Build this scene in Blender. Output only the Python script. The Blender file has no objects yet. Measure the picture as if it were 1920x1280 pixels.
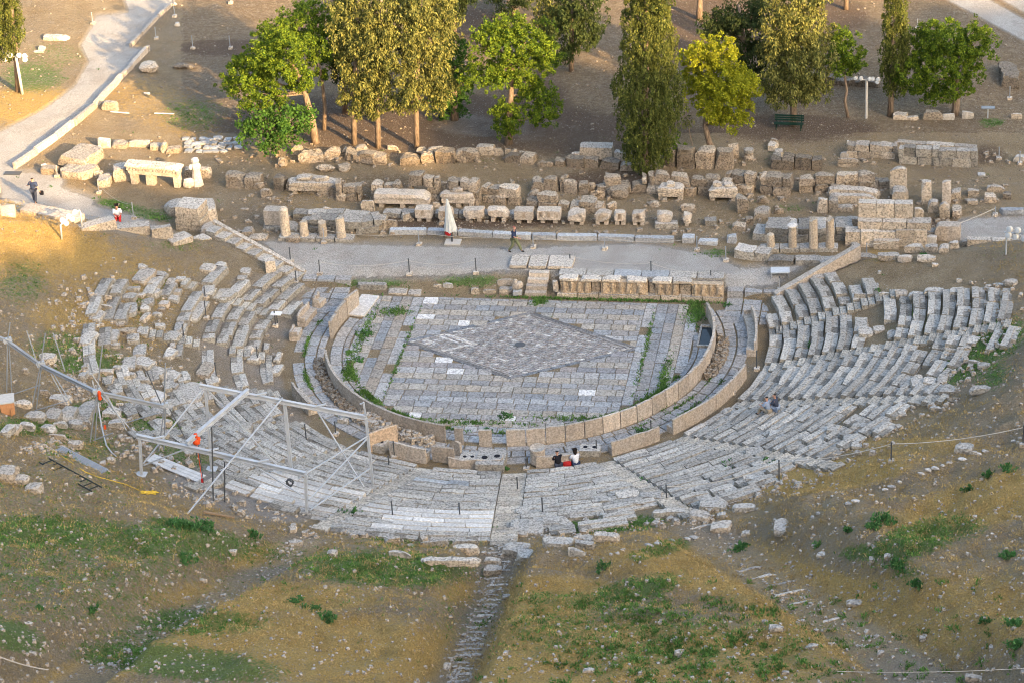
import bpy, math, random
import numpy as np
from mathutils import Vector, Matrix
random.seed(7); RNG=np.random.RandomState(11)
S=bpy.context.scene; COL=S.collection
R=math.radians; PI=math.pi
# ---------------------------------------------------------------- camera (theatre axes: X across, Y away, Z up, origin orchestra centre)
CX,CY,CH=26.1093,-135.9624,76.1563; PITCH=.50126831; ROLL=.0630367; YAW=.1929877; FPX=5200.
def _rot(v):
    a=Vector((math.cos(YAW),math.sin(YAW),0)); b=Vector((-math.sin(YAW),math.cos(YAW),0)); return a*v[0]+b*v[1]+Vector((0,0,v[2]))
_cp,_sp=math.cos(PITCH),math.sin(PITCH)
r0=Vector((1,0,0));u0=Vector((0,_sp,_cp));f0=Vector((0,_cp,-_sp))
cr,sr=math.cos(ROLL),math.sin(ROLL)
VR=_rot(r0*cr-u0*sr); VU=_rot(u0*cr+r0*sr); VF=_rot(f0); CAM=Vector((CX,CY,CH))
def ray(px,py): return (VF+VR*((px-960)/FPX)+VU*((640-py)/FPX))
def proj(p):
    d=Vector(p)-CAM; w=d.dot(VF); return 960+FPX*d.dot(VR)/w, 640-FPX*d.dot(VU)/w
def scl(p): return FPX/((Vector(p)-CAM).dot(VF))
cam=bpy.data.cameras.new('camera'); co=bpy.data.objects.new('camera',cam); COL.objects.link(co)
cam.sensor_width=36; cam.sensor_fit='HORIZONTAL'; cam.lens=36*FPX/1920; cam.clip_end=3000; cam.clip_start=1
M=Matrix((VR,VU,-VF)).transposed().to_4x4(); M.translation=CAM; co.matrix_world=M; S.camera=co
# ---------------------------------------------------------------- terrain
K=.325
GUL=[(8.0,1.0,1.5,1.6),(27.5,1.8,1.0,3.0),(-11.5,1.5,.9,2.4)]
def sm(x,a,b):
    t=np.clip((x-a)/(b-a),0,1); return t*t*(3-2*t)
_W=[(RNG.uniform(-1,1,2),RNG.uniform(0,6.28)) for _ in range(24)]
def nz(x,y,f,i=0,n=6):
    s=0
    for k in range(n):
        w,p=_W[(i+k)%24]; m=1+.35*k
        s=s+np.sin((x*w[0]*1.7+y*w[1]*1.7)*f*m+p+1.3*np.sin((x*w[1]-y*w[0])*f*m*.7+p*2))/n
    return s
def Yb(X): return 6.2+np.maximum(0,np.abs(X)-14)*.34
def H(X,Y):
    X=np.asarray(X,float);Y=np.asarray(Y,float)
    r=np.hypot(X,Y); th=np.degrees(np.arctan2(X,-Y)); d=Yb(X)-Y
    cone=K*np.maximum(0,r-13.9)
    far=11+(r-48)*.30; cone=np.where(r>48,np.minimum(far,38),cone)
    seat=sm(r,13.9,14.6)*(1-sm(r,26,28))
    cone=cone-.12*seat
    m=1.
    for a,w,dep,sg in GUL:
        q=np.abs((th-a+(.085*np.maximum(0,r-27) if a==8. else 0))*np.pi/180*r)-w*.55
        m=m*sm(q,0,sg)
    dp=sm(r,27.5,32)*(1-sm(r,70,90))*(np.abs(th)<75)
    cone=cone+dp*(1.8*(m-.45)+.65*nz(X,Y,.38)*m+.24*nz(X,Y,1.1,9)*m)
    cone=cone+sm(r,26,29)*(.10*nz(X,Y,1.6,5)+.07*nz(X,Y,4.2,11))
    bowl=np.minimum(cone,2.0+.42*np.maximum(d,0)+.15*nz(X,Y,.8,3))
    # plaza
    ctr=sm(X,-12.5,-10.5)*(1-sm(X,11.8,13.2))
    rise=ctr*sm(Y,5.9,7.6)+(1-ctr)*sm(Y,3.5,9.5)
    pl=1.0*rise+.05*nz(X,Y,.5,2)*sm(Y,12,16)+.25*nz(X,Y,.16,9)*sm(Y,24,34)
    h=np.where(d>0,np.where(np.abs(X)<14,np.where(r<13.9,np.where((np.abs(X)>12.2)&(Y>3.5),pl*.6,0),bowl),bowl),pl)
    return h
def hz(x,y): return float(H(x,y))
def P(px,py):
    d=ray(px,py); t=(CH-16)/-d.z; 
    step=1.5; last=t
    while t<400:
        p=CAM+d*t
        if p.z<hz(p.x,p.y): break
        last=t; t+=step
    a,b=last,t
    for _ in range(12):
        m=(a+b)/2; p=CAM+d*m
        if p.z<hz(p.x,p.y): b=m
        else: a=m
    p=CAM+d*b; return Vector((p.x,p.y,hz(p.x,p.y)))
def PZ(px,py,z): 
    d=ray(px,py); return CAM+d*((z-CH)/d.z)
def PY(px,py,Y):
    d=ray(px,py); return CAM+d*((Y-CY)/d.y)
# ---------------------------------------------------------------- materials
def newmat(name):
    m=bpy.data.materials.new(name); m.use_nodes=True; nt=m.node_tree; b=nt.nodes['Principled BSDF']; b.inputs['Roughness'].default_value=.9
    b.inputs['Specular IOR Level'].default_value=.2
    return m,nt,b
class N:
    def __init__(s,nt): s.nt=nt
    def n(s,t,**k):
        o=s.nt.nodes.new(t)
        for a,v in k.items():
            if a=='i':
                for kk,vv in v.items():
                    if hasattr(vv,'is_linked') or isinstance(vv,bpy.types.NodeSocket): s.nt.links.new(vv,o.inputs[kk])
                    else: o.inputs[kk].default_value=vv
            else: setattr(o,a,v)
        return o
    def noise(s,sc,det=4,vec=None,rough=.6,dist=0):
        i={'Scale':sc,'Detail':det,'Roughness':rough,'Distortion':dist}
        if vec is not None: i['Vector']=vec
        return s.n('ShaderNodeTexNoise',i=i).outputs['Fac']
    def ramp(s,f,stops):
        o=s.n('ShaderNodeValToRGB'); s.nt.links.new(f,o.inputs[0]); e=o.color_ramp.elements
        while len(e)<len(stops): e.new(.5)
        for q,(p,c) in zip(e,stops):
            q.position=p; q.color=(c,c,c,1) if not isinstance(c,tuple) else (*c,1)
        return o.outputs[0]
    def mix(s,f,a,b,mode='MIX'):
        o=s.n('ShaderNodeMix',data_type='RGBA',blend_type=mode)
        for k,v in ((0,f),(6,a),(7,b)):
            if isinstance(v,bpy.types.NodeSocket): s.nt.links.new(v,o.inputs[k])
            elif isinstance(v,tuple): o.inputs[k].default_value=(*v,1)
            else: o.inputs[k].default_value=v
        return o.outputs[2]
    def math(s,op,a,b=0.,c=None):
        o=s.n('ShaderNodeMath',operation=op)
        for k,v in enumerate((a,b) if c is None else (a,b,c)):
            if isinstance(v,bpy.types.NodeSocket): s.nt.links.new(v,o.inputs[k])
            else: o.inputs[k].default_value=v
        return o.outputs[0]
    def attr(s,nm): return s.n('ShaderNodeAttribute',attribute_name=nm).outputs['Fac']
    def bump(s,h,st,dist=.05):
        return s.n('ShaderNodeBump',i={'Strength':st,'Distance':dist,'Height':h}).outputs[0]
MAT={}
def stone(name,top,side,dark=.45,spot=.5,bs=1.,colattr=False,wsp=.35,streak=False):
    m,nt,b=newmat(name); g=N(nt)
    geo=g.n('ShaderNodeNewGeometry'); pos=geo.outputs['Position']
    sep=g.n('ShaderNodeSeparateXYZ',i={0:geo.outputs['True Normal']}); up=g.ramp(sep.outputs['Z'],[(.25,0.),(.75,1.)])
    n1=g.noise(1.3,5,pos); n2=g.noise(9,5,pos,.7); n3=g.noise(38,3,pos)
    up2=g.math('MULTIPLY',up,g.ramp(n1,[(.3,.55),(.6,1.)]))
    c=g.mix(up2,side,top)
    if colattr: c=g.mix(.85,c,g.n('ShaderNodeAttribute',attribute_name='col').outputs['Color'])
    oi=g.n('ShaderNodeObjectInfo')
    c=g.mix(1.,c,oi.outputs['Color'],'MULTIPLY')
    rv=g.ramp(oi.outputs['Random'],[(0.,.82),(1.,1.15)]); c=g.mix(1.,c,rv,'MULTIPLY')
    if not colattr: c=g.mix(g.ramp(n1,[(.35,.0),(.75,.55)]),c,g.mix(1.,c,(1.12,.98,.8),'MULTIPLY'))
    k=g.ramp(n2,[(.38,dark*.9),(.5,.92),(.66,1.28)]); c=g.mix(1.,c,k,'MULTIPLY')
    sp=g.ramp(g.noise(4.2,6,pos,.8,1.2),[(.56,0.),(.66,spot)]); c=g.mix(sp,c,(.075,.07,.065))
    w=g.ramp(n3,[(.6,0.),(.72,wsp)]); c=g.mix(w,c,(.62,.6,.56))
    if streak:
        sv=g.n('ShaderNodeVectorMath',operation='MULTIPLY',i={0:pos,1:(2.2,2.2,.6)}).outputs[0]; c=g.mix(1.,c,g.ramp(g.noise(1.2,5,sv,.7),[(.3,.8),(.5,1.),(.7,1.06)]),'MULTIPLY')
    nt.links.new(c,b.inputs['Base Color'])
    hh=g.math('ADD',g.math('MULTIPLY',n2,1.),g.math('MULTIPLY',n3,.4))
    nt.links.new(g.bump(hh,.7*bs,.06),b.inputs['Normal']); MAT[name]=m; return m
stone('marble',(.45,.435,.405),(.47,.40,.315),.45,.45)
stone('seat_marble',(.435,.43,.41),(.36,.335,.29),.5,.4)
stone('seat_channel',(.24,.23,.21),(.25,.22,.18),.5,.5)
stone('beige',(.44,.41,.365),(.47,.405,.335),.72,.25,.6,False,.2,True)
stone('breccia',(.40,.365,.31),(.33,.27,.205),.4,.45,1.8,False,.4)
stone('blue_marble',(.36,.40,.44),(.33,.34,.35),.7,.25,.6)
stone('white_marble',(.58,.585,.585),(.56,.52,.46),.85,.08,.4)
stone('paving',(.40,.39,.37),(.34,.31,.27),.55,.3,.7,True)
def plain(name,c,rough=.6,metal=0.,var=.12,sc=8):
    m,nt,b=newmat(name); g=N(nt); b.inputs['Roughness'].default_value=rough; b.inputs['Metallic'].default_value=metal
    n=g.noise(sc,4); nt.links.new(g.mix(1.,c,g.ramp(n,[(.3,1-var*1.5),(.7,1+var)]),'MULTIPLY'),b.inputs['Base Color']); MAT[name]=m; return m
for a in [('steel',(.33,.35,.37),.5,.3),('alu_white',(.47,.49,.51),.5,.15),('board_white',(.75,.75,.74),.6),('dark_steel',(.1,.105,.11),.5,.3),('rusty',(.16,.08,.05),.8,.1),('white_paint',(.6,.58,.52),.5),('green_paint',(.01,.035,.025),.5),('orange_plastic',(.75,.09,.02),.5),
  ('canvas',(.52,.53,.5),.9),('rope',(.5,.46,.4),.9),('yellow_rope',(.6,.42,.06),.9),('glass',(.5,.53,.55),.15),('navy',(.035,.05,.10),.9),('olive',(.17,.18,.10),.9),('red_cloth',(.5,.03,.03),.9),('black_cloth',(.015,.015,.02),.9),
  ('white_cloth',(.72,.73,.76),.9),('blue_grey_cloth',(.28,.34,.45),.9),('dark_blue_cloth',(.05,.06,.09),.9),('tan_cloth',(.35,.3,.23),.9),('skin',(.52,.29,.2),.6),('hair',(.025,.018,.014),.7),('grey_hair',(.25,.24,.23),.7),('leather',(.04,.03,.025),.6),
  ('wood',(.25,.17,.1),.8),('plank_white',(.55,.55,.54),.8),('concrete',(.5,.48,.44),.9),('black_pipe',(.03,.035,.03),.6),('orange_wood',(.5,.25,.12),.8),('water',(.035,.045,.05),.06),('cap_cloth',(.35,.12,.1),.9),('panel_grey',(.22,.25,.28),.4)]:
    plain(*a)
def leafm(name,a,b_,tr=.25):
    m,nt,b=newmat(name); g=N(nt); geo=g.n('ShaderNodeNewGeometry')
    n=g.noise(.9,3,geo.outputs['Position'])
    c=g.mix(geo.outputs['Random Per Island'],a,b_); c=g.mix(1.,c,g.ramp(n,[(.3,.65),(.7,1.35)]),'MULTIPLY')
    nt.links.new(c,b.inputs['Base Color']); b.inputs['Roughness'].default_value=.7
    b.inputs['Subsurface Weight'].default_value=0
    tl=nt.nodes.new('ShaderNodeBsdfTranslucent'); nt.links.new(c,tl.inputs[0]); mx=nt.nodes.new('ShaderNodeMixShader'); mx.inputs[0].default_value=tr
    nt.links.new(b.outputs[0],mx.inputs[1]); nt.links.new(tl.outputs[0],mx.inputs[2]); nt.links.new(mx.outputs[0],nt.nodes['Material Output'].inputs[0]); MAT[name]=m
leafm('cypress_leaf',(.03,.055,.012),(.19,.20,.045))
leafm('conifer_leaf',(.04,.06,.016),(.29,.28,.075))
leafm('pine_leaf',(.03,.08,.01),(.21,.28,.022),.3)
leafm('bright_pine_leaf',(.15,.19,.012),(.40,.40,.025),.35)
leafm('broad_leaf',(.035,.10,.015),(.09,.18,.03),.3)
leafm('dark_leaf',(.025,.045,.012),(.07,.09,.025))
leafm('straw',(.33,.22,.08),(.56,.41,.17),.2)
leafm('grass_blade',(.05,.14,.025),(.18,.30,.075),.3)
leafm('shrub_leaf',(.04,.13,.035),(.12,.25,.08),.3)
def bark():
    m,nt,b=newmat('bark'); g=N(nt); geo=g.n('ShaderNodeNewGeometry')
    v=g.n('ShaderNodeVectorMath',operation='MULTIPLY',i={0:geo.outputs['Position'],1:(6,6,1.2)}).outputs[0]
    n=g.noise(2.2,5,v); nt.links.new(g.ramp(n,[(.3,(.10,.07,.05)),(.7,(.34,.26,.19))]),b.inputs['Base Color']); nt.links.new(g.bump(n,.8,.04),b.inputs['Normal']); MAT['bark']=m
bark()
# ---------------------------------------------------------------- object helpers
def link(o,parent=None):
    COL.objects.link(o)
    if parent: o.parent=parent
    return o
LAB={}
def tag(o,label,cat,group=None,kind=None):
    if label: 
        if label in LAB and not group: 
            LAB[label]+=1
        LAB.setdefault(label,0)
        o['label']=label; o['category']=cat
    if group: o['group']=group
    if kind: o['kind']=kind
    return o
def empty(name,loc,rz=0,label=None,cat=None,group=None):
    o=bpy.data.objects.new(name,None); link(o); o.location=loc; o.rotation_euler=(0,0,rz); o.empty_display_size=.3
    return tag(o,label,cat,group)
def mesh(name,V,F,mat=None,parent=None,loc=None,rz=0,smooth=False):
    me=bpy.data.meshes.new(name)
    me.from_pydata([tuple(v) for v in V],[],[tuple(f) for f in F]); me.update()
    if smooth: me.polygons.foreach_set('use_smooth',[True]*len(me.polygons))
    o=bpy.data.objects.new(name,me); link(o,parent)
    if mat: me.materials.append(MAT[mat])
    if loc is not None: o.location=loc
    if rz: o.rotation_euler=(0,0,rz)
    return o
def fastquads(name,Q,mat,parent=None,k=4):
    n=len(Q)//k; me=bpy.data.meshes.new(name)
    me.vertices.add(n*k); me.vertices.foreach_set('co',np.asarray(Q,np.float32).ravel())
    me.loops.add(n*k); me.loops.foreach_set('vertex_index',np.arange(n*k,dtype=np.int32))
    me.polygons.add(n); me.polygons.foreach_set('loop_start',np.arange(0,n*k,k,dtype=np.int32)); me.polygons.foreach_set('loop_total',np.full(n,k,dtype=np.int32))
    me.update(); me.validate(); me.materials.append(MAT[mat]); o=bpy.data.objects.new(name,me); link(o,parent); return o
class MB:
    def __init__(s): s.V=[];s.F=[]
    def add(s,V,F):
        n=len(s.V); s.V+= [tuple(v) for v in V]; s.F+=[tuple(i+n for i in f) for f in F]; return s
    def box(s,c,d,rz=0,taper=1.):
        x,y,z=d[0]/2,d[1]/2,d[2]/2; cs,sn=math.cos(rz),math.sin(rz); V=[]
        for k in (-1,1):
            t=taper if k>0 else 1
            for i,j in ((-1,-1),(1,-1),(1,1),(-1,1)):
                a,b=i*x*t,j*y*t; V.append((c[0]+a*cs-b*sn,c[1]+a*sn+b*cs,c[2]+k*z))
        return s.add(V,[(3,2,1,0),(4,5,6,7),(0,1,5,4),(1,2,6,5),(2,3,7,6),(3,0,4,7)])
    def tube(s,pts,r,n=8,cap=True):
        pts=[Vector(p) for p in pts]; rr=r if isinstance(r,(list,tuple)) else [r]*len(pts); V=[];F=[]
        pu=None
        for i,p in enumerate(pts):
            t=(pts[min(i+1,len(pts)-1)]-pts[max(i-1,0)]).normalized()
            u=(pu or Vector((0,0,1)) if abs(t.z)<.95 else (pu or Vector((1,0,0)))); u=(u-t*u.dot(t)).normalized(); pu=u; w=t.cross(u)
            for k in range(n):
                a=2*PI*k/n; V.append(p+(u*math.cos(a)+w*math.sin(a))*rr[i])
        for i in range(len(pts)-1):
            for k in range(n): F.append((i*n+k,i*n+(k+1)%n,(i+1)*n+(k+1)%n,(i+1)*n+k))
        if cap: F+= [tuple(range(n))[::-1],tuple((len(pts)-1)*n+k for k in range(n))]
        return s.add(V,F)
    def beam(s,a,b,w,h):
        a,b=Vector(a),Vector(b); t=(b-a).normalized(); u=t.cross(Vector((0,0,1)))
        u=u.normalized() if u.length>.01 else Vector((1,0,0)); v=u.cross(t); V=[]
        for p in (a,b):
            for i,j in ((-1,-1),(1,-1),(1,1),(-1,1)): V.append(p+u*(i*w/2)+v*(j*h/2))
        return s.add(V,[(3,2,1,0),(4,5,6,7),(0,1,5,4),(1,2,6,5),(2,3,7,6),(3,0,4,7)])
    def lathe(s,c,prof,n=12,flute=0):
        V=[];F=[]
        for r,z in prof:
            for k in range(n):
                a=2*PI*k/n; q=r*(1-(flute if k%2 else 0)); V.append((c[0]+q*math.cos(a),c[1]+q*math.sin(a),c[2]+z))
        m=len(prof)
        for i in range(m-1):
            for k in range(n): F.append((i*n+k,i*n+(k+1)%n,(i+1)*n+(k+1)%n,(i+1)*n+k))
        F+=[tuple(range(n))[::-1],tuple((m-1)*n+k for k in range(n))]
        return s.add(V,F)
    def build(s,name,mat,parent=None,loc=None,rz=0,smooth=False): return mesh(name,s.V,s.F,mat,parent,loc,rz,smooth)
def rough_box(w,d,h,rough=.05,rnd=.3,seed=0,cell=.22,shape='box'):
    """weathered block: subdivided box, corners worn, noise displaced; base at z=0"""
    rs=np.random.RandomState(seed); nx,ny,nz_=[int(min(9,max(2,round(q/cell)))) for q in (w,d,h)]
    idx={};V=[];F=[]
    def vid(i,j,k):
        if (i,j,k) not in idx: idx[(i,j,k)]=len(V); V.append((i/nx*2-1,j/ny*2-1,k/nz_*2-1))
        return idx[(i,j,k)]
    for i in range(nx):
        for j in range(ny):
            F.append((vid(i,j,0),vid(i,j+1,0),vid(i+1,j+1,0),vid(i+1,j,0))); F.append((vid(i,j,nz_),vid(i+1,j,nz_),vid(i+1,j+1,nz_),vid(i,j+1,nz_)))
    for i in range(nx):
        for k in range(nz_):
            F.append((vid(i,0,k),vid(i+1,0,k),vid(i+1,0,k+1),vid(i,0,k+1))); F.append((vid(i,ny,k),vid(i,ny,k+1),vid(i+1,ny,k+1),vid(i+1,ny,k)))
    for j in range(ny):
        for k in range(nz_):
            F.append((vid(0,j,k),vid(0,j,k+1),vid(0,j+1,k+1),vid(0,j+1,k))); F.append((vid(nx,j,k),vid(nx,j+1,k),vid(nx,j+1,k+1),vid(nx,j,k+1)))
    V=np.array(V)
    A=np.abs(V); L=(A**(2/ max(rnd,.01)) if False else A)
    srt=np.sort(A,axis=1); edge=np.clip((srt[:,1]-.6)/.4,0,1)*np.clip((srt[:,2]-.6)/.4,0,1); cor=edge*np.clip((srt[:,0]-.5)/.5,0,1)
    V=V*(1-rnd*.13*edge-rnd*.2*cor)[:,None]
    if shape=='rock':
        l=np.linalg.norm(V,axis=1)[:,None]; V=V/l*(.62+.38*np.clip(l,0,1.2)); V*=1.02
    V=V*np.array([w/2,d/2,h/2])
    mn=min(w,d,h)
    for f in (2.2,6,14):
        ph=rs.uniform(0,6.28,(3,3)); k=rs.normal(0,1,(3,3))*f
        V=V+np.sin(V@k.T+ph[0])*rough*.8/(f/2.2)**.5*np.array([1,1,.8])
    # chipped corners
    for _ in range(4 if rnd>.15 else 0):
        n=rs.normal(0,1,3); n[2]=abs(n[2]); n/=np.linalg.norm(n); s=(V@n); lim=s.max()*(rs.uniform(.66,.95)); V=V-np.outer(np.clip(s-lim,0,None),n)*.9
    V[:,2]+=h/2
    return V,F
SEED=[100]
def rb(name,w,d,h,mat,parent=None,loc=None,rz=0,rough=.04,rnd=.3,cell=.25,col=None,shape='box',tilt=None):
    SEED[0]+=1; V,F=rough_box(w,d,h,rough,rnd,SEED[0],cell,shape); o=mesh(name,V,F,mat,parent,loc,rz)
    if tilt: o.rotation_euler=(tilt[0],tilt[1],rz)
    c=col or 1.
    o.color=(c,c,c,1) if not isinstance(c,tuple) else (*c,1)
    return o
ORD=['first','second','third','fourth','fifth','sixth','seventh','eighth','ninth','tenth','eleventh','twelfth','thirteenth','fourteenth','fifteenth','sixteenth','seventeenth','eighteenth','nineteenth','twentieth']
def ordn(i,n): 
    if i==0: return 'leftmost'
    if i==n-1: return 'rightmost'
    return (ORD[i] if i<20 else str(i+1)+('st' if (i+1)%10==1 else 'nd' if (i+1)%10==2 else 'rd' if (i+1)%10==3 else 'th'))+' from the left'
def bbox_place(x0,y0,x1,y1,h=None,wd=None,z=None,at=None):
    """pixel box -> (front point on ground, width, depth, height) in metres"""
    xm=(x0+x1)/2; F_=P(xm,y1) if z is None else PZ(xm,y1,z); s=scl(F_); w=(x1-x0)/s; v=(y1-y0)/s
    dd=(CAM-F_); pit=math.atan2(dd.z,math.hypot(dd.x,dd.y)); sp,cp=math.sin(pit),math.cos(pit)
    if h is None: h=v*.42/cp*1.0
    d=max(.15,(v-h*cp)/sp) if wd is None else wd
    return F_,w,d,h
def blk(name,label,cat,box,h=None,rz=0,mat='marble',rough=.035,rnd=.3,col=None,group=None,wd=None,z=None,shape='box',parent=None,dz=0):
    F_,w,d,hh=bbox_place(*box,h=h,wd=wd,z=z)
    loc=F_+Vector((0,d/2,-.06+dz)); 
    if z is None and parent is None: loc.z=min(F_.z,hz(loc.x,loc.y)+.1)-.06+dz
    o=rb(name,w,d,hh+.06,mat,None,loc,rz,rough,rnd,.25,col,shape)
    if label: tag(o,label,cat,group)
    return o
# ================================================================ ground sheet
def axis(a,b,st,outer):
    c=list(np.arange(a,b+1e-6,st)); s=st;x=a; lo=[]
    while x>-outer: s*=1.35; x-=s; lo.append(x)
    s=st;x=b; hi=[]
    while x<outer: s*=1.35; x+=s; hi.append(x)
    return np.array(lo[::-1]+c+hi)
gx=axis(-56,42,.2,900); gy=axis(-50,66,.2,900)
GX,GY=np.meshgrid(gx,gy); GZ=H(GX,GY)
def projv(X,Y,Z):
    d0=X-CX;d1=Y-CY;d2=Z-CH; w=d0*VF.x+d1*VF.y+d2*VF.z; w=np.where(w<5,5,w)
    return 960+FPX*(d0*VR.x+d1*VR.y+d2*VR.z)/w, 640-FPX*(d0*VU.x+d1*VU.y+d2*VU.z)/w
PX,PYY=projv(GX,GY,GZ)
_GZ=GZ.tolist(); _i0=int(np.searchsorted(gx,-56.001)); _j0=int(np.searchsorted(gy,-50.001)); _x0=float(gx[_i0]); _y0=float(gy[_j0])
_hz0=hz
def hz(x,y):
    u=(x-_x0)/.2+_i0; v=(y-_y0)/.2+_j0; i=int(u); j=int(v)
    if i<_i0 or j<_j0 or x>41.6 or y>65.6: return _hz0(x,y)
    u-=i; v-=j; a=_GZ[j];b=_GZ[j+1]
    return (a[i]*(1-u)+a[i+1]*u)*(1-v)+(b[i]*(1-u)+b[i+1]*u)*v
def poly(pts,soft=14):
    x,y=PX,PYY; ins=np.zeros(x.shape,bool); dm=np.full(x.shape,1e9); n=len(pts)
    for i in range(n):
        (x1,y1),(x2,y2)=pts[i],pts[(i+1)%n]
        c=((y1>y)!=(y2>y))&(x<(x2-x1)*(y-y1)/((y2-y1) or 1e-9)+x1); ins^=c
        L=(x2-x1)**2+(y2-y1)**2+1e-9; t=np.clip(((x-x1)*(x2-x1)+(y-y1)*(y2-y1))/L,0,1)
        dm=np.minimum(dm,np.hypot(x-x1-t*(x2-x1),y-y1-t*(y2-y1)))
    return np.clip(np.where(ins,.5+dm/soft/2,.5-dm/soft/2),0,1)
def ell(L):
    o=np.zeros(PX.shape)
    for cx,cy,rx,ry,a,s in L:
        ca,sa=math.cos(R(a)),math.sin(R(a)); dx=PX-cx;dy=PYY-cy
        q=((dx*ca+dy*sa)/rx)**2+((-dx*sa+dy*ca)/ry)**2
        o=np.maximum(o,s*np.clip(1.25-q*.75,0,1))
    return o
rr=np.hypot(GX,GY)
gravel=np.maximum.reduce([
 poly([(330,-5),(318,15),(248,88),(282,92),(215,165),(185,192),(120,240),(30,322),(-40,400),(-60,260),(0,246),(80,205),(140,160),(165,115),(150,85),(172,48),(178,28),(240,22),(230,-5)],8),
 poly([(-5,322),(30,320),(128,322),(120,350),(185,372),(178,382),(255,402),(330,440),(300,450),(0,395)],14),
 poly([(478,448),(700,455),(960,462),(1200,452),(1310,470),(1345,478),(1390,500),(1520,492),(1450,540),(1360,545),(1350,515),(960,512),(920,512),(870,520),(690,525),(560,520),(530,490)],14),
 poly([(1765,-5),(1848,-5),(1925,38),(1925,80)],5),poly([(1868,-5),(1925,-5),(1925,27)],5),
 poly([(1800,410),(1925,400),(1925,445),(1780,455)],10)])
green=ell([(230,1010,330,34,5,.75),(80,1000,140,40,0,.8),(60,1075,160,45,0,.5),(330,985,60,14,8,.9),(400,1005,60,14,10,.75),(720,1065,170,34,3,.95),(640,1050,60,12,0,.8),(20,1190,70,30,20,.9),(330,1240,190,32,6,1),(370,1165,140,26,0,.75),(250,1190,90,20,0,.5),
 (1150,983,95,15,-4,1),(790,1010,140,22,0,.5),(1240,1030,60,14,-15,.8),(1190,1105,100,22,-12,.85),(1080,1125,140,18,3,.6),(1040,1165,60,16,5,.65),(1150,1190,260,70,5,.5),(1450,1200,150,60,0,.35),(150,1120,200,60,0,.4),(150,1050,260,60,0,.5),(850,1150,60,60,0,.3),(1720,1010,95,32,-18,1),(1640,1035,70,16,0,.9),(1790,985,60,25,0,.8),
 (1850,640,75,42,-20,1),(1800,690,70,26,-25,.9),(1860,700,40,30,0,.6),(40,530,55,42,0,.5),(170,680,70,28,0,.75),(120,650,70,30,0,.6),(190,770,60,25,0,.7),(60,800,80,18,0,.8),(300,800,70,35,30,.7),(340,850,80,25,20,.5),(160,840,90,30,0,.5),(225,385,45,9,12,.9),(280,402,50,12,10,.7),
 (700,530,70,10,0,.8),(880,525,60,12,0,.9),(330,460,60,12,0,.4),(60,145,60,30,0,.7),(100,105,60,25,0,.4),(360,215,60,30,0,.5),(1460,290,30,8,0,.3),(1480,390,30,8,0,.4),(900,300,30,6,0,.3),(1860,230,25,8,0,.7),(270,560,30,18,0,.5),(310,540,12,30,0,.5),(260,610,15,40,0,.4),(440,840,30,20,0,.6),(520,850,60,14,0,.6),
 (1715,600,22,25,0,.8),(1290,960,30,8,0,.8),(1060,960,90,12,0,.7),(1700,1070,30,14,0,.7),(720,960,50,14,0,.8),(1340,475,30,8,0,.7),(100,925,200,60,0,.3),(560,1080,300,80,0,.25),(1700,1200,250,70,0,.15),(1900,480,60,14,0,.2)])
dry=.26*(PYY>820)+ell([(1100,1230,420,60,0,.6),(1750,1150,250,80,0,.35),(560,1200,260,50,0,.5),(1440,1090,220,40,10,1),(1500,1150,160,50,25,.7),(1020,1190,90,80,70,.7),(700,1230,300,60,0,.45),(300,1210,250,30,-20,.6),(1560,890,130,25,-8,.8),(1850,940,170,40,-15,.7),(1700,800,150,60,0,.3),(1250,1250,300,60,0,.5),(60,460,180,60,10,.7),(200,520,160,60,0,.4),(60,200,110,40,0,.7),
 (300,200,140,50,20,.4),(1650,480,40,14,0,.5),(140,590,100,40,0,.5),(1000,1110,160,30,0,.6),(500,1120,200,30,0,.45),(520,1040,80,20,-10,.6),(1300,1050,200,40,0,.3),(1850,560,60,30,0,.3),(600,370,160,50,0,.25),(220,590,200,80,0,.3)])
darkd=np.maximum(.5*(PYY<250)*(PX>340),0)+ell([(780,240,320,55,0,.9),(1080,260,200,40,0,.8),(1000,200,60,60,0,.5),(1480,245,140,25,0,.8),(430,90,90,14,0,.6),(1180,340,160,25,0,.8),(720,350,100,30,0,.5),(1750,425,60,20,0,.8),(850,415,260,16,0,.9),(1330,60,100,60,0,.6),(640,60,100,60,0,.5),(600,30,50,20,0,.7),(880,60,60,40,0,.6),(1560,30,60,30,0,.5),(520,400,90,40,0,.4),(1850,290,40,20,0,.7)])  # dark earth; back ground also darkened to offset the sun falling there
pale=ell([(440,925,130,34,12,1),(500,950,100,28,8,.8),(390,900,70,30,0,.8),(470,985,80,22,0,.35),(1000,120,160,80,0,.2),(880,235,80,28,0,.5),(1000,245,120,30,0,.35)])
pale=np.maximum(pale,.55*sm(rr,13,14)*(1-sm(rr,17.5,19.5))*(GX<-10)*(GY<6))   # trodden earth between the left rows
peb=np.clip(.42+.3*(PYY<300)+.45*nz(GX,GY,.55,7)+.3*ell([(1640,520,170,60,0,1),(1500,1060,200,120,0,.5),(860,1010,300,40,0,.5),(250,700,250,120,0,.3),(150,860,200,50,0,.5),(100,80,200,80,0,.3),(380,60,100,60,0,.6)]),0,1)
gul=np.zeros(PX.shape)
thg=np.degrees(np.arctan2(GX,-GY))
for a,w,dep,sg in GUL: gul=np.maximum(gul,(1-sm(np.abs((thg-a+(.085*np.maximum(0,rr-27) if a==8. else 0))*np.pi/180*rr),w*.5,w*.5+.7))*sm(rr,27,29))
nY,nX=GX.shape
V=np.stack([GX.ravel(),GY.ravel(),GZ.ravel()],1)
me=bpy.data.meshes.new('ground'); me.vertices.add(len(V)); me.vertices.foreach_set('co',V.ravel().astype(np.float32))
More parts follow.
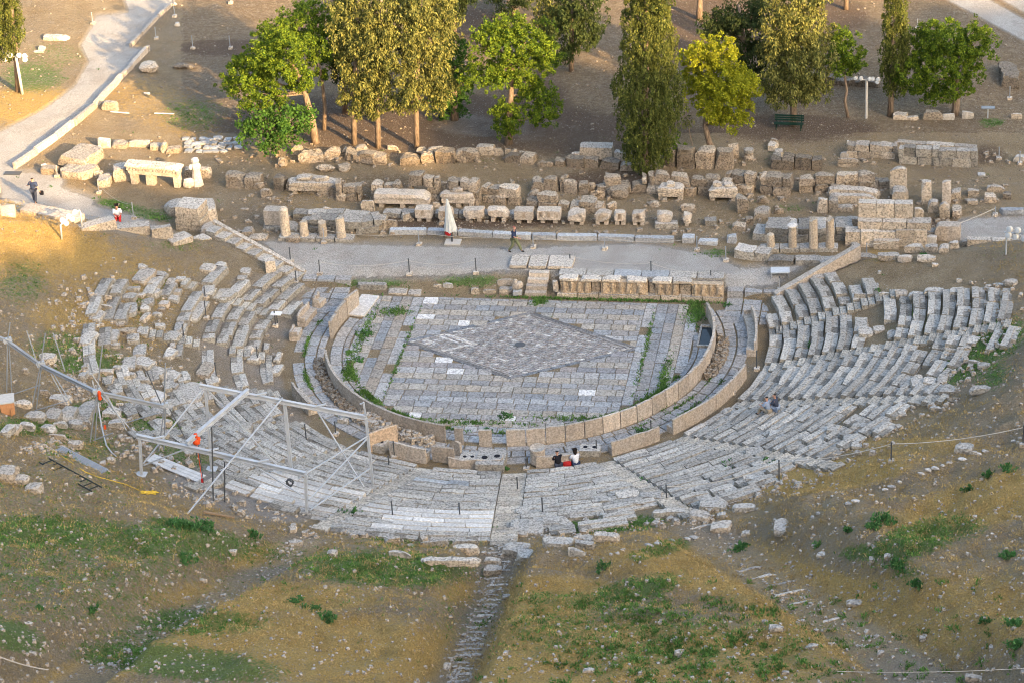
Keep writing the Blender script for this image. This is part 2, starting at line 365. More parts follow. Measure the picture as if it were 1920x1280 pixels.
i=np.arange(nY*nX).reshape(nY,nX); Fq=np.stack([i[:-1,:-1],i[:-1,1:],i[1:,1:],i[1:,:-1]],-1).reshape(-1,4)
me.loops.add(Fq.size); me.loops.foreach_set('vertex_index',Fq.ravel().astype(np.int32)); me.polygons.add(len(Fq))
me.polygons.foreach_set('loop_start',np.arange(0,Fq.size,4,dtype=np.int32)); me.polygons.foreach_set('loop_total',np.full(len(Fq),4,np.int32)); me.polygons.foreach_set('use_smooth',np.ones(len(Fq),bool))
me.update()
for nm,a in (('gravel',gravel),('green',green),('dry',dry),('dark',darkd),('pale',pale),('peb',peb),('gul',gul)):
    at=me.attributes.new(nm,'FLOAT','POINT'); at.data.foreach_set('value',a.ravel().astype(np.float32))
ground=bpy.data.objects.new('ground',me); link(ground); ground['kind']='structure'
m,nt,b=newmat('earth'); g=N(nt); pos=g.n('ShaderNodeNewGeometry').outputs['Position']
n1=g.noise(.55,6,pos,.65); n2=g.noise(3.2,9,pos,.78); n3=g.noise(14,8,pos,.85); n4=g.noise(60,3,pos,.6)
c=g.mix(g.ramp(n1,[(.3,0.),(.7,1.)]),(.27,.205,.125),(.46,.38,.26))
c=g.mix(g.ramp(g.noise(.23,5,pos,.7),[(.45,0.),(.6,.55)]),c,(.30,.27,.225))
c=g.mix(g.ramp(n2,[(.38,0.),(.62,.75)]),c,(.33,.25,.145))
c=g.mix(g.ramp(n2,[(.58,0.),(.72,.6)]),c,(.44,.395,.32))
def th(attr,noise,lo,hi,amt=.7):
    v=g.math('ADD',g.attr(attr),g.math('MULTIPLY',g.math('SUBTRACT',noise,.5),amt*2)); return g.ramp(v,[(lo,0.),(hi,1.)])
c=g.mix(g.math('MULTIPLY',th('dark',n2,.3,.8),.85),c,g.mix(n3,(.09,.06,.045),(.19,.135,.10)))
dm=th('dry',n2,.25,.65); c=g.mix(g.math('MULTIPLY',dm,.85),c,g.mix(n3,(.42,.26,.06),(.78,.54,.19)))
c=g.mix(th('pale',n1,.3,.7,.4),c,g.mix(n2,(.33,.29,.25),(.46,.43,.40)))
c=g.mix(g.math('MULTIPLY',g.attr('gul'),.55),c,g.mix(n2,(.30,.26,.21),(.52,.46,.39)))
n5=g.noise(7,4,pos,.7)
gm=th('green',g.math('ADD',g.math('MULTIPLY',n2,.45),g.math('MULTIPLY',n5,.55)),.36,.70,2.1); c=g.mix(g.math('MULTIPLY',gm,.8),c,g.mix(n3,(.055,.15,.03),(.16,.28,.07)))
gv=g.mix(g.ramp(n4,[(.35,0.),(.65,1.)]),(.28,.27,.25),(.46,.45,.425)); gv=g.mix(g.ramp(n1,[(.42,0.),(.62,.65)]),gv,(.29,.265,.235)); gv=g.mix(g.ramp(g.noise(.9,5,pos,.7),[(.6,0.),(.7,.6)]),gv,(.22,.205,.185))
gvm=th('gravel',n2,.25,.7,.5); c=g.mix(gvm,c,gv)
# straw and grain
c=g.mix(1.,c,g.ramp(n3,[(.36,.38),(.47,.85),(.54,1.1),(.66,1.75)]),'MULTIPLY')
# pale pebbles of several sizes
inv=g.math('SUBTRACT',1.,g.math('MULTIPLY',gvm,.8))
for sc,thr in ((5.5,.15),(11,.2),(19,.26)):
    vo=g.n('ShaderNodeTexVoronoi',feature='F1',i={'Vector':pos,'Scale':sc,'Randomness':1.})
    rnd=g.n('ShaderNodeSeparateColor',i={0:vo.outputs['Color']}).outputs[0]
    keep=g.math('GREATER_THAN',g.math('ADD',g.math('MULTIPLY',g.attr('peb'),.32),rnd),.93)
    near=g.math('LESS_THAN',vo.outputs['Distance'],g.math('MULTIPLY',g.n('ShaderNodeSeparateColor',i={0:vo.outputs['Color']}).outputs[1],thr*1.6))
    k=g.math('MULTIPLY',g.math('MULTIPLY',keep,near),inv); c=g.mix(g.math('MULTIPLY',k,.85),c,g.mix(g.n('ShaderNodeSeparateColor',i={0:vo.outputs['Color']}).outputs[2],(.34,.29,.24),(.62,.59,.55)))
nt.links.new(c,b.inputs['Base Color'])
hh=g.math('ADD',g.math('MULTIPLY',n2,1.2),g.math('ADD',g.math('MULTIPLY',n3,.55),g.math('MULTIPLY',n4,.12)))
hh=g.math('MULTIPLY',hh,g.math('SUBTRACT',1.,g.math('MULTIPLY',gvm,.8)))
nt.links.new(g.bump(hh,1.,.35),b.inputs['Normal']); b.inputs['Roughness'].default_value=.95; me.materials.append(m)
def fld(A):
    def f(x,y):
        i=int(np.searchsorted(gx,x)); j=int(np.searchsorted(gy,y)); return float(A[min(j,nY-1),min(i,nX-1)])
    return f
fgreen=fld(green);fgravel=fld(gravel);fpale=fld(pale);fgul=fld(gul);fdry=fld(dry)
# ================================================================ orchestra floor
def clipcirc(poly_,Rc,ymax):
    # shrink slabs to circle by testing the centre only
    cx=sum(p[0] for p in poly_)/len(poly_); cy=sum(p[1] for p in poly_)/len(poly_); return math.hypot(cx,cy)<Rc and cy<ymax
PV=[];PF=[];PC=[]
def slab(pts,col,z=.045,gap=.015,jit=.007):
    c=np.mean(np.array(pts),0); n=len(PV)
    dz=random.uniform(-jit,jit)*2; tl=(random.uniform(-1,1)*jit,random.uniform(-1,1)*jit)
    q=[]
    for x,y in pts:
        v=np.array([x,y])-c; L=np.linalg.norm(v); v=v*(1-gap*1.4/L)+c+RNG.uniform(-.008,.008,2); q.append(v)
    k=len(pts)
    for v in q: PV.append((v[0],v[1],0))
    for v in q:
        w=(v-c)*(1-.012/np.linalg.norm(v-c))+c; PV.append((w[0],w[1],z+dz+tl[0]*(v[0]-c[0])+tl[1]*(v[1]-c[1])))
    PF.append(tuple(n+k+i for i in range(k))); PC.append(col)
    for i in range(k): PF.append((n+i,n+(i+1)%k,n+k+(i+1)%k,n+k+i)); PC.append(col)
GREY=(.33,.33,.33);BEI=(.42,.385,.33);WH=(.72,.71,.69);PINK=(.32,.30,.295);BLUE=(.30,.305,.31);LG=(.42,.42,.415);TAN=(.36,.315,.26)
def jc(c,a=.10):
    f=(1+random.uniform(-a,a))*.88; t=random.uniform(-.02,.02); return (c[0]*f+t,c[1]*f,c[2]*f-t)
LA,LB=6.95,3.95   # lozenge half diagonals
def inl(x,y,m=0): return abs(x)/(LA+m*1.8)+abs(y)/(LB+m)<1
# horizontal courses in front and behind the lozenge, colour bands alternate grey / beige
y=-9.75; k=0; rowc=[LG,BEI,GREY,BEI,GREY,LG,BLUE,BEI,GREY,BEI,LG,PINK,BEI,GREY,PINK,GREY,BEI,LG,GREY,BEI,GREY,BEI,BLUE,BEI,GREY]
ry=[]
while y<5.35:
    d=.62+.06*math.sin(k*2.1); ry.append((y,min(y+d,5.4),rowc[k%len(rowc)])); y+=d; k+=1
def inquad(x,y): return abs(x)<6.65+(.0)
for y0,y1,cc in ry:
    x=-6.6+random.uniform(0,.0); 
    while x<6.5:
        L=random.uniform(.7,1.15); x1=min(x+L,6.6); xm=(x+x1)/2; ym=(y0+y1)/2
        if math.hypot(xm,ym)<9.75 and not inl(xm,ym,.02):
            if random.random()>.012: slab([(x,y0),(x1,y0),(x1,y1),(x,y1)],WH if random.random()<.03 else jc(cc,.13))
        x=x1
# side strips run away from the viewer
for sx in (-1,1):
    xs=[6.6,7.25,7.9,8.5,9.1,9.75]
    cols=[LG,TAN if sx<0 else BLUE,BLUE,BEI,LG]
    for a,b_,cc in zip(xs[:-1],xs[1:],cols):
        y=-7.6
        while y<5.3:
            L=random.uniform(.7,1.3); y1=min(y+L,5.4); xm=(a+b_)/2; ym=(y+y1)/2
            if math.hypot(xm,min(ym,0))<9.72 and random.random()>.06: slab([(sx*a,y),(sx*b_,y),(sx*b_,y1),(sx*a,y1)][::sx],jc(cc,.15))
            y=y1
# lozenge: border strips then small tiles laid parallel to its sides
U=np.array([LA,LB]);Vv=np.array([LA,-LB])
def lz(s,t): # s,t in -1..1 along the two side directions
    return tuple((U*s+Vv*t)/2)
def tiles(s0,s1,t0,t1,ns,nt_,colf,gap=.018):
    for i in range(ns):
        for j in range(nt_):
            a0,a1=s0+(s1-s0)*i/ns,s0+(s1-s0)*(i+1)/ns; b0,b1=t0+(t1-t0)*j/nt_,t0+(t1-t0)*(j+1)/nt_
            c=colf(i,j,(a0+a1)/2,(b0+b1)/2)
            if c: slab([lz(a0,b1),lz(a1,b1),lz(a1,b0),lz(a0,b0)][::-1],c,.05,gap)
bw=.075
for k in (-1,1):
    tiles(-1,1,k*(1-bw) if k>0 else -1,1 if k>0 else -1+bw,9,1,lambda i,j,a,b:jc((.21,.22,.235),.06))
    tiles(k*(1-bw) if k>0 else -1,1 if k>0 else -1+bw,-1+bw,1-bw,9,1,lambda i,j,a,b:jc((.21,.22,.235),.06))
    w2=.045
    tiles(-1+bw,1-bw,*( (1-bw-w2,1-bw) if k>0 else (-1+bw,-1+bw+w2)),26,1,lambda i,j,a,b: jc(WH,.05) if i%3==0 and random.random()<.8 else jc(LG if i%2 else PINK,.15))
    tiles(*( (1-bw-w2,1-bw) if k>0 else (-1+bw,-1+bw+w2)),-1+bw+w2,1-bw-w2,26,1,lambda i,j,a,b: jc(WH,.05) if i%3==0 and random.random()<.3 else jc(LG if i%2 else PINK,.15))
def lcol(i,j,a,b):
    if abs(a)<.045 and abs(b)<.045: return None
    p=random.random()
    if b>.0 and False: return None
    q=a+b   # left end of the lozenge has the white chevrons
    if a<-.30 and b<-.30:
        m_=max(a,b)
        for lo in (-.42,-.55,-.74):
            if lo<m_<lo+.05: return jc(WH,.04)
    if p<.03 or (abs(a-b)<.06 and -.1<a<.35 and p<.25): return jc((.7,.7,.69),.03)
    m2=int(max(abs(a),abs(b))*10)%3; cc=[PINK,LG,GREY][(i//2+j)%3]; f_=(.9,1.12,1.05)[m2]
    return jc(tuple(q*f_ for q in cc),.17)
e=1-bw-.045
tiles(-e,e,-e,e,40,30,lcol,.014)
# gutter ring of curved slabs between floor and parapet, straight beyond the diameter
def rp(r,t): return (r*math.sin(R(t)),-r*math.cos(R(t)))
for ra,rb_,n in ((9.85,10.15,54),(10.2,10.85,34)):
    for i in range(n):
        t0=-104+208*i/n; t1=t0+208/n
        if ra>10 and abs((t0+t1)/2-98)<5: continue      # sunken pit at the right
        if random.random()<.97: slab([rp(ra,t0),rp(rb_,t0),rp(rb_,t1),rp(ra,t1)],jc(LG if n<40 else GREY,.12),.05)
po=mesh('orchestra_pavement',PV,PF); pm=po.data; pm.materials.append(MAT['paving']); po['kind']='structure'
ca=pm.color_attributes.new('col','FLOAT_COLOR','CORNER'); ls=[]
for f,c in zip(pm.polygons,PC): ls+= [c[0],c[1],c[2],1]*f.loop_total
ca.data.foreach_set('color',ls)
# paved walk round the orchestra
PV=[];PF=[];PC=[]
for ra,rb_ in ((11.22,11.62),(11.66,12.3),(12.34,13.0),):
    t=-112
    while t<112:
        dt=random.uniform(3.2,6.5); tm=t+dt/2
        ditch=(ra<11.5 and (-80<tm<-16)) or (ra<11.5 and 74<tm<94)
        if not ditch and random.random()<.95: slab([rp(ra,t),rp(rb_,t),rp(rb_,t+dt),rp(ra,t+dt)],jc(LG,.14),.06 if ra>11.6 else .04,.03,.01)
        t+=dt
for sx in (-1,1):
    y=3.2
    while y<6.3:
        for a,b_ in ((11.2,12.2),(12.2,13.3),(13.3,14.2)): slab([(sx*a,y),(sx*b_,y),(sx*b_,y+.75),(sx*a,y+.75)][::sx],jc(LG,.1),.07+max(0,hz(sx*12.7,y+.4)-.02),.03,.01)
        y+=.75
wo=mesh('walkway',PV,PF); pm=wo.data; pm.materials.append(MAT['paving']); wo['kind']='structure'
ca=pm.color_attributes.new('col','FLOAT_COLOR','CORNER'); ls=[]
for f,c in zip(pm.polygons,PC): ls+= [c[0],c[1],c[2],1]*f.loop_total
ca.data.foreach_set('color',ls)
# manhole in the middle of the floor
mh=MB().lathe((0,0,0),[(.30,0),(.30,.075),(.26,.085),(.05,.08)],20).build('drain_cover','dark_steel',None,(.0,.0,0)); tag(mh,'round dark cover in the middle of the diamond floor pattern','drain cover')
# sunken water pit at right of floor
pit=empty('water_basin',(10.5,1.6,0),0,'shallow rectangular basin of dark water at the right end of the orchestra gutter','basin')
for c,d in (((-.42,0,.06),(.12,2.2,.14)),((.38,0,.06),(.08,2.2,.14)),((0,1.15,.07),(.9,.14,.16)),((0,-1.15,.07),(.9,.14,.16))): MB().box(c,d).build('rim','marble',pit)
MB().box((0,0,.03),(.74,2.16,.02)).build('water_surface','water',pit)
# ================================================================ parapet around the orchestra
def pth(px,py,z=1.0): 
    p=PZ(px,py,z); return math.degrees(math.atan2(p.x,-p.y))
def arcslab(name,ra,rb_,t0,t1,z0,z1,mat,parent,n=4,topj=.0,col=None,seed=0):
    rs=random.Random(seed); V=[];F=[]
    hs=[z1+rs.uniform(-topj,topj*.3) for _ in range(n+1)]
    for i in range(n+1):
        t=t0+(t1-t0)*i/n
        for r_ in (ra,rb_):
            x,y=rp(r_,t)
            for z in (z0,hs[i]): V.append((x,y,z))
    for i in range(n):
        a=i*4;b_=a+4
        F+=[(a,b_,b_+1,a+1),(a+3,b_+3,b_+2,a+2),(a+1,b_+1,b_+3,a+3),(a+2,b_+2,b_,a)]
    F+=[(0,1,3,2),(n*4+2,n*4+3,n*4+1,n*4)]
    o=mesh(name,V,F,mat,parent); c=col or 1; o.color=(c,c,c,1) if not isinstance(c,tuple) else (*c,1); return o
T0=pth(948,803); T1=pth(1333,643)
pr=empty('parapet_wall',(0,0,0),0,'curved low parapet of upright beige slabs along the right half of the orchestra','wall')
n=17; ts=[T0+(99-T0)*i/n for i in range(n+1)]
for i in range(n): arcslab('parapet_slab',10.98,11.12,ts[i]+.12,ts[i+1]-.12,0,1.04+random.uniform(-.05,.04),'beige',pr,3,.03,random.uniform(.9,1.12),i)
for i in range(4): arcslab('parapet_slab',10.98,11.12,99+i*3.2,102.1+i*3.2,0,1.04-.03*i,'beige',pr,2,.06,.95,i+40)
pl_=empty('parapet_wall',(0,0,0),0,'thin grey curved parapet with rounded end along the left half of the orchestra','wall')
ta,tb=pth(612,655),pth(832,800)
n=9
for i in range(n): arcslab('parapet_slab',10.98,11.12,ta+(tb-ta)*i/n+.04,ta+(tb-ta)*(i+1)/n-.02,0,1.03,'beige',pl_,3,.015,.86,i+60)
pq=empty('parapet_wall',(0,0,0),0,'tall worn beige slabs of the parapet standing beside the left entrance of the orchestra','wall')
tc=pth(660,545)
for i,(a,b_) in enumerate(((tc,tc+7),(tc+7.3,tc+14.5),(tc+14.8,tc+21))): arcslab('parapet_slab',10.98,11.14,a,b_,0,1.2-.05*i,'beige',pq,3,.10,1.02,i+80)
for k,(a,b_,lab) in enumerate(((pth(897,805),pth(921,805),'lone upright beige parapet slab left of the gap facing the central stair'),(pth(852,800),pth(868,800),'narrow grey upright slab at the end of the rubble-filled ditch'))):
    tag(arcslab('upright_slab',10.98,11.14,a,b_,0,1.02,'beige',None,2,.05,.95,k+90),lab,'stone slab')
# ================================================================ thrones and their backs
def throne_bank(t0,t1,h,lab,mat='beige',seats=True,low=False,r=12.95,brk=.08):
    e_=empty('throne_row',(0,0,0),0,lab,'stone seats'); w=t1-t0; n=max(1,round(w/2.9))
    for i in range(n):
        a=t0+w*i/n; b_=t0+w*(i+1)/n
        arcslab('backrest',r+.42,r+.54,a+.03,b_-.03,0,h,mat,e_,4,brk,random.uniform(.92,1.08),int(a*10)+500)
        if seats:
            arcslab('seat',r-.02,r+.419,a+.05,b_-.05,0,.42,mat,e_,3,.02,1,1)
            arcslab('armrest',r+.04,r+.418,a+.04,a+.42,.422,.66,mat,e_,1,.02,1,1)
    return e_
throne_bank(pth(1442,560)-2,pth(1445,640),1.0,'long row of marble thrones seen from behind, beside the right entrance ramp')
throne_bank(pth(1415,682),pth(1358,742),1.0,'curved beige throne backs just below the long row at the right')
throne_bank(pth(1343,738),pth(1275,792),.95,'beige throne backs at the foot of the wedge where the couple sits')
throne_bank(pth(1232,793),pth(1143,820),.9,'beige throne backs with green weed behind, between the second and third stairs')
throne_bank(pth(1080,832),pth(1003,838),.75,'broken beige throne backs beside the round stone drum',brk=.2)
throne_bank(pth(940,840),pth(845,835),.6,'low broken beige throne backs left of the central stair',brk=.12)
throne_bank(pth(812,820),pth(752,805),.95,'beige throne backs at the end of the rubble ditch',brk=.08)
throne_bank(pth(590,745),pth(545,712),.9,'thin grey throne backs behind the metal gantry',mat='marble')
tb_=throne_bank(-96,-103,0.8,'four-seat marble throne block with carved backs beside the left entrance',r=12.9,brk=.15)
throne_bank(-88.5,-92.5,.55,'small broken throne block below the four-seat throne at the left',r=12.9,brk=.1)
throne_bank(-106,-109,.7,'worn throne fragment nearest the left entrance',r=13,brk=.2)
def stand_slab(px0,px1,pyb,h,lab,mat='beige',rz=0,t=.14,col=1.):
    a,b_=PZ(px0,pyb,.05),PZ(px1,pyb,.05); c=(a+b_)/2; o=rb('upright_slab',(b_-a).length,t,h,mat,None,c,math.atan2((b_-a).y,(b_-a).x)+rz,.012,.12,.3,col); tag(o,lab,'stone slab'); return o
o=rb('upright_slab',1.7,.14,1.15,'beige',None,PZ(720,838,.05),R(38),.01,.1,.3,(1.15,1.0,.85)); tag(o,'smooth orange-beige upright slab at the end of the ditch full of rubble','stone slab')
o=rb('upright_slab',1.25,.16,.95,'beige',None,PZ(832,866,.1),R(-8),.015,.12,.3,.85); tag(o,'brown upright slab with a square end behind the first seats left of the centre','stone slab')
o=rb('upright_slab',.8,.16,.9,'beige',None,PZ(855,852,.1),R(-30),.03,.4,.2,.9); tag(o,'pointed broken upright slab behind the brown square slab','stone slab')
# bases with holes, round drum
def holed(px,py,w,d,h,rz,lab,name='holed_pedestal',mat='seat_marble'):
    e_=empty(name,P(px,py),rz,lab,'statue base'); rb('block',w,d,h,mat,e_,(0,0,0),0,.012,.15,.3,1.05)
    for q in (-.22,.2): MB().lathe((q*w,random.uniform(-.1,.1)*d,0),[(.11*w,h-.05),(.11*w,h+.012)],7).build('hole_shade','black_cloth',e_)  # black discs on the top stand in for shade inside the holes
    return e_
holed(880,868,.95,.95,.45,R(-4),'square marble base with two dark holes beside the wide holed slab')
holed(922,872,1.55,1.6,.55,R(2),'wide marble platform with several dark holes left of the central stair')
holed(1107,850,1.15,.75,.4,R(3),'small marble base with two dark holes beside the round drum')
holed(712,842,.85,.8,.5,R(-12),'white marble base with two dark footprints beside the gantry foot')
dr=MB().lathe((0,0,0),[(.42,0),(.44,.1),(.40,.35),(.40,.7),(.43,.85),(.44,.92),(.38,.92),(.36,.88)],24).build('column_drum','beige',None,PZ(1009,866,.08),0,True); tag(dr,'upright round beige drum beside the central stair','column drum')
# ================================================================ seating wedges
ANG=[-113,-97,-79,-62,-46,-29.5,-11.5,8,27.5,45.5,64,81.5,98,113]
D=.80; R0=14.15
prob=lambda i,k:{0:[.95,.9,.9,.85,.6,.3,.2]+[.0]*9,1:[.5,.85,.95,.9,.9,.35,.9,.15,.7,.15,.55,.15,.35],2:[.2,.5,.85,.35,.9,.2,.85,.2,.6,.2,.5,.15,.3],3:[.4,.8,.9,.75,.9,.7,.85,.6,.8,.5,.7,.45,.5,.3],
 4:[.7,.95,1,1,1,.95,.9,.95,.9,.85,.5,.4,.2],5:[1]*12+[.9,.35,.1],6:[1]*16,7:[1]*12+[.35,.4,.2,0],8:[1]*9+[.93,.9,.9,.75,.4,.1],9:[1]*10+[.92,.9,.85,.6,.25],10:[1]*10+[.94,.92,.9,.9,.8,.6,.4,.2],11:[1,1,1,1,.95,.8,.5,.35,.5,.85,.95,1,1,.97,.95,.9,.7,.3],12:[1,1,1,1,1,.9,.7,.4,.3,.1]}[i]
wl=['far left wedge of seats beside the entrance stair, rows broken behind','second wedge from the left, stepped rows of worn blocks with earth between','third wedge from the left, scattered curved rows in dry earth','wedge of broken seats between the truss and the metal gantry','wedge of stone seats directly under the metal gantry','wedge of seats left of the central stair aisle, under the gantry foot','central wedge of seats with new white marble rows at its upper edge',
 'wedge of seats right of the central stair, where two people sit at the front','wedge of worn seats with ferns growing in it, right of the two front sitters','wedge of seats with a couple in grey and navy sitting in it','steep wedge of clean seat rows right of the couple','right wedge of seats, broken in the middle, reaching the photo edge','far right wedge of seats against the sloping beige ramp wall']
def seatblock(t0,t1,k,parent,col,white,rs,low=0):
    r_=R0+k*D; zt=K*(r_-13.9)+.30-low; n=max(2,int((t1-t0)*R(1)*r_/.55)); V=[];F=[]
    w1=.36+rs.uniform(-.02,.02); st=.05+rs.uniform(-.02,.02)
    prof=[(0,-.5),(.0,0-.02),(.03,0),(w1-.02,0),(w1,-st),(D-.12,-st-.01),(D-.10,-.2),(D-.02,-.2),(D-.015,-.5)]
    tl=rs.uniform(-.04,.04); hj=rs.uniform(-.028,.028)*(0 if white else 1); sh=rs.uniform(-.05,.05)*(0 if white else 1); am=.012 if white else .022
    chip=rs.random()<(.0 if white else .3)
    for i in range(n+1):
        t=t0+(t1-t0)*i/n; e_=(0,1)[i in (0,n)]
        for j,(dr_,dz_) in enumerate(prof):
            a=rs.uniform(-am,am); cz=rs.uniform(-am,am)*.7
            q=r_+dr_+sh+a*(j not in (0,6))+(chip and j in(1,2) and i in (0,n))*rs.uniform(.03,.12)
            x,y=rp(q,t); V.append((x,y,zt+hj+dz_+tl*(i/n-.5)*.8+cz*(j not in(0,6))-(.03 if e_ and j in (1,2,3) and not white else 0)))
    m_=len(prof)
    for i in range(n):
        for j in range(m_-1): F.append((i*m_+j,i*m_+j+1,(i+1)*m_+j+1,(i+1)*m_+j))
    F+=[tuple(range(m_))[::-1],tuple(n*m_+j for j in range(m_))]
    o=mesh('seat_block',V,F,'white_marble' if white else 'seat_marble',parent); o.color=(col,col,col*.99,1)
    if not white:
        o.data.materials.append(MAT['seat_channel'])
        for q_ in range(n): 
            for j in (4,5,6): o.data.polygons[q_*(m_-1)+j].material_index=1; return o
for i in range(13):
    e_=empty('seating_wedge',(0,0,0),0,wl[i],'seating'); rs=random.Random(50+i)
    pr_=prob(i,0)
    for k,p_ in enumerate(pr_):
        if p_<=0: continue
        r_=R0+k*D; ga,gb=[(.66 if q_==7 else .46)/r_*57.3 for q_ in (i,i+1)]; a=ANG[i]+ga; b_=ANG[i+1]-gb
        if i==0: 
            a=-106 if k<1 else -112.5
        if i==11: b_=min(b_,98-max(0,r_-20)*1.05)
        if i==12: b_=106 if k<1 else 112.3
        t=a
        while t<b_-.6:
            L=rs.uniform(1.1,2.5)/r_*57.3; t1=min(t+L,b_)
            if b_-t1<.8/r_*57.3: t1=b_
            white=(i==6 and k in (10,11,12,13,14) and rs.random()<.75) or (i==5 and k in (8,9,10,11,12) and t<-17 and rs.random()<.9) or (i==5 and k>=12 and t>-16 and rs.random()<.7)
            blue=(i==6 and k==3 and t<-1)
            if rs.random()<p_:
                g_=(.035 if p_>.93 else rs.uniform(.04,.3))*57.3/r_/2
                o=seatblock(t+g_,t1-g_,k,e_,rs.uniform(.80,1.14),white,rs,0 if p_>.9 else rs.uniform(-.05,.12))
                if blue: o.data.materials[0]=MAT['blue_marble']
            t=t1
# stairs between wedges
sl=['entrance-side','stepped aisle at the far left between earth banks','ridged stair slabs among the scattered rows at the left','ridged stair slabs behind the truss at the left','stair aisle beside the foot of the metal gantry','stair aisle under the gantry','stair aisle between the gantry and the white marble rows','central stair aisle going down to the orchestra',
 'stair aisle right of the two front sitters','stair aisle between the fern-grown wedge and the couple','stair aisle just right of the couple in grey and navy','ridged stair aisle high at the right','stair aisle beside the right sloping ramp wall']
for i in range(1,13):
    n=[0,8,9,12,13,15,16,17,16,16,16,17,9][i]; e_=empty('stair_aisle',(0,0,0),0,sl[i],'stairs'); rs=random.Random(i)
    for k in range(n):
        if i<4 and rs.random()<[0,.15,.3,.2][i]: continue
        for h_ in (0,1):
            r_=R0+k*D+h_*D/2; t=ANG[i]; w=.43 if i!=7 else .64; zt=K*(r_-13.9)+.10+h_*.08; V=[];F=[];m_=9
            for s_ in (-1,1):
                for j in range(m_):
                    q=r_+j*(D/2-.03)/(m_-1); a_=s_*w/q*57.3; x,y=rp(q,t+a_); V.append((x,y,zt+(.012 if j%2 else -.012)+rs.uniform(-.006,.006)))
                for q in (r_+D/2-.03,r_): x,y=rp(q,t+s_*w/q*57.3); V.append((x,y,zt-.35))
            M_=m_+2
            F=[(j,j+1,M_+j+1,M_+j) for j in range(M_-1)]+[(M_-1,0,M_,2*M_-1),tuple(range(M_))[::-1],tuple(range(M_,2*M_))]
            o=mesh('step',V,F,'seat_marble',e_); c=rs.uniform(.85,1.1); o.color=(c,c,c*.97,1)
# the stairs that go on up the bank
for gi,(a,lab,r1,n) in enumerate(((8,'worn earth and stone stair climbing the grassy gully at the bottom centre',27.9,26),(27.5,'thin stone step edges crossing the broad gully at the right',28.5,12),)):
    e_=empty('hill_stair',(0,0,0),0,lab,'stairs'); rs=random.Random(9+gi)
    for k in range(n):
        r_=r1+k*(.8 if gi==0 else 1.5); x,y=rp(r_,a+rs.uniform(-.3,.3)-(.085*(r_-27) if gi==0 else 0)); w=(1.15 if gi==0 else 1.5)+rs.uniform(-.3,.3)
        if gi and rs.random()<.3: continue
        rb('step_edge',w,.16,.2,'marble',e_,(x,y,hz(x,y)-.14),R(a)+rs.uniform(-.06,.06),.03,.6,.3,rs.uniform(.85,1.15))
# ================================================================ ruins behind the stage
def wallpx(name,label,pts,h,t,bl,courses=1,mat='breccia',rough=.05,rnd=.35,top=1.,col=1.,miss=0.,cat='ruined wall',part='wall_block',seed=1,z=None,cell=.28):
    if mat=='breccia': h*=.86; miss=max(miss,.05)
    rs=random.Random(seed); W=[P(*p) if z is None else PZ(*p,z) for p in pts]; e_=empty(name,W[0],0,label,cat); o0=W[0]
    for a,b_ in zip(W[:-1],W[1:]):
        L=(b_-a).length; t_=0; ang=math.atan2(b_.y-a.y,b_.x-a.x); u=(b_-a)/L; nv=Vector((-u.y,u.x,0))
        if nv.y<0: nv=-nv
        hc=h/courses
        for c in range(courses):
            x=-(c%2)*bl*.4; p_=1 if c==0 else (top if c==courses-1 else 1)
            while x<L-.15:
                l=bl*rs.uniform(.7,1.35); x1=min(x+l,L); x0=max(x,0)
                if x1-x0>.2 and rs.random()<p_ and rs.random()>=miss:
                    q=a+u*((x0+x1)/2)+nv*(t/2+rs.uniform(-.05,.05)); hh=hc*rs.uniform(.93,1.08)
                    k_=mat=='breccia'; hh*=(rs.uniform(.75,1.25) if k_ and c==courses-1 else 1); rb(part,(x1-x0)*.99,t*rs.uniform(.8,1.15) if k_ else t*rs.uniform(.95,1.03),hh+(.1 if c==0 else 0),mat,e_,q-o0+Vector((0,0,c*hc-(.1 if c==0 else 0))),ang+rs.uniform(-.05,.05)*(2 if k_ else .5),rough*(1.1 if k_ else 1),rnd*.5,cell*.8,col*rs.uniform(.66,1.28))
                x=x1
    return e_
wallpx('ruined_wall','long brown conglomerate wall behind the small column stumps at the left, with boulders on top',[(425,352),(560,360),(662,378)],.95,.75,.95,1,seed=2,top=.9)
wallpx('ruined_wall','reddish lower course under the left end of the long brown wall',[(630,378),(678,380)],1.3,.8,.8,2,seed=3)
wallpx('ruined_wall','square brown pier with a pitted top right of the long brown wall',[(697,378),(752,382)],1.35,.9,.9,2,seed=4,top=.9)
wallpx('ruined_wall','tall brown two-course pier behind the long moulded beam',[(764,380),(824,384)],1.95,.9,.9,3,seed=5)
wallpx('ruined_wall','brown stone pier stack behind the closed parasol',[(838,385),(895,392)],1.9,.9,.8,3,seed=6)
wallpx('ruined_wall','sunlit golden rubble wall piece left of the dark hollow',[(905,380),(972,388)],1.25,.8,1.0,2,seed=7,col=1.25)
wallpx('ruined_wall','low wall of big pitted blocks in front of the hollow, left of the cypress',[(985,390),(1130,402)],1.0,.9,1.05,2,seed=8,top=.5)
wallpx('ruined_wall','jumbled back row of pitted blocks behind the low front wall left of the cypress',[(995,362),(1060,362)],1.0,.7,.9,1,seed=9,miss=.1)
wallpx('ruined_wall','short grey block row joining the jumble to the wall in front of the cypress',[(1058,364),(1105,366)],.8,.5,.8,1,seed=10)
wallpx('ruined_wall','two-course conglomerate wall in front of the big cypress trunk',[(1122,366),(1215,362),(1370,372)],1.35,.8,1.0,2,seed=11,top=.95)
wallpx('ruined_wall','brown pitted wall piece behind the right moulded altar block',[(1360,360),(1412,366)],1.5,.9,.8,2,seed=12)
wallpx('ruined_wall','reddish wall mass with rounded top between the altar block and the long right wall',[(1425,366),(1482,372)],1.4,.9,.9,2,seed=13)
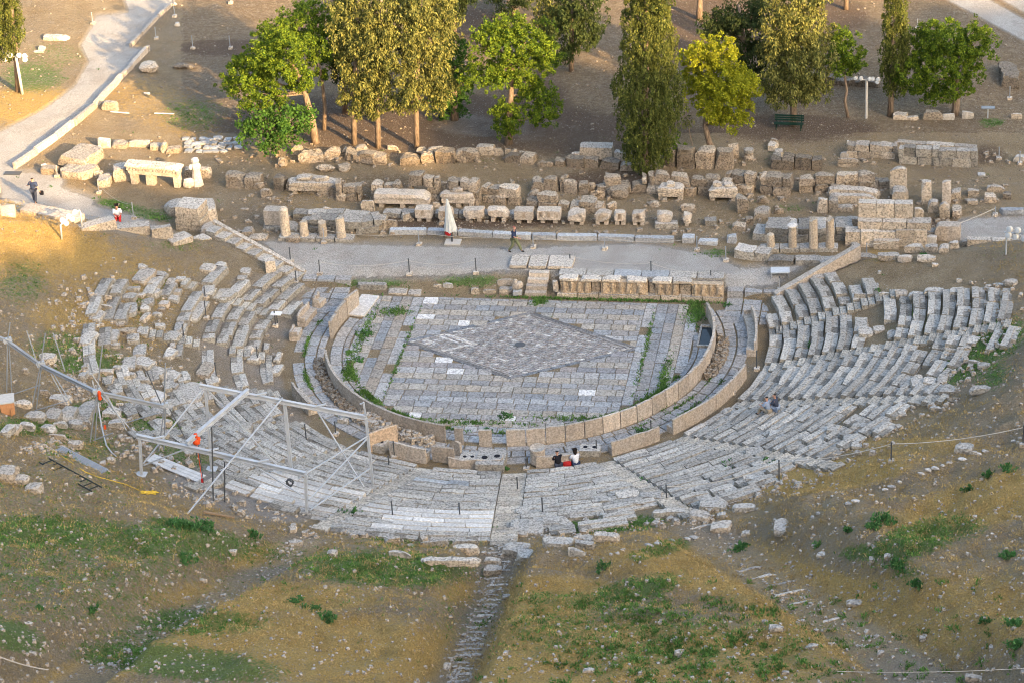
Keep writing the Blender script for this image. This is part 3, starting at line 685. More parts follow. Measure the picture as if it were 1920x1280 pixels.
wallpx('ruined_wall','long low reddish-brown wall running to the tall base at the right',[(1500,364),(1668,356)],1.3,.8,1.1,2,seed=14,top=.95)
wallpx('ruined_wall','rough brown back wall under the three yellow conifers',[(560,306),(640,300),(700,312),(900,306)],.75,.8,1.2,1,seed=15,miss=.12,rnd=.6,rough=.09,col=.85)
wallpx('ruined_wall','low back wall under the white marble chest',[(945,306),(1060,314),(1195,322)],.6,.7,1.1,1,seed=16,miss=.05,col=.9)
wallpx('ruined_wall','back wall of square rough blocks right of the big cypress trunk',[(1238,308),(1268,316),(1375,322)],1.15,1.1,1.0,1,seed=17,col=.9)
wallpx('ruined_wall','dark low back wall below the green bench',[(1445,318),(1540,322)],.8,.8,.9,1,seed=18,col=.75)
wallpx('ruined_wall','dark sunken trench wall across the upper right park',[(1540,160),(1650,165)],.5,.6,.8,1,seed=19,col=.7)
wallpx('ruined_wall','grey finely coursed wall base at the right edge of the ruins',[(1685,308),(1760,312),(1832,315)],1.1,.6,.9,2,'seat_marble',seed=20,col=.85,rnd=.2,rough=.025)
wallpx('ruined_wall','upper step of the grey coursed wall at the right',[(1588,296),(1680,300)],.9,.7,.8,2,'marble',seed=21,col=.8,rnd=.25,top=.7)
wallpx('ruined_wall','back step of the grey coursed wall at the right, with a long flat coping',[(1680,286),(1830,296)],.7,.5,1.4,1,'marble',seed=22,col=.85,rnd=.15,rough=.02)
wallpx('ruined_wall','dark overgrown wall in the top right corner beside the road',[(1882,168),(1914,168)],.9,2.9,1.4,1,'breccia',seed=23,col=.7,rough=.08)
wallpx('ruined_wall','foundation courses of grey blocks behind the right columns',[(1410,452),(1480,456),(1600,452)],.9,1.5,1.2,2,'seat_marble',seed=24,col=.85,rnd=.2,top=.8)
wallpx('ruined_wall','low flat block foundation left of the four right columns',[(1376,484),(1440,492)],.55,.9,1.3,1,'seat_marble',seed=25,col=.95,rnd=.2)
wallpx('ruined_wall','row of large grey blocks below the right columns, beside the gravel',[(1440,498),(1600,502)],.35,.8,1.3,1,'seat_marble',seed=26,col=.8,rnd=.2)
wallpx('ruined_wall','two-course foundation of grey blocks behind the four left column stumps',[(582,436),(680,440),(718,434)],.85,1.1,1.2,2,'seat_marble',seed=27,col=.85,rnd=.25,top=.75)
wallpx('ruined_wall','grey flat blocks behind the left column row',[(550,412),(690,416)],.45,.8,1.2,1,'seat_marble',seed=28,col=.85,rnd=.2)
wallpx('ruined_wall','low grey kerb of blocks behind the row of carved blocks',[(718,408),(860,410),(990,412)],.3,.7,1.1,1,'seat_marble',seed=29,col=.75,rnd=.3,miss=.2)
wallpx('ruined_wall','flat grey blocks behind the carved blocks at the right',[(1190,432),(1345,424)],.3,.6,1.2,1,'seat_marble',seed=30,col=.8,rnd=.3,miss=.25)
# clean ashlar wall at the right
e_=wallpx('ashlar_wall','clean pale ashlar wall in three steps behind the right end of the path',[(1585,463),(1738,463)],1.0,.8,1.3,1,'marble',.008,.06,1,1.08,0,'ashlar wall',seed=31)
def onwall(e,x,y,z,w,d,h,mat='marble',col=1.05,n=1):
    for i in range(n): rb('wall_block',w/n*.99,d,h,mat,e,(x+(i-(n-1)/2)*w/n,y,z),0,.01,.08,.3,col*random.uniform(.94,1.05))
onwall(e_,2.85,.75,1.0,4.3,.75,.5,n=3); onwall(e_,2.3,1.2,1.5,3.2,.6,.95,n=3)
o=blk('stone_block','low plain block standing in front of the clean ashlar wall','block',(1638,441,1686,468),h=.55,mat='marble',rough=.012,rnd=.1)
# conglomerate lumps and fallen stones behind: (box, label, mat, h, col)
L_=[((592,304,628,324),'rounded pale boulder on the left wall, left one of two',.5,'breccia',1.3),((630,302,655,324),'lumpy pale boulder on the left wall beside another',.5,'breccia',1.3),((447,336,470,349),'dark rough stone lying left of three in front of the long wall',.4,'breccia',1.),((474,337,493,356),'brown stone second of three in front of the long wall',.5,'breccia',.9),((484,350,507,372),'square brown stone tilted in front of the long wall',.6,'breccia',.95),
((663,270,691,297),'squared grey block with a yellow tuft under the leftmost conifer trunk',.75,'marble',.85),((640,276,662,292),'cut grey blocks at the foot of the left conifer trunk',.5,'marble',.8),((620,276,640,292),'small slanted grey block left of the cut grey ones',.4,'marble',.85),((724,273,750,283),'flat grey block between the two left conifer trunks',.3,'marble',.85),((798,272,830,299),'large rounded squared grey boulder right of the third conifer trunk',.8,'marble',.8),((777,270,800,292),'reddish brown stone behind the rounded grey boulder',.5,'breccia',1.1),
((890,268,928,292),'grey well-head block with a dark round hole',.6,'marble',.8),((926,277,946,292),'grey upright block first of four beside the well head',.5,'marble',.75),((946,277,959,293),'narrow grey block second of four beside the well head',.5,'marble',.7),((958,278,971,293),'narrow grey block third of four beside the well head',.5,'marble',.75),((972,282,990,298),'tilted grey block fourth beside the well head',.5,'marble',.85),((992,284,1010,300),'dark grey block last in the row right of the well head',.5,'marble',.65),
((1004,298,1042,315),'flat rough grey block at the edge of the hollow below the well-head row',.4,'breccia',1.),((546,270,568,292),'round-topped grey stone right of the leafy bush',.6,'marble',.85),((585,276,604,300),'big rough brown boulder right one of a pair below the pine trunk',.7,'breccia',.95),((557,286,583,308),'rough brown boulder left one of a pair below the pine trunk',.7,'breccia',1.),((518,288,536,316),'rounded brown boulder beside the dark trench under the leafy bush',.7,'breccia',.9),
((1215,372,1238,390) ,'small stone under the altar block with a cushion stone',.4,'breccia',1.),((1275,378,1304,400),'rough grey lump behind the gap in the carved row',.6,'breccia',1.1),((1378,362,1402,402),'tall pitted dark block right of the altar block',1.0,'breccia',.9),((1420,364,1442,384),'pitted dark cube in the middle right of the ruins',.6,'breccia',.9),((1450,388,1472,402),'small dark stone on the brown earth in the middle right',.35,'breccia',.9),((1412,384,1444,412),'grey pitted block above the right foundation',.6,'marble',.8),
((1135,340,1180,376),'sloping rough brown block leaning inside the jumble left of the cypress wall',.7,'breccia',.9),((1108,354,1134,375),'white-speckled rounded block in the jumble left of the cypress wall',.7,'breccia',1.25),((1134,376,1156,394),'pale pitted stone right of the low front wall',.5,'breccia',1.3),((1103,338,1118,362),'upright rough stone behind the jumble left of the cypress wall',.7,'breccia',1.),((990,350,1014,372),'golden-brown pitted block at the left end of the jumble',.6,'breccia',1.2),
((1498,290,1516,303),'white rounded stone on the dark wall below the bench',.35,'white_marble',.7),((1573,285,1592,297),'pale stone at the left end of the right coursed wall',.35,'white_marble',.75),((1570,296,1618,314),'broad flat-topped grey block at the left end of the right coursed wall',.6,'marble',.7),((1610,266,1636,284),'angular dark grey stone on the back step of the right wall',.5,'marble',.6),((1636,268,1656,284),'grey angular stone right of the darkest one on the back step',.45,'marble',.75),((1588,265,1602,274),'small bright white block at the back left of the right coursed wall',.3,'white_marble',1.),
((1675,210,1702,226),'pale slab left one of the row under the right pine',.35,'marble',1.),((1690,216,1722,226),'low pale slab in front of the left one under the right pine',.25,'marble',1.05),((1728,206,1770,226),'long grey rock in the row under the right pine',.55,'marble',.85),((1768,213,1790,226),'pale rock beside the right pine trunk',.4,'white_marble',.75),((1801,208,1827,224),'round pale rock right of the right pine trunk',.5,'white_marble',.7),((1894,212,1918,224),'pile-like pale rock at the right photo edge',.4,'marble',1.),((1760,174,1775,181),'small white block behind the right pine trunk',.25,'white_marble',.9),
((1898,288,1925,304) ,'ridged white column piece lying at the right photo edge',.35,'white_marble',.8),((1832,322,1848,333),'square white slab lying flat on bare earth at the right',.08,'white_marble',.75),((1842,284,1854,291),'small grey stone right of the coursed wall',.25,'marble',.8),
((255,110,292,140),'sunlit golden rock heap beside the kerb of the gravel road',.7,'breccia',1.5),((190,188,222,208),'grey squared rock below the gravel road kerb',.6,'marble',.8),((318,118,362,132),'dark brush-covered stones left of the big pine',.3,'breccia',.6),((326,40,336,50),'small white rock on the slope above the ruins, left of the pine',.25,'white_marble',.8),((60,94,82,100),'low white slab on the grass behind the floodlight pole',.2,'white_marble',.8),((70,85,84,96),'round white stone on the grass behind the floodlight pole',.3,'white_marble',.8),
((78,65,128,78),'ring of pale rocks round a hollow left of the gravel road',.25,'marble',1.),((268,172,280,178),'small white stone in the dry earth above the left ruins',.15,'white_marble',.8)]
for bx,lab,h,mt,c in L_: blk('stone_block' if mt!='breccia' else 'boulder',lab,'stone block' if mt!='breccia' else 'boulder',bx,h=h,mat=mt,rough=.05 if mt!='breccia' else .09,rnd=.45,col=c,shape='rock' if mt=='breccia' and h<.75 else 'box')
# carved blocks in a row on little feet
row=[((778,388,810,418),'first carved block from the left in the row behind the kerb, pale with worn corners',0),((821,391,848,420),'carved block hidden by the closed parasol',1),((867,388,907,418),'carved block right of the parasol with a broken right corner',2),((915,389,953,419),'broken carved block left of the square one above the walking man',3),((964,390,1000,421),'square carved block with three grooves above the walking man',0),((1007,391,1051,421),'widest carved block with three groups of grooves',0),((1063,398,1098,424),'low rounded carved block right of the widest one',2),
((1113,396,1143,424),'rounded carved block with a bulge on the left',3),((1152,394,1173,424),'narrow faceted carved block below the cypress',1),((1185,394,1209,425),'carved block narrowing downwards right of the narrow one',1),((1231,395,1260,426),'square carved block with a panel, right part of the row',2),((1280,397,1294,427),'slim upright carved fragment at the right end of the row',3)]
for bx,lab,ty in row:
    F_,w,d,h=bbox_place(*bx,h=.62); e_=empty('carved_block',F_+Vector((0,.4,0)),0,lab,'carved block')
    rb('block',w,.75,.60,'beige',e_,(0,0,.26),0,[.012,.03,.05,.07][ty],[.12,.3,.5,.7][ty],.16,1.12)
    for s_ in ((-1,1) if w>.6 else (0,)): rb('foot',min(.26,w*.5),.5,.30,'beige',e_,(s_*w*.27,0,-.03),0,.008,.06,.3,1.0)
    if ty<2:
        for q in ([-.33,0,.33] if w>1.2 else [0]):
            for k in (-1,0,1): MB().box((q*w+k*.07,-.378-.02*ty,.62),(.022,.03,.34)).build('groove','wood',e_)  # brown strips on the face stand in for shade in the grooves
# moulded beams on feet
def beamst(bx,label,h,topstones=0,legs=2,mat='beige',col=1.05,rz=0):
    F_,w,d,hh=bbox_place(*bx,h=h); e_=empty('altar_block',F_+Vector((0,.45,0)),rz,label,'moulded block')
    lh=h*.34; rb('block',w*.94,.8,h*.3,mat,e_,(0,0,lh-.02),0,.01,.1,.25,col); rb('cornice',w,.95,h*.36,mat,e_,(0,0,lh+h*.3-.025),0,.03,.4,.2,col*.97)
    for i in range(legs): rb('foot',.3,.55,lh+.03,mat,e_,((i/(legs-1)-.5)*w*.72,0,-.03),0,.01,.1,.3,col)
    for i in range(topstones): rb('loose_top_stone',w*.32,.5,.25,mat,e_,((i-(topstones-1)/2)*w*.36,0,lh+h*.66-.02),0,.04,.6,.15,col*.95)
    return e_
beamst((537,335,634,368),'long moulded block on round feet with two loose stones on top',.95,2,2,'marble',1.1)
beamst((697,355,811,393),'long moulded beam on three feet left of the parasol',1.05,0,3)
beamst((825,357,893,392),'moulded block in two halves right behind the parasol top',1.05,1,3)
beamst((1232,347,1282,378),'moulded altar block on two feet with a cushion stone on top, below the cypress',.9,1,2,'marble',1.15)
beamst((1327,343,1383,380),'moulded altar block on two feet with two slabs on top',.95,2,2,'marble',1.15)
e_=empty('marble_chest',P(1118,303),0,'white marble chest-like block with a narrow gabled piece beside it, left of the cypress','marble block')
rb('chest',2.1,.9,.85,'marble',e_,(0,.4,.12),0,.012,.12,.25,1.12)
for s_ in (-.6,.6): rb('foot',.25,.4,.16,'marble',e_,(s_,.35,-.02),0,.01,.1,.3,1)
blk('marble_block','gabled white block touching the left end of the marble chest','marble block',(1072,283,1093,304),h=.6,mat='marble',col=1.12,rnd=.5)
blk('marble_block','white square block half hidden by the big cypress foliage','marble block',(1153,279,1178,306),h=.75,mat='marble',col=1.12,rnd=.2)
# standing stones
for bx,lab,h in (((1364,266,1386,298),'tall brown standing stone with broken top right of the curved trunk',.95),):
    blk('standing_stone',lab,'standing stone',bx,h=h,mat='breccia',rnd=.4,col=1.25,wd=.45)
e_=empty('column_stump',P(1404,298),0,'short brown base with a dark round cap beside the standing stone','column stump'); MB().lathe((0,0,0),[(.32,0),(.34,.15),(.26,.3),(.26,.45)],14).build('shaft','breccia',e_); MB().lathe((0,0,0),[(.24,.452),(.33,.5),(.32,.68),(.2,.72)],14).build('cap','seat_marble',e_)
wallpx('stone_line','short crooked line of pale blocks running away below the green bench',[(1450,304),(1452,285),(1462,268)],.35,.5,.8,1,'marble',.03,.4,1,.95,0,'stone line',seed=40)
# columns
def column(px,py,h,r,label,top='broken',mat='beige',lean=0,col=1.1,z=None):
    p=P(px,py) if z is None else PZ(px,py,z); V=[];F=[];n=32; m_=7
    for i in range(m_):
        zz=h*i/(m_-1); q=r*(1-.10*i/(m_-1))
        for k in range(n):
            a=2*PI*k/n; rr_=q*(1-.055*(k%2)); z_=zz
            if i==m_-1 and top=='broken': z_=zz-.30*max(0,math.sin(a+px))*h*.3-.03*math.sin(a*5+px)
            if i==m_-1 and top=='round': rr_*=.55
            if i==m_-2 and top=='round': z_=h*.93
            V.append((rr_*math.cos(a),rr_*math.sin(a),z_))
    for i in range(m_-1):
        for k in range(n): F.append((i*n+k,i*n+(k+1)%n,(i+1)*n+(k+1)%n,(i+1)*n+k))
    F.append(tuple((m_-1)*n+k for k in range(n)))
    o=mesh('column',V,F,mat,None,p); o.color=(col,col*.97,col*.9,1); o.rotation_euler=(0,lean,0); tag(o,label,'column'); return p,o
# left row: plinth strip
pa,pb=P(522,451),P(663,455)
e_=empty('column_plinth',(pa+pb)/2,math.atan2(pb.y-pa.y,pb.x-pa.x),'low grey strip of slabs carrying four short columns at the left','plinth')
for i in range(4): rb('plinth_slab',(pb-pa).length/4*.99,.75,.3,'seat_marble',e_,((i-1.5)*(pb-pa).length/4,.3,-.08),0,.012,.12,.4,1)
zc=pa.z+.22
for px,py,h,r,lab,tp in ((536,440,1.85,.30,'tallest short column with rounded top, leftmost of four on the grey strip','round'),(571,441,.95,.27,'short broken column second from the left on the grey strip','broken'),(606,442,.95,.27,'broken column third from the left on the grey strip','broken'),(640,444,1.3,.29,'pointed broken column fourth on the left grey strip','broken')): column(px,py,h,r,lab,tp,z=zc)
pa,pb=P(1425,474),P(1572,472)
e_=empty('column_plinth',(pa+pb)/2,math.atan2(pb.y-pa.y,pb.x-pa.x),'grey step carrying four columns at the right','plinth')
for i in range(4): rb('plinth_slab',(pb-pa).length/4*.99,.75,.34,'seat_marble',e_,((i-1.5)*(pb-pa).length/4,.3,-.08),0,.012,.12,.4,1)
zc=pa.z+.26
for px,py,h,r,lab,tp in ((1445,462,.85,.24,'shortest plain column, leftmost of four on the right step','round'),(1486,463,1.30,.25,'column with a flat round cap, second of four on the right step','cap'),(1525,464,1.9,.27,'tallest fluted column, third of four on the right step','broken'),(1556,463,1.9,.26,'fluted column with chipped top, rightmost of four on the right step','broken')):
    p,o=column(px,py,h,r,lab,tp,z=zc)
    if tp=='cap': MB().lathe((0,0,h),[(.22,0),(.31,.06),(.30,.14),(.12,.2)],20).build('capital','white_marble',o)
# monuments and blocks, left
e_=empty('pedestal',P(536,432),R(-3),'large smooth block on a grey base left of the tallest short column','pedestal'); e_.location+=Vector((-.55,.3,0))
rb('base',2.3,.9,.35,'seat_marble',e_,(.2,0,-.05),0,.02,.2,.3,.95); rb('block',1.35,.75,1.0,'beige',e_,(-.1,.05,.3),0,.008,.1,.4,1.1)
e_=empty('pedestal',P(352,436),R(-8),'stacked square pedestal of four courses by the path at the left','pedestal')
for i,(w,h,z) in enumerate(((1.75,.42,-.05),(1.7,.38,.372),(1.6,.42,.755),(1.55,.42,1.18))): rb('course',w,1.5,h,'marble',e_,(0,.9,z),0,.015,.12,.35,(.95,1.,1.05,1.08)[i])
blk('stone_block','long grey blocks leaning behind the stacked pedestal, right side','stone block',(352,372,400,420),h=.9,mat='marble',rz=R(20),col=.95,rnd=.3)
o=blk('fluted_fragment','fluted slanting column piece leaning left of the stacked pedestal','column fragment',(306,372,346,404),h=.6,mat='marble',rz=R(35),col=1,rnd=.5)
blk('stone_block','rough pale block right of the stacked pedestal, upper one','stone block',(376,414,417,446),h=.6,mat='beige',col=.95,rnd=.5)
e_=empty('entablature_bench',P(290,350),R(-7),'long sunlit cornice beam resting on three beige feet at the left','moulded beam')
rb('beam',3.5,.7,.42,'beige',e_,(0,.3,.78),0,.012,.15,.3,1.15); rb('cornice',3.9,.9,.28,'marble',e_,(0,.3,1.2),0,.03,.35,.16,1.15)
for x in (-1.45,-.3,1.5): rb('foot',.55 if x<1 and x>-1 else .38,.5,.82,'beige',e_,(x,.3,-.02),0,.012,.1,.3,1.1)
t_=MB()
for i in range(16): t_.box((-1.7+i*.23,-.10,1.14),(.12,.12,.1))
t_.build('dentils','beige',e_)
p=P(371,347); e_=empty('statue',p,0,'tall pale headless statue fragment standing at the right of the cornice beam','statue'); MB().lathe((0,0,0),[(.40,0),(.38,.2),(.30,.6),(.26,1.0),(.32,1.25),(.34,1.4),(.22,1.55),(.2,1.6),(.26,1.7),(.24,1.85),(.1,1.92)],14,.08).build('draped_body','white_marble',e_,(0,0,-.02))
rb('arm_stump',.22,.3,.3,'white_marble',e_,(-.28,-.1,1.15),0,.03,.6,.1)
blk('statue_fragment','crouched pale torso fragment leaning on the foot of the headless statue','statue',(341,328,363,355),h=.75,mat='white_marble',col=.95,rnd=.7,rough=.08,shape='rock')
for bx,lab,h,mt,c,rz in [((110,303,176,338),'curved fluted marble drape-like piece at the path edge left',.55,'marble',.95,-10),((208,303,246,342),'tall leaning curved grey fragment left of the cornice beam',.9,'marble',.95,20),((180,324,204,353),'grey hexagonal broken block by the rope post',.5,'marble',.95,10),((192,322,210,341),'small grey stone behind the hexagonal block',.4,'marble',.9,0),((176,320,192,335),'grey lump beside the curved drape-like piece',.4,'marble',.8,0),
 ((108,268,178,320),'large tilted grey slab rock left of the ruins',.9,'marble',.85,-20),((75,306,108,329),'dark rough rock under the white block at the path corner',.5,'breccia',.9,0),((76,306,90,322),'small white block on the dark rough rock',.45,'white_marble',.8,0),((182,257,208,279),'beige squared block left one of two on the back strip',.7,'beige',1.1,0),((237,261,281,277),'long worn pale block right one of two on the back strip',.45,'beige',1.,0),((300,266,313,288),'upright grey slab between the pale block and the flat slabs',.6,'marble',.9,0),
 ((205,262,240,280),'low grey block between the two on the back strip',.35,'marble',.8,0),((280,266,306,284),'low worn block right of the pale long one',.35,'marble',.8,0),((310,272,336,289),'rough dark heap at the left end of the flat slabs',.35,'breccia',.9,0),((281,308,298,318),'small white stone behind the cornice beam',.3,'white_marble',.8,0),((336,312,398,335),'golden rough wall stub behind the headless statue',.6,'breccia',1.4,0),
 ((448,424,475,444),'low grey block beside the path left of the pedestal',.3,'marble',.8,0),((533,440,562,455),'rough low stones under the left end of the column strip',.3,'breccia',1.1,0),((460,438,500,452),'flat reddish slab at the path edge left of the column strip',.15,'breccia',1.2,0),((604,389,632,405),'rounded grey stone standing on the blocks behind the columns',.55,'marble',.95,0),((608,406,646,425),'pitted grey block in front of the rounded stone',.5,'marble',.75,0),((566,399,590,420),'slanted grey slab left of the pitted block',.3,'marble',.9,0),
 ((677,374,704,396),'large grey boulder left of the long moulded beam',.7,'marble',.85,0),((722,410,745,430),'red-brown cut block at the left end of the blue kerb',.6,'breccia',1.2,0),((693,402,725,432),'grey pitted block right of the column foundation',.7,'marble',.75,0),((752,396,772,416),'pointed leaning pale fragment left of the first carved block',.5,'marble',1.,20),((811,378,826,390),'small beige cube between beam and parasol',.35,'beige',1.1,0),((450,388,468,395),'flat dark stone lying on bare earth above the path',.1,'marble',.7,0)]:
    blk('stone_block' if mt!='breccia' else 'boulder',lab,'stone block' if mt!='breccia' else 'boulder',bx,h=h,mat=mt,rz=R(rz),rnd=.4,rough=.05,col=c)
e_=empty('paving_patch',P(400,285),0,'patch of flat grey-blue slabs left of the leafy bush','paving'); rs=random.Random(3)
for i in range(26):
    px=350+(i%7)*15+rs.uniform(-4,4)+(i//7)*3; py=262+(i//7)*8+rs.uniform(-2,2); p=P(px,py); rb('slab',.55*rs.uniform(.7,1.3),.5*rs.uniform(.7,1.2),.14,'blue_marble',e_,p-e_.location-Vector((0,0,.03)),rs.uniform(-.2,.2),.015,.2,.3,rs.uniform(.85,1.1))
# right side monuments
for bx,lab,h,mt,c,rz,wd in [((1672,350,1702,385),'tall grey stele base in front of the tall slab at the right',.9,'marble',.9,0,.9),((1666,323,1700,368),'tall pale slab monument standing on the high base at the right',1.9,'marble',1.,0,.45),((1727,332,1745,386),'slender leaning fluted shaft right of the tall slab monument',1.6,'marble',1.,0,.5),((1714,384,1732,414),'upright faceted grey stone at the foot of the slender shaft',.8,'marble',.95,0,.4),((1738,370,1758,401),'egg-shaped fluted grey stone between the two shafts',.8,'marble',.95,0,.5),
 ((1765,345,1783,384),'broad fluted upright shaft second from the right',1.5,'beige',1.,0,.5),((1761,370,1780,410),'fluted lower drum in front of the broad shaft',1.0,'marble',1.0,0,.5),((1782,352,1801,378),'squared grey wall block right of the broad shaft',.6,'marble',.85,0,.9),((1551,349,1657,372),'long fluted column lying at the right, rear one of two',.55,'marble',1.,-4,.6),((1552,362,1656,382),'long fluted column lying at the right, front one of two',.5,'marble',1.05,-3,.5),((1531,369,1552,400),'pale pitted square pillar left one of a pair',.9,'marble',1.,0,.5),((1552,370,1572,400),'dark pitted square pillar right one of a pair',.9,'marble',.6,0,.5),
 ((1814,353,1837,370),'grey box-shaped block with a slot on bare earth at the right',.4,'marble',.85,0,.5),((1850,351,1882,360),'short fluted drum lying at the right',.35,'marble',.9,0,.3),((1872,391,1925,406),'long grey coffin-shaped block at the right photo edge',.4,'blue_marble',.9,0,.5),((1846,358,1870,381),'golden lit rubble heap at the right',.45,'breccia',1.4,0,.6),((1813,374,1832,385),'small dark stone below the slotted block',.3,'marble',.7,0,.4),((1880,364,1896,375),'dark stone right of the golden heap',.4,'breccia',.7,0,.4),((1785,378,1804,410),'rough pitted wall blocks beside the fluted drum',.5,'breccia',1.1,0,1.),
 ((1752,417,1801,452),'large pale sarcophagus-like block right of the ashlar wall',.95,'beige',1.,0,.8),((1737,432,1758,446),'broken pale slab left of the sarcophagus-like block',.4,'marble',1.,0,.5),((1736,442,1756,462),'white cube-shaped stone in front of the sarcophagus-like block',.55,'white_marble',.85,0,.4),((1779,450,1800,468),'white slotted block at the right end of the stone line',.45,'marble',1.1,0,.4),((1801,450,1816,463),'small white block right of the slotted one',.35,'marble',1.1,0,.35),((1695,458,1734,475),'irregular grey block first in the line right of the ashlar wall',.4,'marble',.95,0,.5),((1733,460,1758,475),'grey block second in the line right of the ashlar wall',.4,'marble',.9,0,.5),((1759,461,1780,475),'round moulded base third in the line right of the ashlar wall',.4,'marble',.95,0,.5),
 ((1645,470,1694,490),'two flat pale slabs above the right seats',.3,'marble',1.,0,.7),((1684,476,1712,492),'tilted beige block above the right seats',.35,'beige',.95,-15,.4),((1720,476,1755,492),'long pale stone wedge above the right seats',.3,'marble',1.,-8,.5),((1606,480,1646,500),'rounded grey rock beside the post at the top of the ramp wall',.6,'marble',.7,0,.6),((1565,384,1600,398),'grey curved stone behind the right column tops',.3,'marble',.8,0,.5),
 ((1362,436,1381,458),'square grey block at the left corner of the right foundation',.5,'blue_marble',1.,0,.5),((1427,464,1443,484),'rough dark-grey leaning stone at the first right column',.5,'marble',.8,0,.3),((1309,443,1345,461),'pale slab with two dark slots right of the blue kerb',.3,'blue_marble',1.1,-4,.6),((1370,420,1398,434),'white-speckled rough stone above the right foundation',.35,'breccia',1.2,0,.6),((1396,404,1412,422),'dark stone behind the right foundation corner',.4,'breccia',.8,0,.4),
 ((1585,409,1608,424),'small grey rounded block on the left step of the ashlar wall',.5,'marble',.9,0,.4),((1594,455,1606,470),'grey end block beside the right column step',.4,'marble',.9,0,.4)]:
    blk('stone_block' if mt!='breccia' else 'boulder',lab,'stone block' if mt!='breccia' else 'boulder',bx,h=h,mat=mt,rz=R(rz),rnd=.35,rough=.035,col=c,wd=wd)
# blue kerb along the path
pts=[(729,440),(800,441),(858,443),(924,447),(960,449),(996,450),(1043,451),(1120,452),(1190,455),(1264,457)]
e_=empty('kerb',P(*pts[0]),0,'long kerb of blue-grey marble blocks along the back of the gravel path','kerb')
for a,b_ in zip(pts[:-1],pts[1:]):
    A,B_=P(*a),P(*b_); q=(A+B_)/2; rb('kerb_block',(B_-A).length*.985,.42,.42,'blue_marble',e_,q-e_.location+Vector((0,.2,-.1)),math.atan2(B_.y-A.y,B_.x-A.x),.014,.15,.3,random.uniform(1.0,1.25))
blk('kerb_block','separate blue-grey kerb block right of the long kerb','kerb block',(1279,438,1302,457),h=.4,mat='blue_marble',rnd=.15,rough=.015,col=1.1)
# grates and steps
for bx,lab in (((52,324,128,332),'dark drain grate in the gravel by the left path'),): 
    p=P(24,326); o=MB().box((0,0,.03),(1.1,.5,.05)).build('drain_grate','dark_steel',None,p); tag(o,lab,'drain grate')
# road kerb wall, lit
rp_=[(30,318),(110,262),(185,200),(215,167),(283,95)]
wallpx('retaining_kerb','sunlit beige retaining kerb along the right side of the gravel road',rp_,.42,.25,2.4,1,'beige',.015,.1,1,1.1,0,'kerb wall',seed=50,part='kerb_block')
wallpx('retaining_kerb','upper thin kerb of the gravel road beside the post fence',[(248,90),(322,12)],.3,.2,2.4,1,'beige',.015,.1,1,1.,0,'kerb wall',seed=51,part='kerb_block')
# ================================================================ entrance walls and stage front
def slopewall(name,label,A,B_,t,h,n,mat='beige',part='wall_block',cat='wall',z0=None,z1=None,col=1.,rough=.012,rnd=.1):
    """wall whose top runs from z0 at A to z1 at B"""
    A=Vector(A);B_=Vector(B_); e_=empty(name,(A.x,A.y,0),0,label,cat); u=(B_-A); ang=math.atan2(u.y,u.x); L=math.hypot(u.x,u.y)
    for i in range(n):
        f0,f1=i/n,(i+1)/n; V=[];lx0,lx1=f0*L+.01,f1*L-.01; za,zb=z0+(z1-z0)*f0,z0+(z1-z0)*f1
        for lx,zt in ((lx0,za),(lx1,zb)):
            for yy in (-t/2,t/2): V+=[(lx,yy,zt-h-.4),(lx,yy,zt+random.uniform(-.015,.015))]
        o=mesh(part,V,[(0,4,5,1),(3,7,6,2),(1,5,7,3),(0,1,3,2),(4,6,7,5),(2,6,4,0)],mat,e_,None,ang); c=col*random.uniform(.93,1.07); o.color=(c,c,c,1)
    return e_
slopewall('ramp_wall','sloping beige wall climbing from the path at the right entrance',(14.0,6.0,0),(18.75,8.35,0),.42,1.3,5,z0=.62,z1=2.75,col=1.)
# left: marble stair with parapet
A=Vector((-14.3,6.5,0));B_=Vector((-20.4,9.0,0))
slopewall('stair_parapet','sloping pale parapet of the stair at the left entrance',A+Vector((.15,.45,0)),B_+Vector((.15,.45,0)),.28,1.2,5,'marble',z0=.75,z1=2.75,col=1.05)
e_=empty('side_stair',(0,0,0),0,'flight of grooved marble steps beside the sloping parapet at the left entrance','stairs')
for i in range(9):
    f=(i+.5)/9; q=A+(B_-A)*f; rb('step',.75,.95,.55,'seat_marble',e_,(q.x,q.y-.05,.05+f*2.0),math.atan2(B_.y-A.y,B_.x-A.x),.01,.1,.3,random.uniform(.95,1.1))
blk('stone_block','white standing block at the top of the first left seats beside the stair','stone block',(497,486,516,514),h=.85,mat='marble',wd=.5,rz=R(20),col=1.2,rnd=.12,rough=.015)
# top of left retaining wall: broad ledge blocks
def ledge(pts,label,w,h,bl,mat='beige',col=1.,z=None,seed=1,name='ledge_wall'):
    W=[P(x,y+6)+Vector((0,0,.42)) for x,y in pts]; e_=empty(name,W[0],0,label,'wall'); rs=random.Random(seed)
    for a,b_ in zip(W[:-1],W[1:]):
        L=(b_-a).length; n=max(1,round(L/bl)); ang=math.atan2(b_.y-a.y,b_.x-a.x)
        for i in range(n):
            q=a+(b_-a)*((i+.5)/n); rb('ledge_block',L/n*.985,w,h,mat,e_,q-W[0]-Vector((0,0,h)),ang,.012,.1,.35,col*rs.uniform(.93,1.08))
    return e_
ledge([(318,448),(425,460)],'flat light slabs at the head of the left stair, below the stacked pedestal',.95,.7,1.3,'marble',1.05,2.1,2)
ledge([(150,421),(215,423),(282,432)],'long pinkish marble ledge the tourist with the red trousers leans behind',.75,1.3,1.6,'marble',1.08,2.3,3)
ledge([(48,392),(150,412)],'sunlit pale ledge wall along the left path behind the floodlight stand',1.1,1.6,1.5,'beige',1.1,2.35,4)
ledge([(-25,394),(30,399)],'big sunlit step blocks at the left photo edge',1.2,2.0,1.0,'beige',1.2,2.9,5)
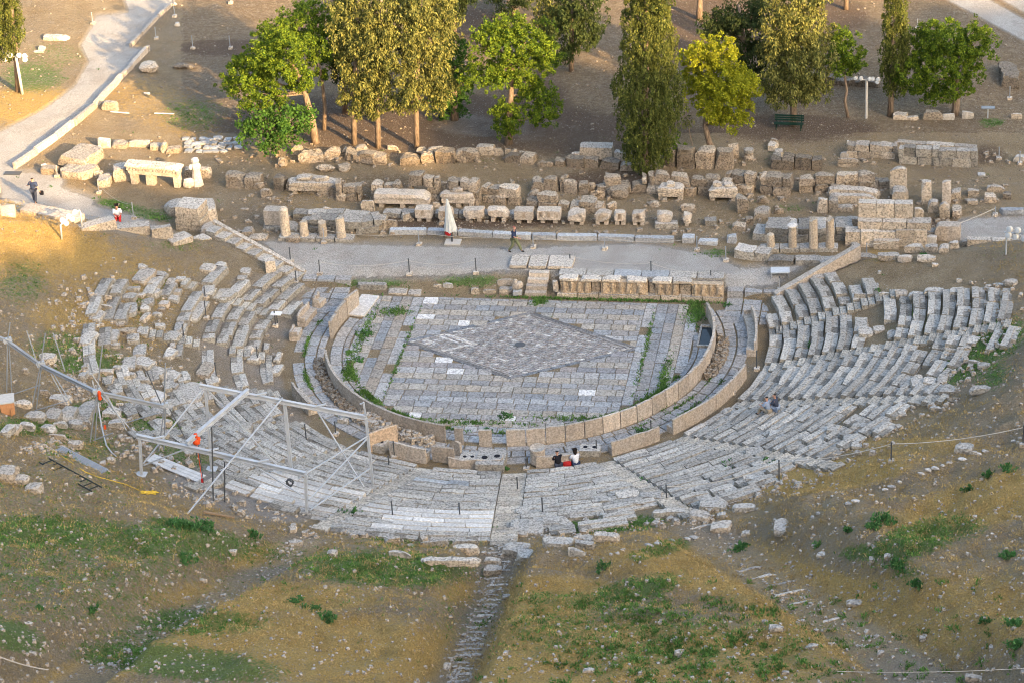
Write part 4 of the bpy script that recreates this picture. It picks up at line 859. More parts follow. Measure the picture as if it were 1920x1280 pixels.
blk('stone_block','squared pale block at the bend of the left ledge','stone block',(283,422,322,448),h=.7,mat='marble',rz=R(25),col=1.05,rnd=.1)
blk('stone_block','upper sunlit block of the steps at the left photo edge','stone block',(-18,350,4,372),h=.8,mat='beige',col=1.2,rnd=.15,dz=.4)
# right: low wall line along the top of the bowl
wallpx('boundary_wall','low pale wall running to the right photo edge above the seats',[(1812,463),(1925,466)],.45,.45,1.6,1,'marble',.02,.2,1,1.05,0,'wall',seed=60,z=1.3)
# ---- stage front (bema)
zf=1.12
X0=PZ(1045,553,.05); X1=PZ(1357,562,.05); yb=(X0.y+X1.y)/2; xL,xR=X0.x,X1.x
st=empty('relief_platform',((xL+xR)/2,yb,0),0,'carved marble stage front with standing and crouching figures in relief','stage front'); W=xR-xL
def relief(w,h,figs,name='relief_slab',x=0,seed=1):
    rs=np.random.RandomState(seed); nx,nz2=int(w/.035),int(h/.035); V=[];F=[]
    xs_=np.linspace(0,w,nx);zs_=np.linspace(0,h,nz2); GXX,GZZ=np.meshgrid(xs_,zs_); D_=np.zeros_like(GXX)
    def cap(ax,az,bx,bz,r,dep):
        L2=(bx-ax)**2+(bz-az)**2+1e-9; t=np.clip(((GXX-ax)*(bx-ax)+(GZZ-az)*(bz-az))/L2,0,1); dd=np.hypot(GXX-ax-t*(bx-ax),GZZ-az-t*(bz-az))
        return dep*np.sqrt(np.clip(1-(dd/r)**2,0,1))
    for fx,k in figs:
        s=h; L=[]
        if k=='s': L=[(fx,.52*s,fx+.02,.80*s,.12,.17),(fx-.05,.05*s,fx-.03,.5*s,.065,.13),(fx+.06,.05*s,fx+.04,.5*s,.065,.13),(fx-.1,.78*s,fx-.2,.5*s,.045,.1),(fx+.1,.78*s,fx+.17,.55*s,.045,.1),(fx+.01,.9*s,fx+.01,.93*s,.07,.12)]
        if k=='d': L=[(fx,.1*s,fx,.75*s,.13,.16),(fx-.09,.04*s,fx-.07,.5*s,.06,.17),(fx+.09,.04*s,fx+.06,.5*s,.06,.17),(fx+.11,.75*s,fx+.15,.5*s,.05,.12)]
        if k=='c': L=[(fx,.3*s,fx+.05,.62*s,.19,.24),(fx-.15,.08*s,fx-.02,.4*s,.09,.2),(fx+.18,.08*s,fx+.1,.42*s,.09,.2),(fx-.12,.8*s,fx+.12,.85*s,.1,.15),(fx+.02,.75*s,fx+.02,.78*s,.1,.2)]
        for l in L: D_=np.maximum(D_,cap(*l))
    D_+=.012*np.sin(GXX*37+rs.uniform(0,6))*np.sin(GZZ*31)*(D_>.02)
    D_[:, 0]=0;D_[:,-1]=0
    edge=(GZZ>h-.07)|(GZZ<.05); D_=np.where(edge,.10,D_)
    for j in range(nz2):
        for i in range(nx): V.append((x+xs_[i],-D_[j,i],zs_[j]))
    for j in range(nz2-1):
        for i in range(nx-1): F.append((j*nx+i,j*nx+i+1,(j+1)*nx+i+1,(j+1)*nx+i))
    n=len(V); V+=[(x,.3,0),(x+w,.3,0),(x+w,.3,h),(x,.3,h)]
    F+=[(n+1,n,n+3,n+2),tuple([n]+[j*nx for j in range(nz2)]+[n+3]),tuple([n+2]+[j*nx+nx-1 for j in range(nz2)][::-1]+[n+1]),tuple([n+3]+[(nz2-1)*nx+i for i in range(nx)]+[n+2])]
    o=mesh(name,V,F,'beige',st,(0,0,.26),0,False); o.color=(1.0,.9,.75,1); return o
u_=W/312.   # metres per pixel along the face
def fx(px): return (px-1045)*u_
segs=[(1052,1110,'ssdd'),(1128,1158,'ds'),(1158,1188,'sd'),(1188,1216,'c'),(1230,1275,'ssd'),(1298,1357,'sdsc')]
for i,(a,b_,k) in enumerate(segs):
    w=fx(b_)-fx(a)-.02; relief(w,.80,[((j+.5)/len(k)*w,c) for j,c in enumerate(k)],'relief_slab',fx(a)-W/2,i)
for a,b_ in ((1111,1127),(1217,1229),(1276,1297)): rb('plain_backing',fx(b_)-fx(a)-.01,.25,.82,'breccia',st,((fx(a)+fx(b_))/2-W/2,.22,.24),0,.03,.3,.3,1.15)
rb('end_slab',.3,.5,.75,'beige',st,(-W/2-.1,.15,.25),0,.04,.5,.2,1.0)
n=8
for i in range(n): rb('base_moulding',W/n*.99,.6,.26,'marble',st,((i+.5)/n*W-W/2,.08,0),0,.01,.15,.3,1.1)
for a,b_ in ((1050,1085),(1088,1130),(1131,1166),(1175,1215),(1225,1262),(1263,1300)): 
    rb('coping_slab',fx(b_)-fx(a),.62,.17,'marble',st,((fx(a)+fx(b_))/2-W/2,.14,1.065),0,.015,.2,.25,1.35)
rb('stage_core',W,.5,1.0,'breccia',st,(0,.56,.02),0,.02,.1,.5,.9)
for i in range(6): rb('stage_paving',W/6.1,.85,.16,'blue_marble' if i in(2,3) else 'seat_marble',st,((i+.5)/6*W-W/2,.98,.97),0,.012,.15,.3,1.05)
# steps up to the stage
sx=PZ(1003,558,.05); e_=empty('stage_steps',(sx.x,yb-.12,0),0,'four beige steps leading up to the stage left of the reliefs','steps')
for i in range(4): rb('step',1.3-.03*i,.42,.26,'beige',e_,(.03*i,.1+.34*i,.26*i),0,.01,.12,.25,1.1)
for i in range(3): rb('landing_slab',[1.05,1.1,1.5][i],1.5,.2,'marble',e_,([-1.25,-.1,1.25][i],2.2,1.02),0,.012,.15,.3,1.12)
rb('core',2.2,1.0,.99,'breccia',e_,(-.55,2.3,.02),0,.03,.2,.4,.9)
rb('rubble_core',1.25,.5,.85,'breccia',e_,(1.35,1.1,.05),0,.06,.4,.25,.9)
# reclining figure and stones left of the steps
q=PZ(972,551,.1); e_=empty('statue',q,R(10),'small crouching sculpted figure with a missing arm left of the stage steps','statue')
V,F=rough_box(.7,.45,.5,.05,.7,901,.1,'rock'); mesh('body',V,F,'beige',e_,(0,0,.28)); V,F=rough_box(.3,.3,.32,.03,.6,902,.1,'rock'); mesh('head',V,F,'beige',e_,(-.12,0,.66)); rb('plinth',.6,.45,.3,'blue_marble',e_,(-.05,-.1,0),0,.03,.4,.2)
for bx,lab,h,mt,c in [((932,523,964,536),'long pale block left of the crouching sculpture',.4,'beige',1.),((934,536,955,553),'grey stone under the long pale block beside the sculpture',.35,'marble',.8),((953,535,961,549),'narrow grey stone next to the sculpture',.3,'marble',.9),((905,543,930,551),'flat pale stone on the grass strip left of the sculpture',.25,'marble',1.),((882,540,899,552),'round pale drum stone on the grass strip',.4,'marble',1.),((830,531,850,540),'small white block standing on the grass strip',.3,'white_marble',.85),((812,535,828,540),'low grey stone left of the small white block',.2,'marble',.9),
 ((724,532,763,554),'large flat slab with grey patches behind the orchestra left corner',.12,'marble',1.1),((760,534,789,555),'narrow flat slab right of the large flat one',.12,'marble',1.1),((667,528,726,545),'long rough beam lying over a dark opening at the left corner',.4,'seat_marble',.85)]:
    blk('stone_block',lab,'stone block',bx,h=h,mat=mt,col=c,rnd=.35,rough=.03)
e_=empty('marble_slab',P(680,579),0,'smooth white sloping marble slab inside the left parapet','marble slab'); rb('slab',1.1,2.6,.12,'white_marble',e_,(0,.2,.03),R(-8),.006,.06,.4,.95)
# ================================================================ scattered stones on the left slope: boxes read from the photo region with zoom 3.556 from (120,460)
def z1(x0,y0,x1,y1): return (120+x0/3.556,460+y0/3.556,120+x1/3.556,460+y1/3.556)
SC=[(450,150,562,268,'big pale tilted stone at the top of the scattered left stones'),(480,125,545,170,'small brown stone above the big tilted one'),(595,172,685,225,'flat pale stone right of the big tilted one'),(545,215,620,280,'slab right below the flat stone, upper left slope'),(675,215,738,275,'round stone left of another in the upper left slope'),(740,205,805,252,'round stone right of its neighbour in the upper left slope'),(290,220,345,260,'small pale stone above another at the far left slope'),(275,252,335,302,'pale broken stone at the far left slope'),(268,328,320,365,'single small pale stone in the far left earth'),
(405,262,505,312,'flat pale stone heading the second loose row'),(540,282,632,350,'broad stone heading the third loose row'),(365,312,480,378,'low dark-edged stones in the second loose row'),(480,312,535,352,'round stone between two loose rows'),(505,348,590,408,'squared stone in the third loose row'),(345,378,470,478,'large wide stone pair in the second loose row'),(505,395,570,452,'narrow stone under the squared one in the third row'),(500,440,548,520,'upright tapering stone in the third row'),(240,398,322,432,'flat small slab at the head of the first loose row'),(182,425,240,520,'pinkish stone column of the first loose row'),(202,528,235,550,'tiny white slab at the foot of the first row'),
(330,480,400,545,'brown block in the second row below the wide pair'),(80,570,182,680,'squared dark block standing alone at the far left'),(258,560,345,650,'long slab of two pieces alone in the left earth'),(305,645,372,686,'flat slab under the two-piece slab'),(352,545,475,600,'wide block with a dark slot, left slope'),(475,530,520,600,'brown block right of the slotted wide block'),(415,600,480,655,'white flat piece linking to the long fluted slab'),(440,650,530,740,'long fluted slab lying downhill'),(335,715,398,740,'small white flat stone beside green grass'),(372,735,460,830,'grooved slab left of the wide plate'),(442,735,595,825,'wide plate-like slab with a rounded end'),
(322,795,398,845,'two brown rounded stones left of the grooved slab'),(204,808,322,862,'ridged white step slab at the left, west end'),(552,808,665,885,'ridged white step slab with beige side, middle left'),(660,825,760,905,'second ridged step slab right of the beige-sided one'),(755,845,835,905,'third ridged step slab in the left line'),(628,365,700,420,'stone with orange stain in the fourth loose row'),(690,325,760,390,'white rounded stones in the fourth loose row'),(730,288,782,335,'top stone of the fourth loose row'),(582,440,655,480,'flat dark stone in the fourth loose row'),(610,405,668,448,'rounded stone above the flat dark one'),(602,510,668,560,'pale flat slab in the fourth row'),(645,570,765,640,'white block with rounded groove in the fourth row'),(655,675,735,760,'grooved slab standing on edge, fourth row'),(700,640,735,700,'small pinkish pointed stone'),(720,505,775,600,'rough reddish block near a white-footed post'),
(85,840,145,895,'pale round stone just above the truss beam'),(108,792,155,835,'small pointed grey stone above the truss beam'),(240,860,320,930,'slab pair just behind the truss joint'),(355,835,480,885,'flat white slab left of the ridged step slabs'),(450,870,570,925,'broken ridged slab below the flat white one'),(475,920,560,1000,'large white leaf-shaped slab near the truss end'),(560,960,660,1060,'very white new marble blocks near the truss end'),(570,1020,700,1140,'wide grey slabs below the truss end'),(650,900,760,960,'brown stone left of the long slabs'),(700,900,900,1060,'long seat slabs running down behind the gantry beam'),(870,770,980,890,'long arched slab bridging a dark hollow'),(820,360,900,520,'large upright grooved stone by the white-footed post'),(895,250,990,350,'narrow curved wall top stones at the earth passage'),(1000,290,1145,380,'reddish ridged slabs by the earth passage'),(898,120,1005,190,'broad grey boulder at the top of the earth passage'),(995,110,1080,155,'lumpy stones right of the broad grey boulder'),(1170,145,1240,205,'squared stone at the top of the next passage'),(1145,200,1215,250,'small squared stone below the squared one'),(1155,245,1190,310,'white marker stone on the left rows'),
(1365,790,1440,872,'beige pyramid-shaped stone beside the walkway'),(1395,705,1435,790,'small upright brown stone beside the walkway'),(1320,640,1358,715,'beige upright end stone at the walkway'),(1185,670,1260,730,'flat grey slab near the walkway'),(1215,730,1300,790,'broken slab by the walkway post'),(1040,1150,1240,1260,'heap of broken grey slabs beneath the gantry diagonal'),(1815,1140,1900,1190,'beige-topped block beneath the gantry beam end'),(575,1150,715,1205,'white ridged step slab under the gantry beam'),(355,1050,445,1120,'line of small pale stones in the green grass'),(250,1075,370,1150,'half-buried slab in grass behind the poles')]
for i,(a,b_,c,d,lab) in enumerate(SC):
    rz=random.uniform(-25,25); bx=z1(a,b_,c,d); big=(c-a)>100
    blk('loose_stone',lab,'loose stone',bx,h=random.uniform(.2,.35) if big else random.uniform(.15,.3),mat='white_marble' if 'very white' in lab else ('seat_marble' if i%4 else 'breccia' if ('brown' in lab or 'dark' in lab or 'reddish' in lab) else 'marble'),rz=R(rz*.6),rnd=.3,rough=.035,col=random.uniform(.95,1.15))
def z2(x0,y0,x1,y1): return (x0/5.333,600+y0/5.333,x1/5.333,600+y1/5.333)
for a,b_,c,d,lab,mt in [(365,330,540,440,'rough dark-veined block right behind the second pole joint','marble'),(680,780,900,1010,'largest of four tilted grey seat slabs at the left','seat_marble'),(560,840,720,1020,'third of four tilted grey seat slabs at the left, orange side','seat_marble'),(430,870,590,1020,'second of four tilted grey seat slabs at the left','seat_marble'),(205,890,450,1010,'first of four tilted grey seat slabs at the left','seat_marble'),(480,730,700,850,'white slab cluster above the four tilted slabs','marble'),(395,690,500,750,'thin white slab left of the slab cluster','marble'),
 (90,1010,175,1150,'broken pale stone left of the grooved slabs','marble'),(0,1030,95,1170,'grey slab with orange base at the left photo edge','seat_marble'),(180,1020,355,1100,'grooved slab first of the lower ridged line','seat_marble'),(400,1030,560,1130,'grooved slab second of the lower ridged line','seat_marble'),(530,1000,670,1080,'grooved slab third of the lower ridged line','seat_marble'),(660,990,830,1090,'grooved slab fourth of the lower ridged line','seat_marble'),(820,1000,930,1060,'grooved slab last of the lower ridged line','seat_marble'),(480,1140,690,1200,'pale rough stones below the grooved slabs','marble'),
 (660,1200,820,1285,'pale boulder beside the rubble at the lower left','marble'),(1030,870,1190,980,'grey slab between truss legs','seat_marble'),(1080,970,1240,1080,'grey slab lower right of the truss legs','seat_marble'),(1170,830,1240,880,'small stones right of the truss legs','marble'),(210,480,280,540,'white stones left of the second truss joint','marble'),(130,790,320,880,'pale rock slab beside the orange wooden box','marble')]:
    blk('loose_stone',lab,'loose stone',z2(a,b_,c,d),h=.3,mat=mt,rz=R(random.uniform(-15,8)),rnd=.3,rough=.04,col=random.uniform(.95,1.15))
# stones at the ragged upper edge of the seats and on the bank
def z7(x0,y0,x1,y1): return (680+x0/3.556,760+y0/3.556,680+x1/3.556,760+y1/3.556)
def z8(x0,y0,x1,y1): return (1120+x0/3.556,720+y0/3.556,1120+x1/3.556,720+y1/3.556)
def z6(x0,y0,x1,y1): return (1380+x0/3.556,460+y0/3.556,1380+x1/3.556,460+y1/3.556)
T=[(z7(95,820,270,868),'long beige block left of the upper white rows'),(z7(150,862,250,915),'pale broken stone below the long beige block'),(z7(375,905,585,938),'long white slab lying left on the bank, upper one'),(z7(345,1005,785,1070),'very long pale slab edging the green grass'),(z7(585,880,770,935),'flat slab above the very long pale one'),(z7(170,970,325,1010),'white slab lying askew in green grass'),(z7(595,905,775,985),'earth-filled stone frame right of the white slab'),(z7(920,905,1110,1010),'large squared grey block right of the central stair on the bank'),(z7(1005,950,1180,1040),'block with a white-green plant growing on it'),(z7(1185,860,1395,945),'long grey block with earth on top, right of the squared block'),(z7(1390,845,1535,920),'middle block of the long grey line on the bank'),(z7(1530,832,1710,905),'rounded end block of the long grey line on the bank'),(z7(1400,890,1540,960),'broken slab leaning on the long grey line'),(z7(1370,950,1485,1000),'separate broken block below the long grey line'),(z7(1025,820,1105,875),'small square block beside the top of the central stair'),(z7(955,855,1030,900),'two small stones at the top of the central stair'),
 (z7(965,720,1200,860),'broken pale seat blocks right of the upper central stair'),(z7(1200,720,1400,820),'rough broken seat slabs under the post right of the stair'),(z7(1010,680,1125,745),'tilted slab leaning at the stair edge'),(z7(1540,600,1680,670),'broken rounded seat block above the green strip, left'),(z7(1680,560,1840,650),'broken rounded seat block above the green strip, right'),(z7(1840,580,1925,640),'pale boulder-like seat block right of the green strip'),(z7(1740,640,1880,690),'grey slab above the green strip at right'),(z7(1560,715,1650,760),'small fallen slab at the edge of the green strip'),(z7(1430,690,1480,720),'tiny pale stone in the green strip'),(z7(800,1000,920,1060),'flat stone beside the stair in the gully'),(z7(790,1050,925,1130),'slabs in the stair gully'),
 (z8(665,745,870,850),'big pale boulder where the rope post stands'),(z8(885,790,1055,850),'long white stone right of the big pale boulder'),(z8(790,845,850,895),'round beige stone below the big pale boulder'),(z8(970,600,1105,665),'broken block under the rope near the ferns'),(z8(275,705,430,790),'pale rounded seat block left of the rope post'),(z8(1120,290,1230,395),'square block with a white cloth-like top below the couple'),(z8(1220,325,1270,380),'small rounded stone right of the square block'),(z8(1690,250,1810,320),'long worn stone like a bone at the upper edge right'),(z8(1520,260,1640,350),'rough rounded block at the upper edge, right of the square block'),(z8(1335,330,1440,390),'rounded grey block at the upper seat edge'),(z8(1685,375,1765,430),'pale rounded stone in the earth above the right rope'),(z8(1640,330,1720,380),'broken pale stone in the earth above the right rope'),(z8(1470,345,1550,390),'low pale stone above the end of the seat rows'),(z8(1310,490,1425,545),'last pale seat slab beside the rope post'),(z8(1405,390,1500,450),'stone row piece above the last seat slab'),
 (z8(355,820,590,890),'flat rock field at the head of the ridged steps'),(z8(600,830,760,920),'ridged step slab beside the big boulder on the bank'),(z8(750,900,890,990),'flat pale slab below the ridged step on the bank'),(z8(1165,890,1290,1010),'pile of small pale stones on the bank at the right'),(z8(955,965,1015,1010),'pale stone left of the stone pile'),(z8(1460,1100,1530,1160),'white rock with dark side in the gully'),(z8(1350,1105,1370,1130),'tiny dark rock at the edge of the right gully'),
 (z6(1555,930,1700,990),'broad white broken slab on dry earth at the right'),(z6(1340,945,1475,1000),'pitted pale boulder at the end of the right rows'),(z6(1420,1010,1490,1040),'round flat pale stone below the pitted boulder'),(z6(1605,770,1690,825),'slim pale stone in the green patch'),(z6(1465,665,1570,720),'pyramid grey stone left of the green patch'),(z6(1550,760,1620,790),'flat pale stone in the green patch'),(z6(1390,675,1480,725),'grooved slab left of the green patch'),(z6(1430,640,1500,675),'squared pale stone left of the green patch, upper'),(z6(1550,600,1620,670),'upright pale stone left edge of the green patch'),(z6(1340,855,1415,935),'pale notched block at the lower right row end'),(z6(1250,865,1340,940),'squared seat stone beside the notched block'),(z6(1160,855,1250,965),'thick seat stone left of the squared one'),(z6(1085,865,1165,960),'cut rounded seat stone at the row end'),
 (z6(815,540,920,620),'rounded block at the broken middle of the right rows'),(z6(910,530,990,590),'round stone right of the rounded block'),(z6(1000,560,1080,630),'worn upright stone in the broken middle'),(z6(950,320,1050,350),'long low slab at the back of the right rows'),(z6(1060,290,1150,360),'grooved squared block at the back of the right rows'),(z6(1150,300,1250,365),'grey slab right of the grooved block'),(z6(1250,280,1385,345),'large fissured block at the back of the right rows'),(z6(1420,275,1530,345),'wedge-shaped dark block at the back right'),(z6(1790,220,1880,275),'pale block high at the right edge'),(z6(1740,245,1780,280),'small pale stone beside the high right block'),(z6(1380,350,1425,410),'pale stone above the right upper rows'),(z6(1170,535,1230,585),'grey round stone near the upper right rows'),(z6(785,315,890,365),'low slab edging the earth at the back of the far right wedge'),(z6(505,190,610,240),'rough block against the ramp wall'),(z6(1280,1070,1390,1105),'long white broken baton of stone below the right rows'),(z6(1075,1090,1130,1140),'rough rounded boulder of the lower edge'),
 (z6(850,245,950,310),'dark-edged earth-filled slab at the back of the far right wedge'),(z6(940,160,970,190),'small white triangular stone above the right seats'),(z6(1300,115,1345,145),'pinkish small rock on the right slope'),(z6(1470,220,1505,250),'white rock on the right slope under the wall'),
 ((1395,835,1430,860) ,'pale rock in the dry slope above the gully, right'),((1788,828,1825,850),'jagged pale rock left of the far right post'),((1820,845,1834,852),'small white rock beside the jagged one'),((1340,640,1362,664),'loose brown rubble stones behind the right parapet')]
for bx,lab in T: 
    blk('loose_stone',lab,'loose stone',bx,h=random.uniform(.22,.38) if bx[2]-bx[0]>25 else .18,mat=random.choice(['marble','seat_marble','seat_marble']),rz=R(random.uniform(-12,12)),rnd=.4,rough=.05,col=random.uniform(.95,1.15))
for bx,lab in [((-5,865,25,905),'grey rock outcrop at the left photo edge'),((20,888,52,908),'brownish rock between two outcrops at the left edge'),((44,902,78,924),'rounded grey boulder with orange side at the left edge'),((160,922,175,929),'flat white stone on the left grassy slope'),((124,823,152,842),'pale boulder in the rubble near the green pipes'),((184,862,196,872),'round pale stone beside the blue-grey pipes'),((198,856,212,868),'pale stone right of the round one by the pipes'),((152,1082,164,1090),'dark grey rock on the lower left slope'),((45,1164,62,1172),'flat pale slab on the lower left slope'),((45,1218,66,1226),'grey slab beside the left gully track'),((370,1084,388,1092),'white rock at the edge of the left gully'),((426,1026,442,1042),'pinkish broken rock above the left gully'),((540,1010,568,1022),'pale rock on top of the brown mound'),((543,985,556,1000),'grey broken rock at the top of the central bank'),((610,1028,630,1042),'pale broken rock beside the central green patch'),((620,968,640,982),'rounded white stone near the gantry right foot'),((668,968,696,984),'beige squared block in grass near the right gantry foot'),
 ((830,1240,845,1256),'white tall rock in the stair gully at the bottom'),((940,1110,960,1124),'white rock on the right rim of the stair gully'),((945,1218,955,1228),'white pointed rock by the bottom stair rim'),((930,1228,942,1236),'small pale rock beside the pointed one'),((1264,1214,1285,1228),'round pinkish rock on the lower right slope'),((1093,1250,1113,1260),'flat pale rock at the bottom right of centre'),((1442,1168,1468,1184),'large pale pinkish rock low on the mound'),((1262,1190,1274,1200),'small dark-sided rock above the round pinkish one'),((1515,1205,1534,1216),'pitted grey rock low on the mound'),((1530,1030,1548,1046),'white angular rock above the right gully'),((1630,1042,1646,1054),'pale round rock under the right green patch'),((1655,1036,1672,1050),'grey round rock under the right green patch'),((1855,1205,1864,1218),'white upright rock at the lower right edge'),((1810,1262,1850,1276),'grey rocks at the bottom right'),((1645,1216,1660,1230),'broken white rock on the lower right slope'),((1725,1190,1738,1202),'pinkish rock by the bottom right gully'),((1464,1255,1480,1264),'dark grey rock at the bottom'),((1586,1120,1620,1136),'beige cut stone end of a step edge in the right gully'),((1430,1160,1442,1168),'bright white rock above the large pinkish one'),((1822,962,1832,970),'pale stone on the right dry slope')]:
    blk('rock',lab,'rock',bx,h=None,mat='marble',rnd=.4,rough=.05,col=random.uniform(.85,1.1),shape='box')
# white stone lines that follow the old rows on the right bank
for pts,lab in (([(1495,992),(1540,958),(1600,942),(1720,890),(1800,862),(1920,820)],'thin broken line of white stones curving across the right dry slope'),([(1110,1052),(1180,1030),(1240,1018),(1310,1004)],'thin line of pale stones across the mound below the long grey blocks')):
    e_=empty('stone_row',P(*pts[0]),0,lab,'stone row'); rs=random.Random(4)
    for a,b_ in zip(pts[:-1],pts[1:]):
        n=int(math.hypot(b_[0]-a[0],b_[1]-a[1])/14)
        for i in range(n):
            if rs.random()<.25: continue
            p=P(a[0]+(b_[0]-a[0])*(i+.5)/n,a[1]+(b_[1]-a[1])*(i+.5)/n+rs.uniform(-1.5,1.5)); rb('stone',rs.uniform(.2,.55),rs.uniform(.15,.25),.16,'white_marble',e_,p-e_.location-Vector((0,0,.05)),R(-15),.03,.5,.12,rs.uniform(.6,.9),'rock')
# rubble as uncountable stuff
def rubble(name,label,pts_fn,n,s0,s1,mat,seed,cat='rubble'):
    rs=np.random.RandomState(seed); V=[];F=[]
    base=np.array([(-1,-1,-1),(1,-1,-1),(1,1,-1),(-1,1,-1),(-.7,-.7,1),(.8,-.6,.8),(.6,.8,1),(-.8,.6,.7)],float)
    fs=[(3,2,1,0),(4,5,6,7),(0,1,5,4),(1,2,6,5),(2,3,7,6),(3,0,4,7)]
    for i in range(n):
        q=pts_fn(rs)
        if q is None: continue
        s=s0+(s1-s0)*rs.rand()**3; b_=base*(1+rs.uniform(-.25,.25,(8,3)))*np.array([1,rs.uniform(.6,1),rs.uniform(.45,.8)])*s*.5
        a=rs.uniform(0,6.3); ca,sa=math.cos(a),math.sin(a); k=len(V)
        for v in b_: V.append((q[0]+v[0]*ca-v[1]*sa,q[1]+v[0]*sa+v[1]*ca,q[2]+v[2]+s*.12))
        F+=[tuple(j+k for j in f) for f in fs]
    o=mesh(name,V,F,mat); tag(o,label,cat,None,'stuff'); return o
def ring(ra,rb__,t0,t1,h): 
    def f(rs): r_=rs.uniform(ra,rb__); t=rs.uniform(t0,t1); x,y=rp(r_,t); return (x,y,hz(x,y)+rs.uniform(0,h))
    return f
rubble('rubble','loose rubble filling the ditch behind the left parapet',ring(11.2,11.75,-78,-16,.24),800,.10,.36,'breccia',1)
rubble('rubble','larger pale rubble heaped at the end of the left ditch',ring(11.2,12.0,-42,-15,.42),260,.2,.45,'marble',2)
rubble('rubble','brown loose rubble behind the right end of the parapet',ring(11.2,11.8,74,97,.25),380,.10,.34,'breccia',3)
def slope(rs):
    for _ in range(50):
        px,py=rs.uniform(-10,1930),rs.uniform(560,1285)
        p=P(px,py); r_=math.hypot(p.x,p.y)
        if r_>26.3 or (p.x<-17 and r_>20) or rs.rand()<.0: return p if (py>930 or rs.rand()<.75) else p
    return None
rubble('field_stones','small pale stones littering the dry slope around the theatre',slope,5500,.045,.2,'marble',4,'field stones')
def back(rs):
    px,py=rs.uniform(0,1920),rs.uniform(0,450); p=P(px,py)
    return None if fgravel(p.x,p.y)>.3 else p
rubble('field_stones','small stones scattered over the earth among the ruins and trees',back,3800,.045,.2,'breccia',5,'field stones')
def edge(rs):
    t=rs.uniform(-90,95); r_=rs.normal(26.2 if t>-35 else 25.0,1.0); x,y=rp(r_,t); 
    if y>Yb(x)-1: return None
    return (x,y,hz(x,y)+rs.uniform(0,.12))
rubble('rubble','broken stone rubble along the ragged upper edge of the seats',edge,1100,.10,.42,'marble',6)
def gaps(rs):
    t=rs.uniform(-100,-46); r_=rs.uniform(14,25); x,y=rp(r_,t); return (x,y,hz(x,y))
rubble('rubble','small rubble between the scattered left rows',gaps,500,.06,.28,'marble',7)
rubble('rubble','pale rubble spill at the lower left beside the boulder',lambda rs:P(rs.normal(95,26),rs.normal(838,9)),160,.08,.3,'marble',8)
rubble('rubble','orange-brown rubble in the pit behind the truss',lambda rs:P(rs.normal(135,22),rs.normal(735,14)),150,.08,.3,'breccia',9)

def ruinfoot(rs):
    px,py=rs.uniform(400,1900),rs.normal(rs.choice([300,345,375,410,435]),7)
    p=P(px,py); return None if fgravel(p.x,p.y)>.3 else p
rubble('rubble','broken brown rubble strewn at the feet of the ruined walls',ruinfoot,1500,.08,.42,'breccia',12)

def gully(rs):
    gi=rs.choice(3,p=[.5,.25,.25]); a,w=[(8.,.8),(27.5,1.5),(-11.5,1.1)][gi]; r_=rs.uniform(27.5,48); a=a-(.085*(r_-27) if gi==0 else 0); x,y=rp(r_,a+rs.normal(0,w*.5)/r_*57.3); return (x,y,hz(x,y))
rubble('rubble','small stones and broken bits lying in the worn gullies of the bank',gully,1300,.06,.26,'marble',13)
# ================================================================ vegetation
def leaves(C_,Rd,n,size,mat,name,parent,seed,elong=1.,updir=None,droop=0.):
    """C_ cluster centres (N,3), Rd cluster radii (N,3), n leaf sprays per cluster, each a small folded face"""
    rs=np.random.RandomState(seed); N_=len(C_); idx=np.repeat(np.arange(N_),n)
    d=rs.normal(0,1,(len(idx),3)); d/=np.linalg.norm(d,axis=1)[:,None]+1e-9
    q=rs.uniform(.55,1.08,(len(idx),1)); pos=C_[idx]+d*Rd[idx]*q
    ax=d+rs.normal(0,.55,d.shape)
    if updir is not None: ax=ax*.5+np.array(updir)*1.1
    ax/=np.linalg.norm(ax,axis=1)[:,None]+1e-9
    sd=np.cross(ax,rs.normal(0,1,d.shape)); sd/=np.linalg.norm(sd,axis=1)[:,None]+1e-9
    sz=size*rs.uniform(.6,1.35,(len(idx),1)); a=ax*sz*elong*.5; b=sd*sz*.5
    Q=np.stack([pos-a*.9-b*.35,pos-a*.2+b,pos+a,pos-a*.1-b],1).reshape(-1,3)
    return fastquads(name,Q,mat,parent)
def lobeclusters(c,r,dens,cr,rs,rough=.18,inner=.25):
    """clusters spread through an ellipsoidal lobe, mostly near its uneven surface"""
    area=4*PI*((r[0]*r[1])**1.6/3+(r[0]*r[2])**1.6/3+(r[1]*r[2])**1.6/3)**(1/1.6); n=int(area*dens)
    d=rs.normal(0,1,(n,3)); d/=np.linalg.norm(d,axis=1)[:,None]
    k=1+rough*np.sin(d[:,0]*4+rs.uniform(0,6))*np.sin(d[:,1]*5+rs.uniform(0,6))+rough*.7*np.sin(d[:,2]*7+d[:,0]*5+rs.uniform(0,6))
    q=np.where(rs.rand(n)<inner,rs.uniform(.4,.85,n),rs.uniform(.82,1.04,n))
    C_=np.array(c)+d*np.array(r)*(k*q)[:,None]; R_=np.tile(np.array(cr),(n,1))*rs.uniform(.7,1.35,(n,1)); return C_,R_
def trunk(parent,base,pts,r0_,r1_,name='trunk',mat='bark'):
    pts=[Vector(p)-Vector(base) for p in pts]; n=len(pts); V=MB(); V.tube(pts,[r0_+(r1_-r0_)*i/(n-1) for i in range(n)],9); o=V.build(name,mat,parent,None,0,True); return o
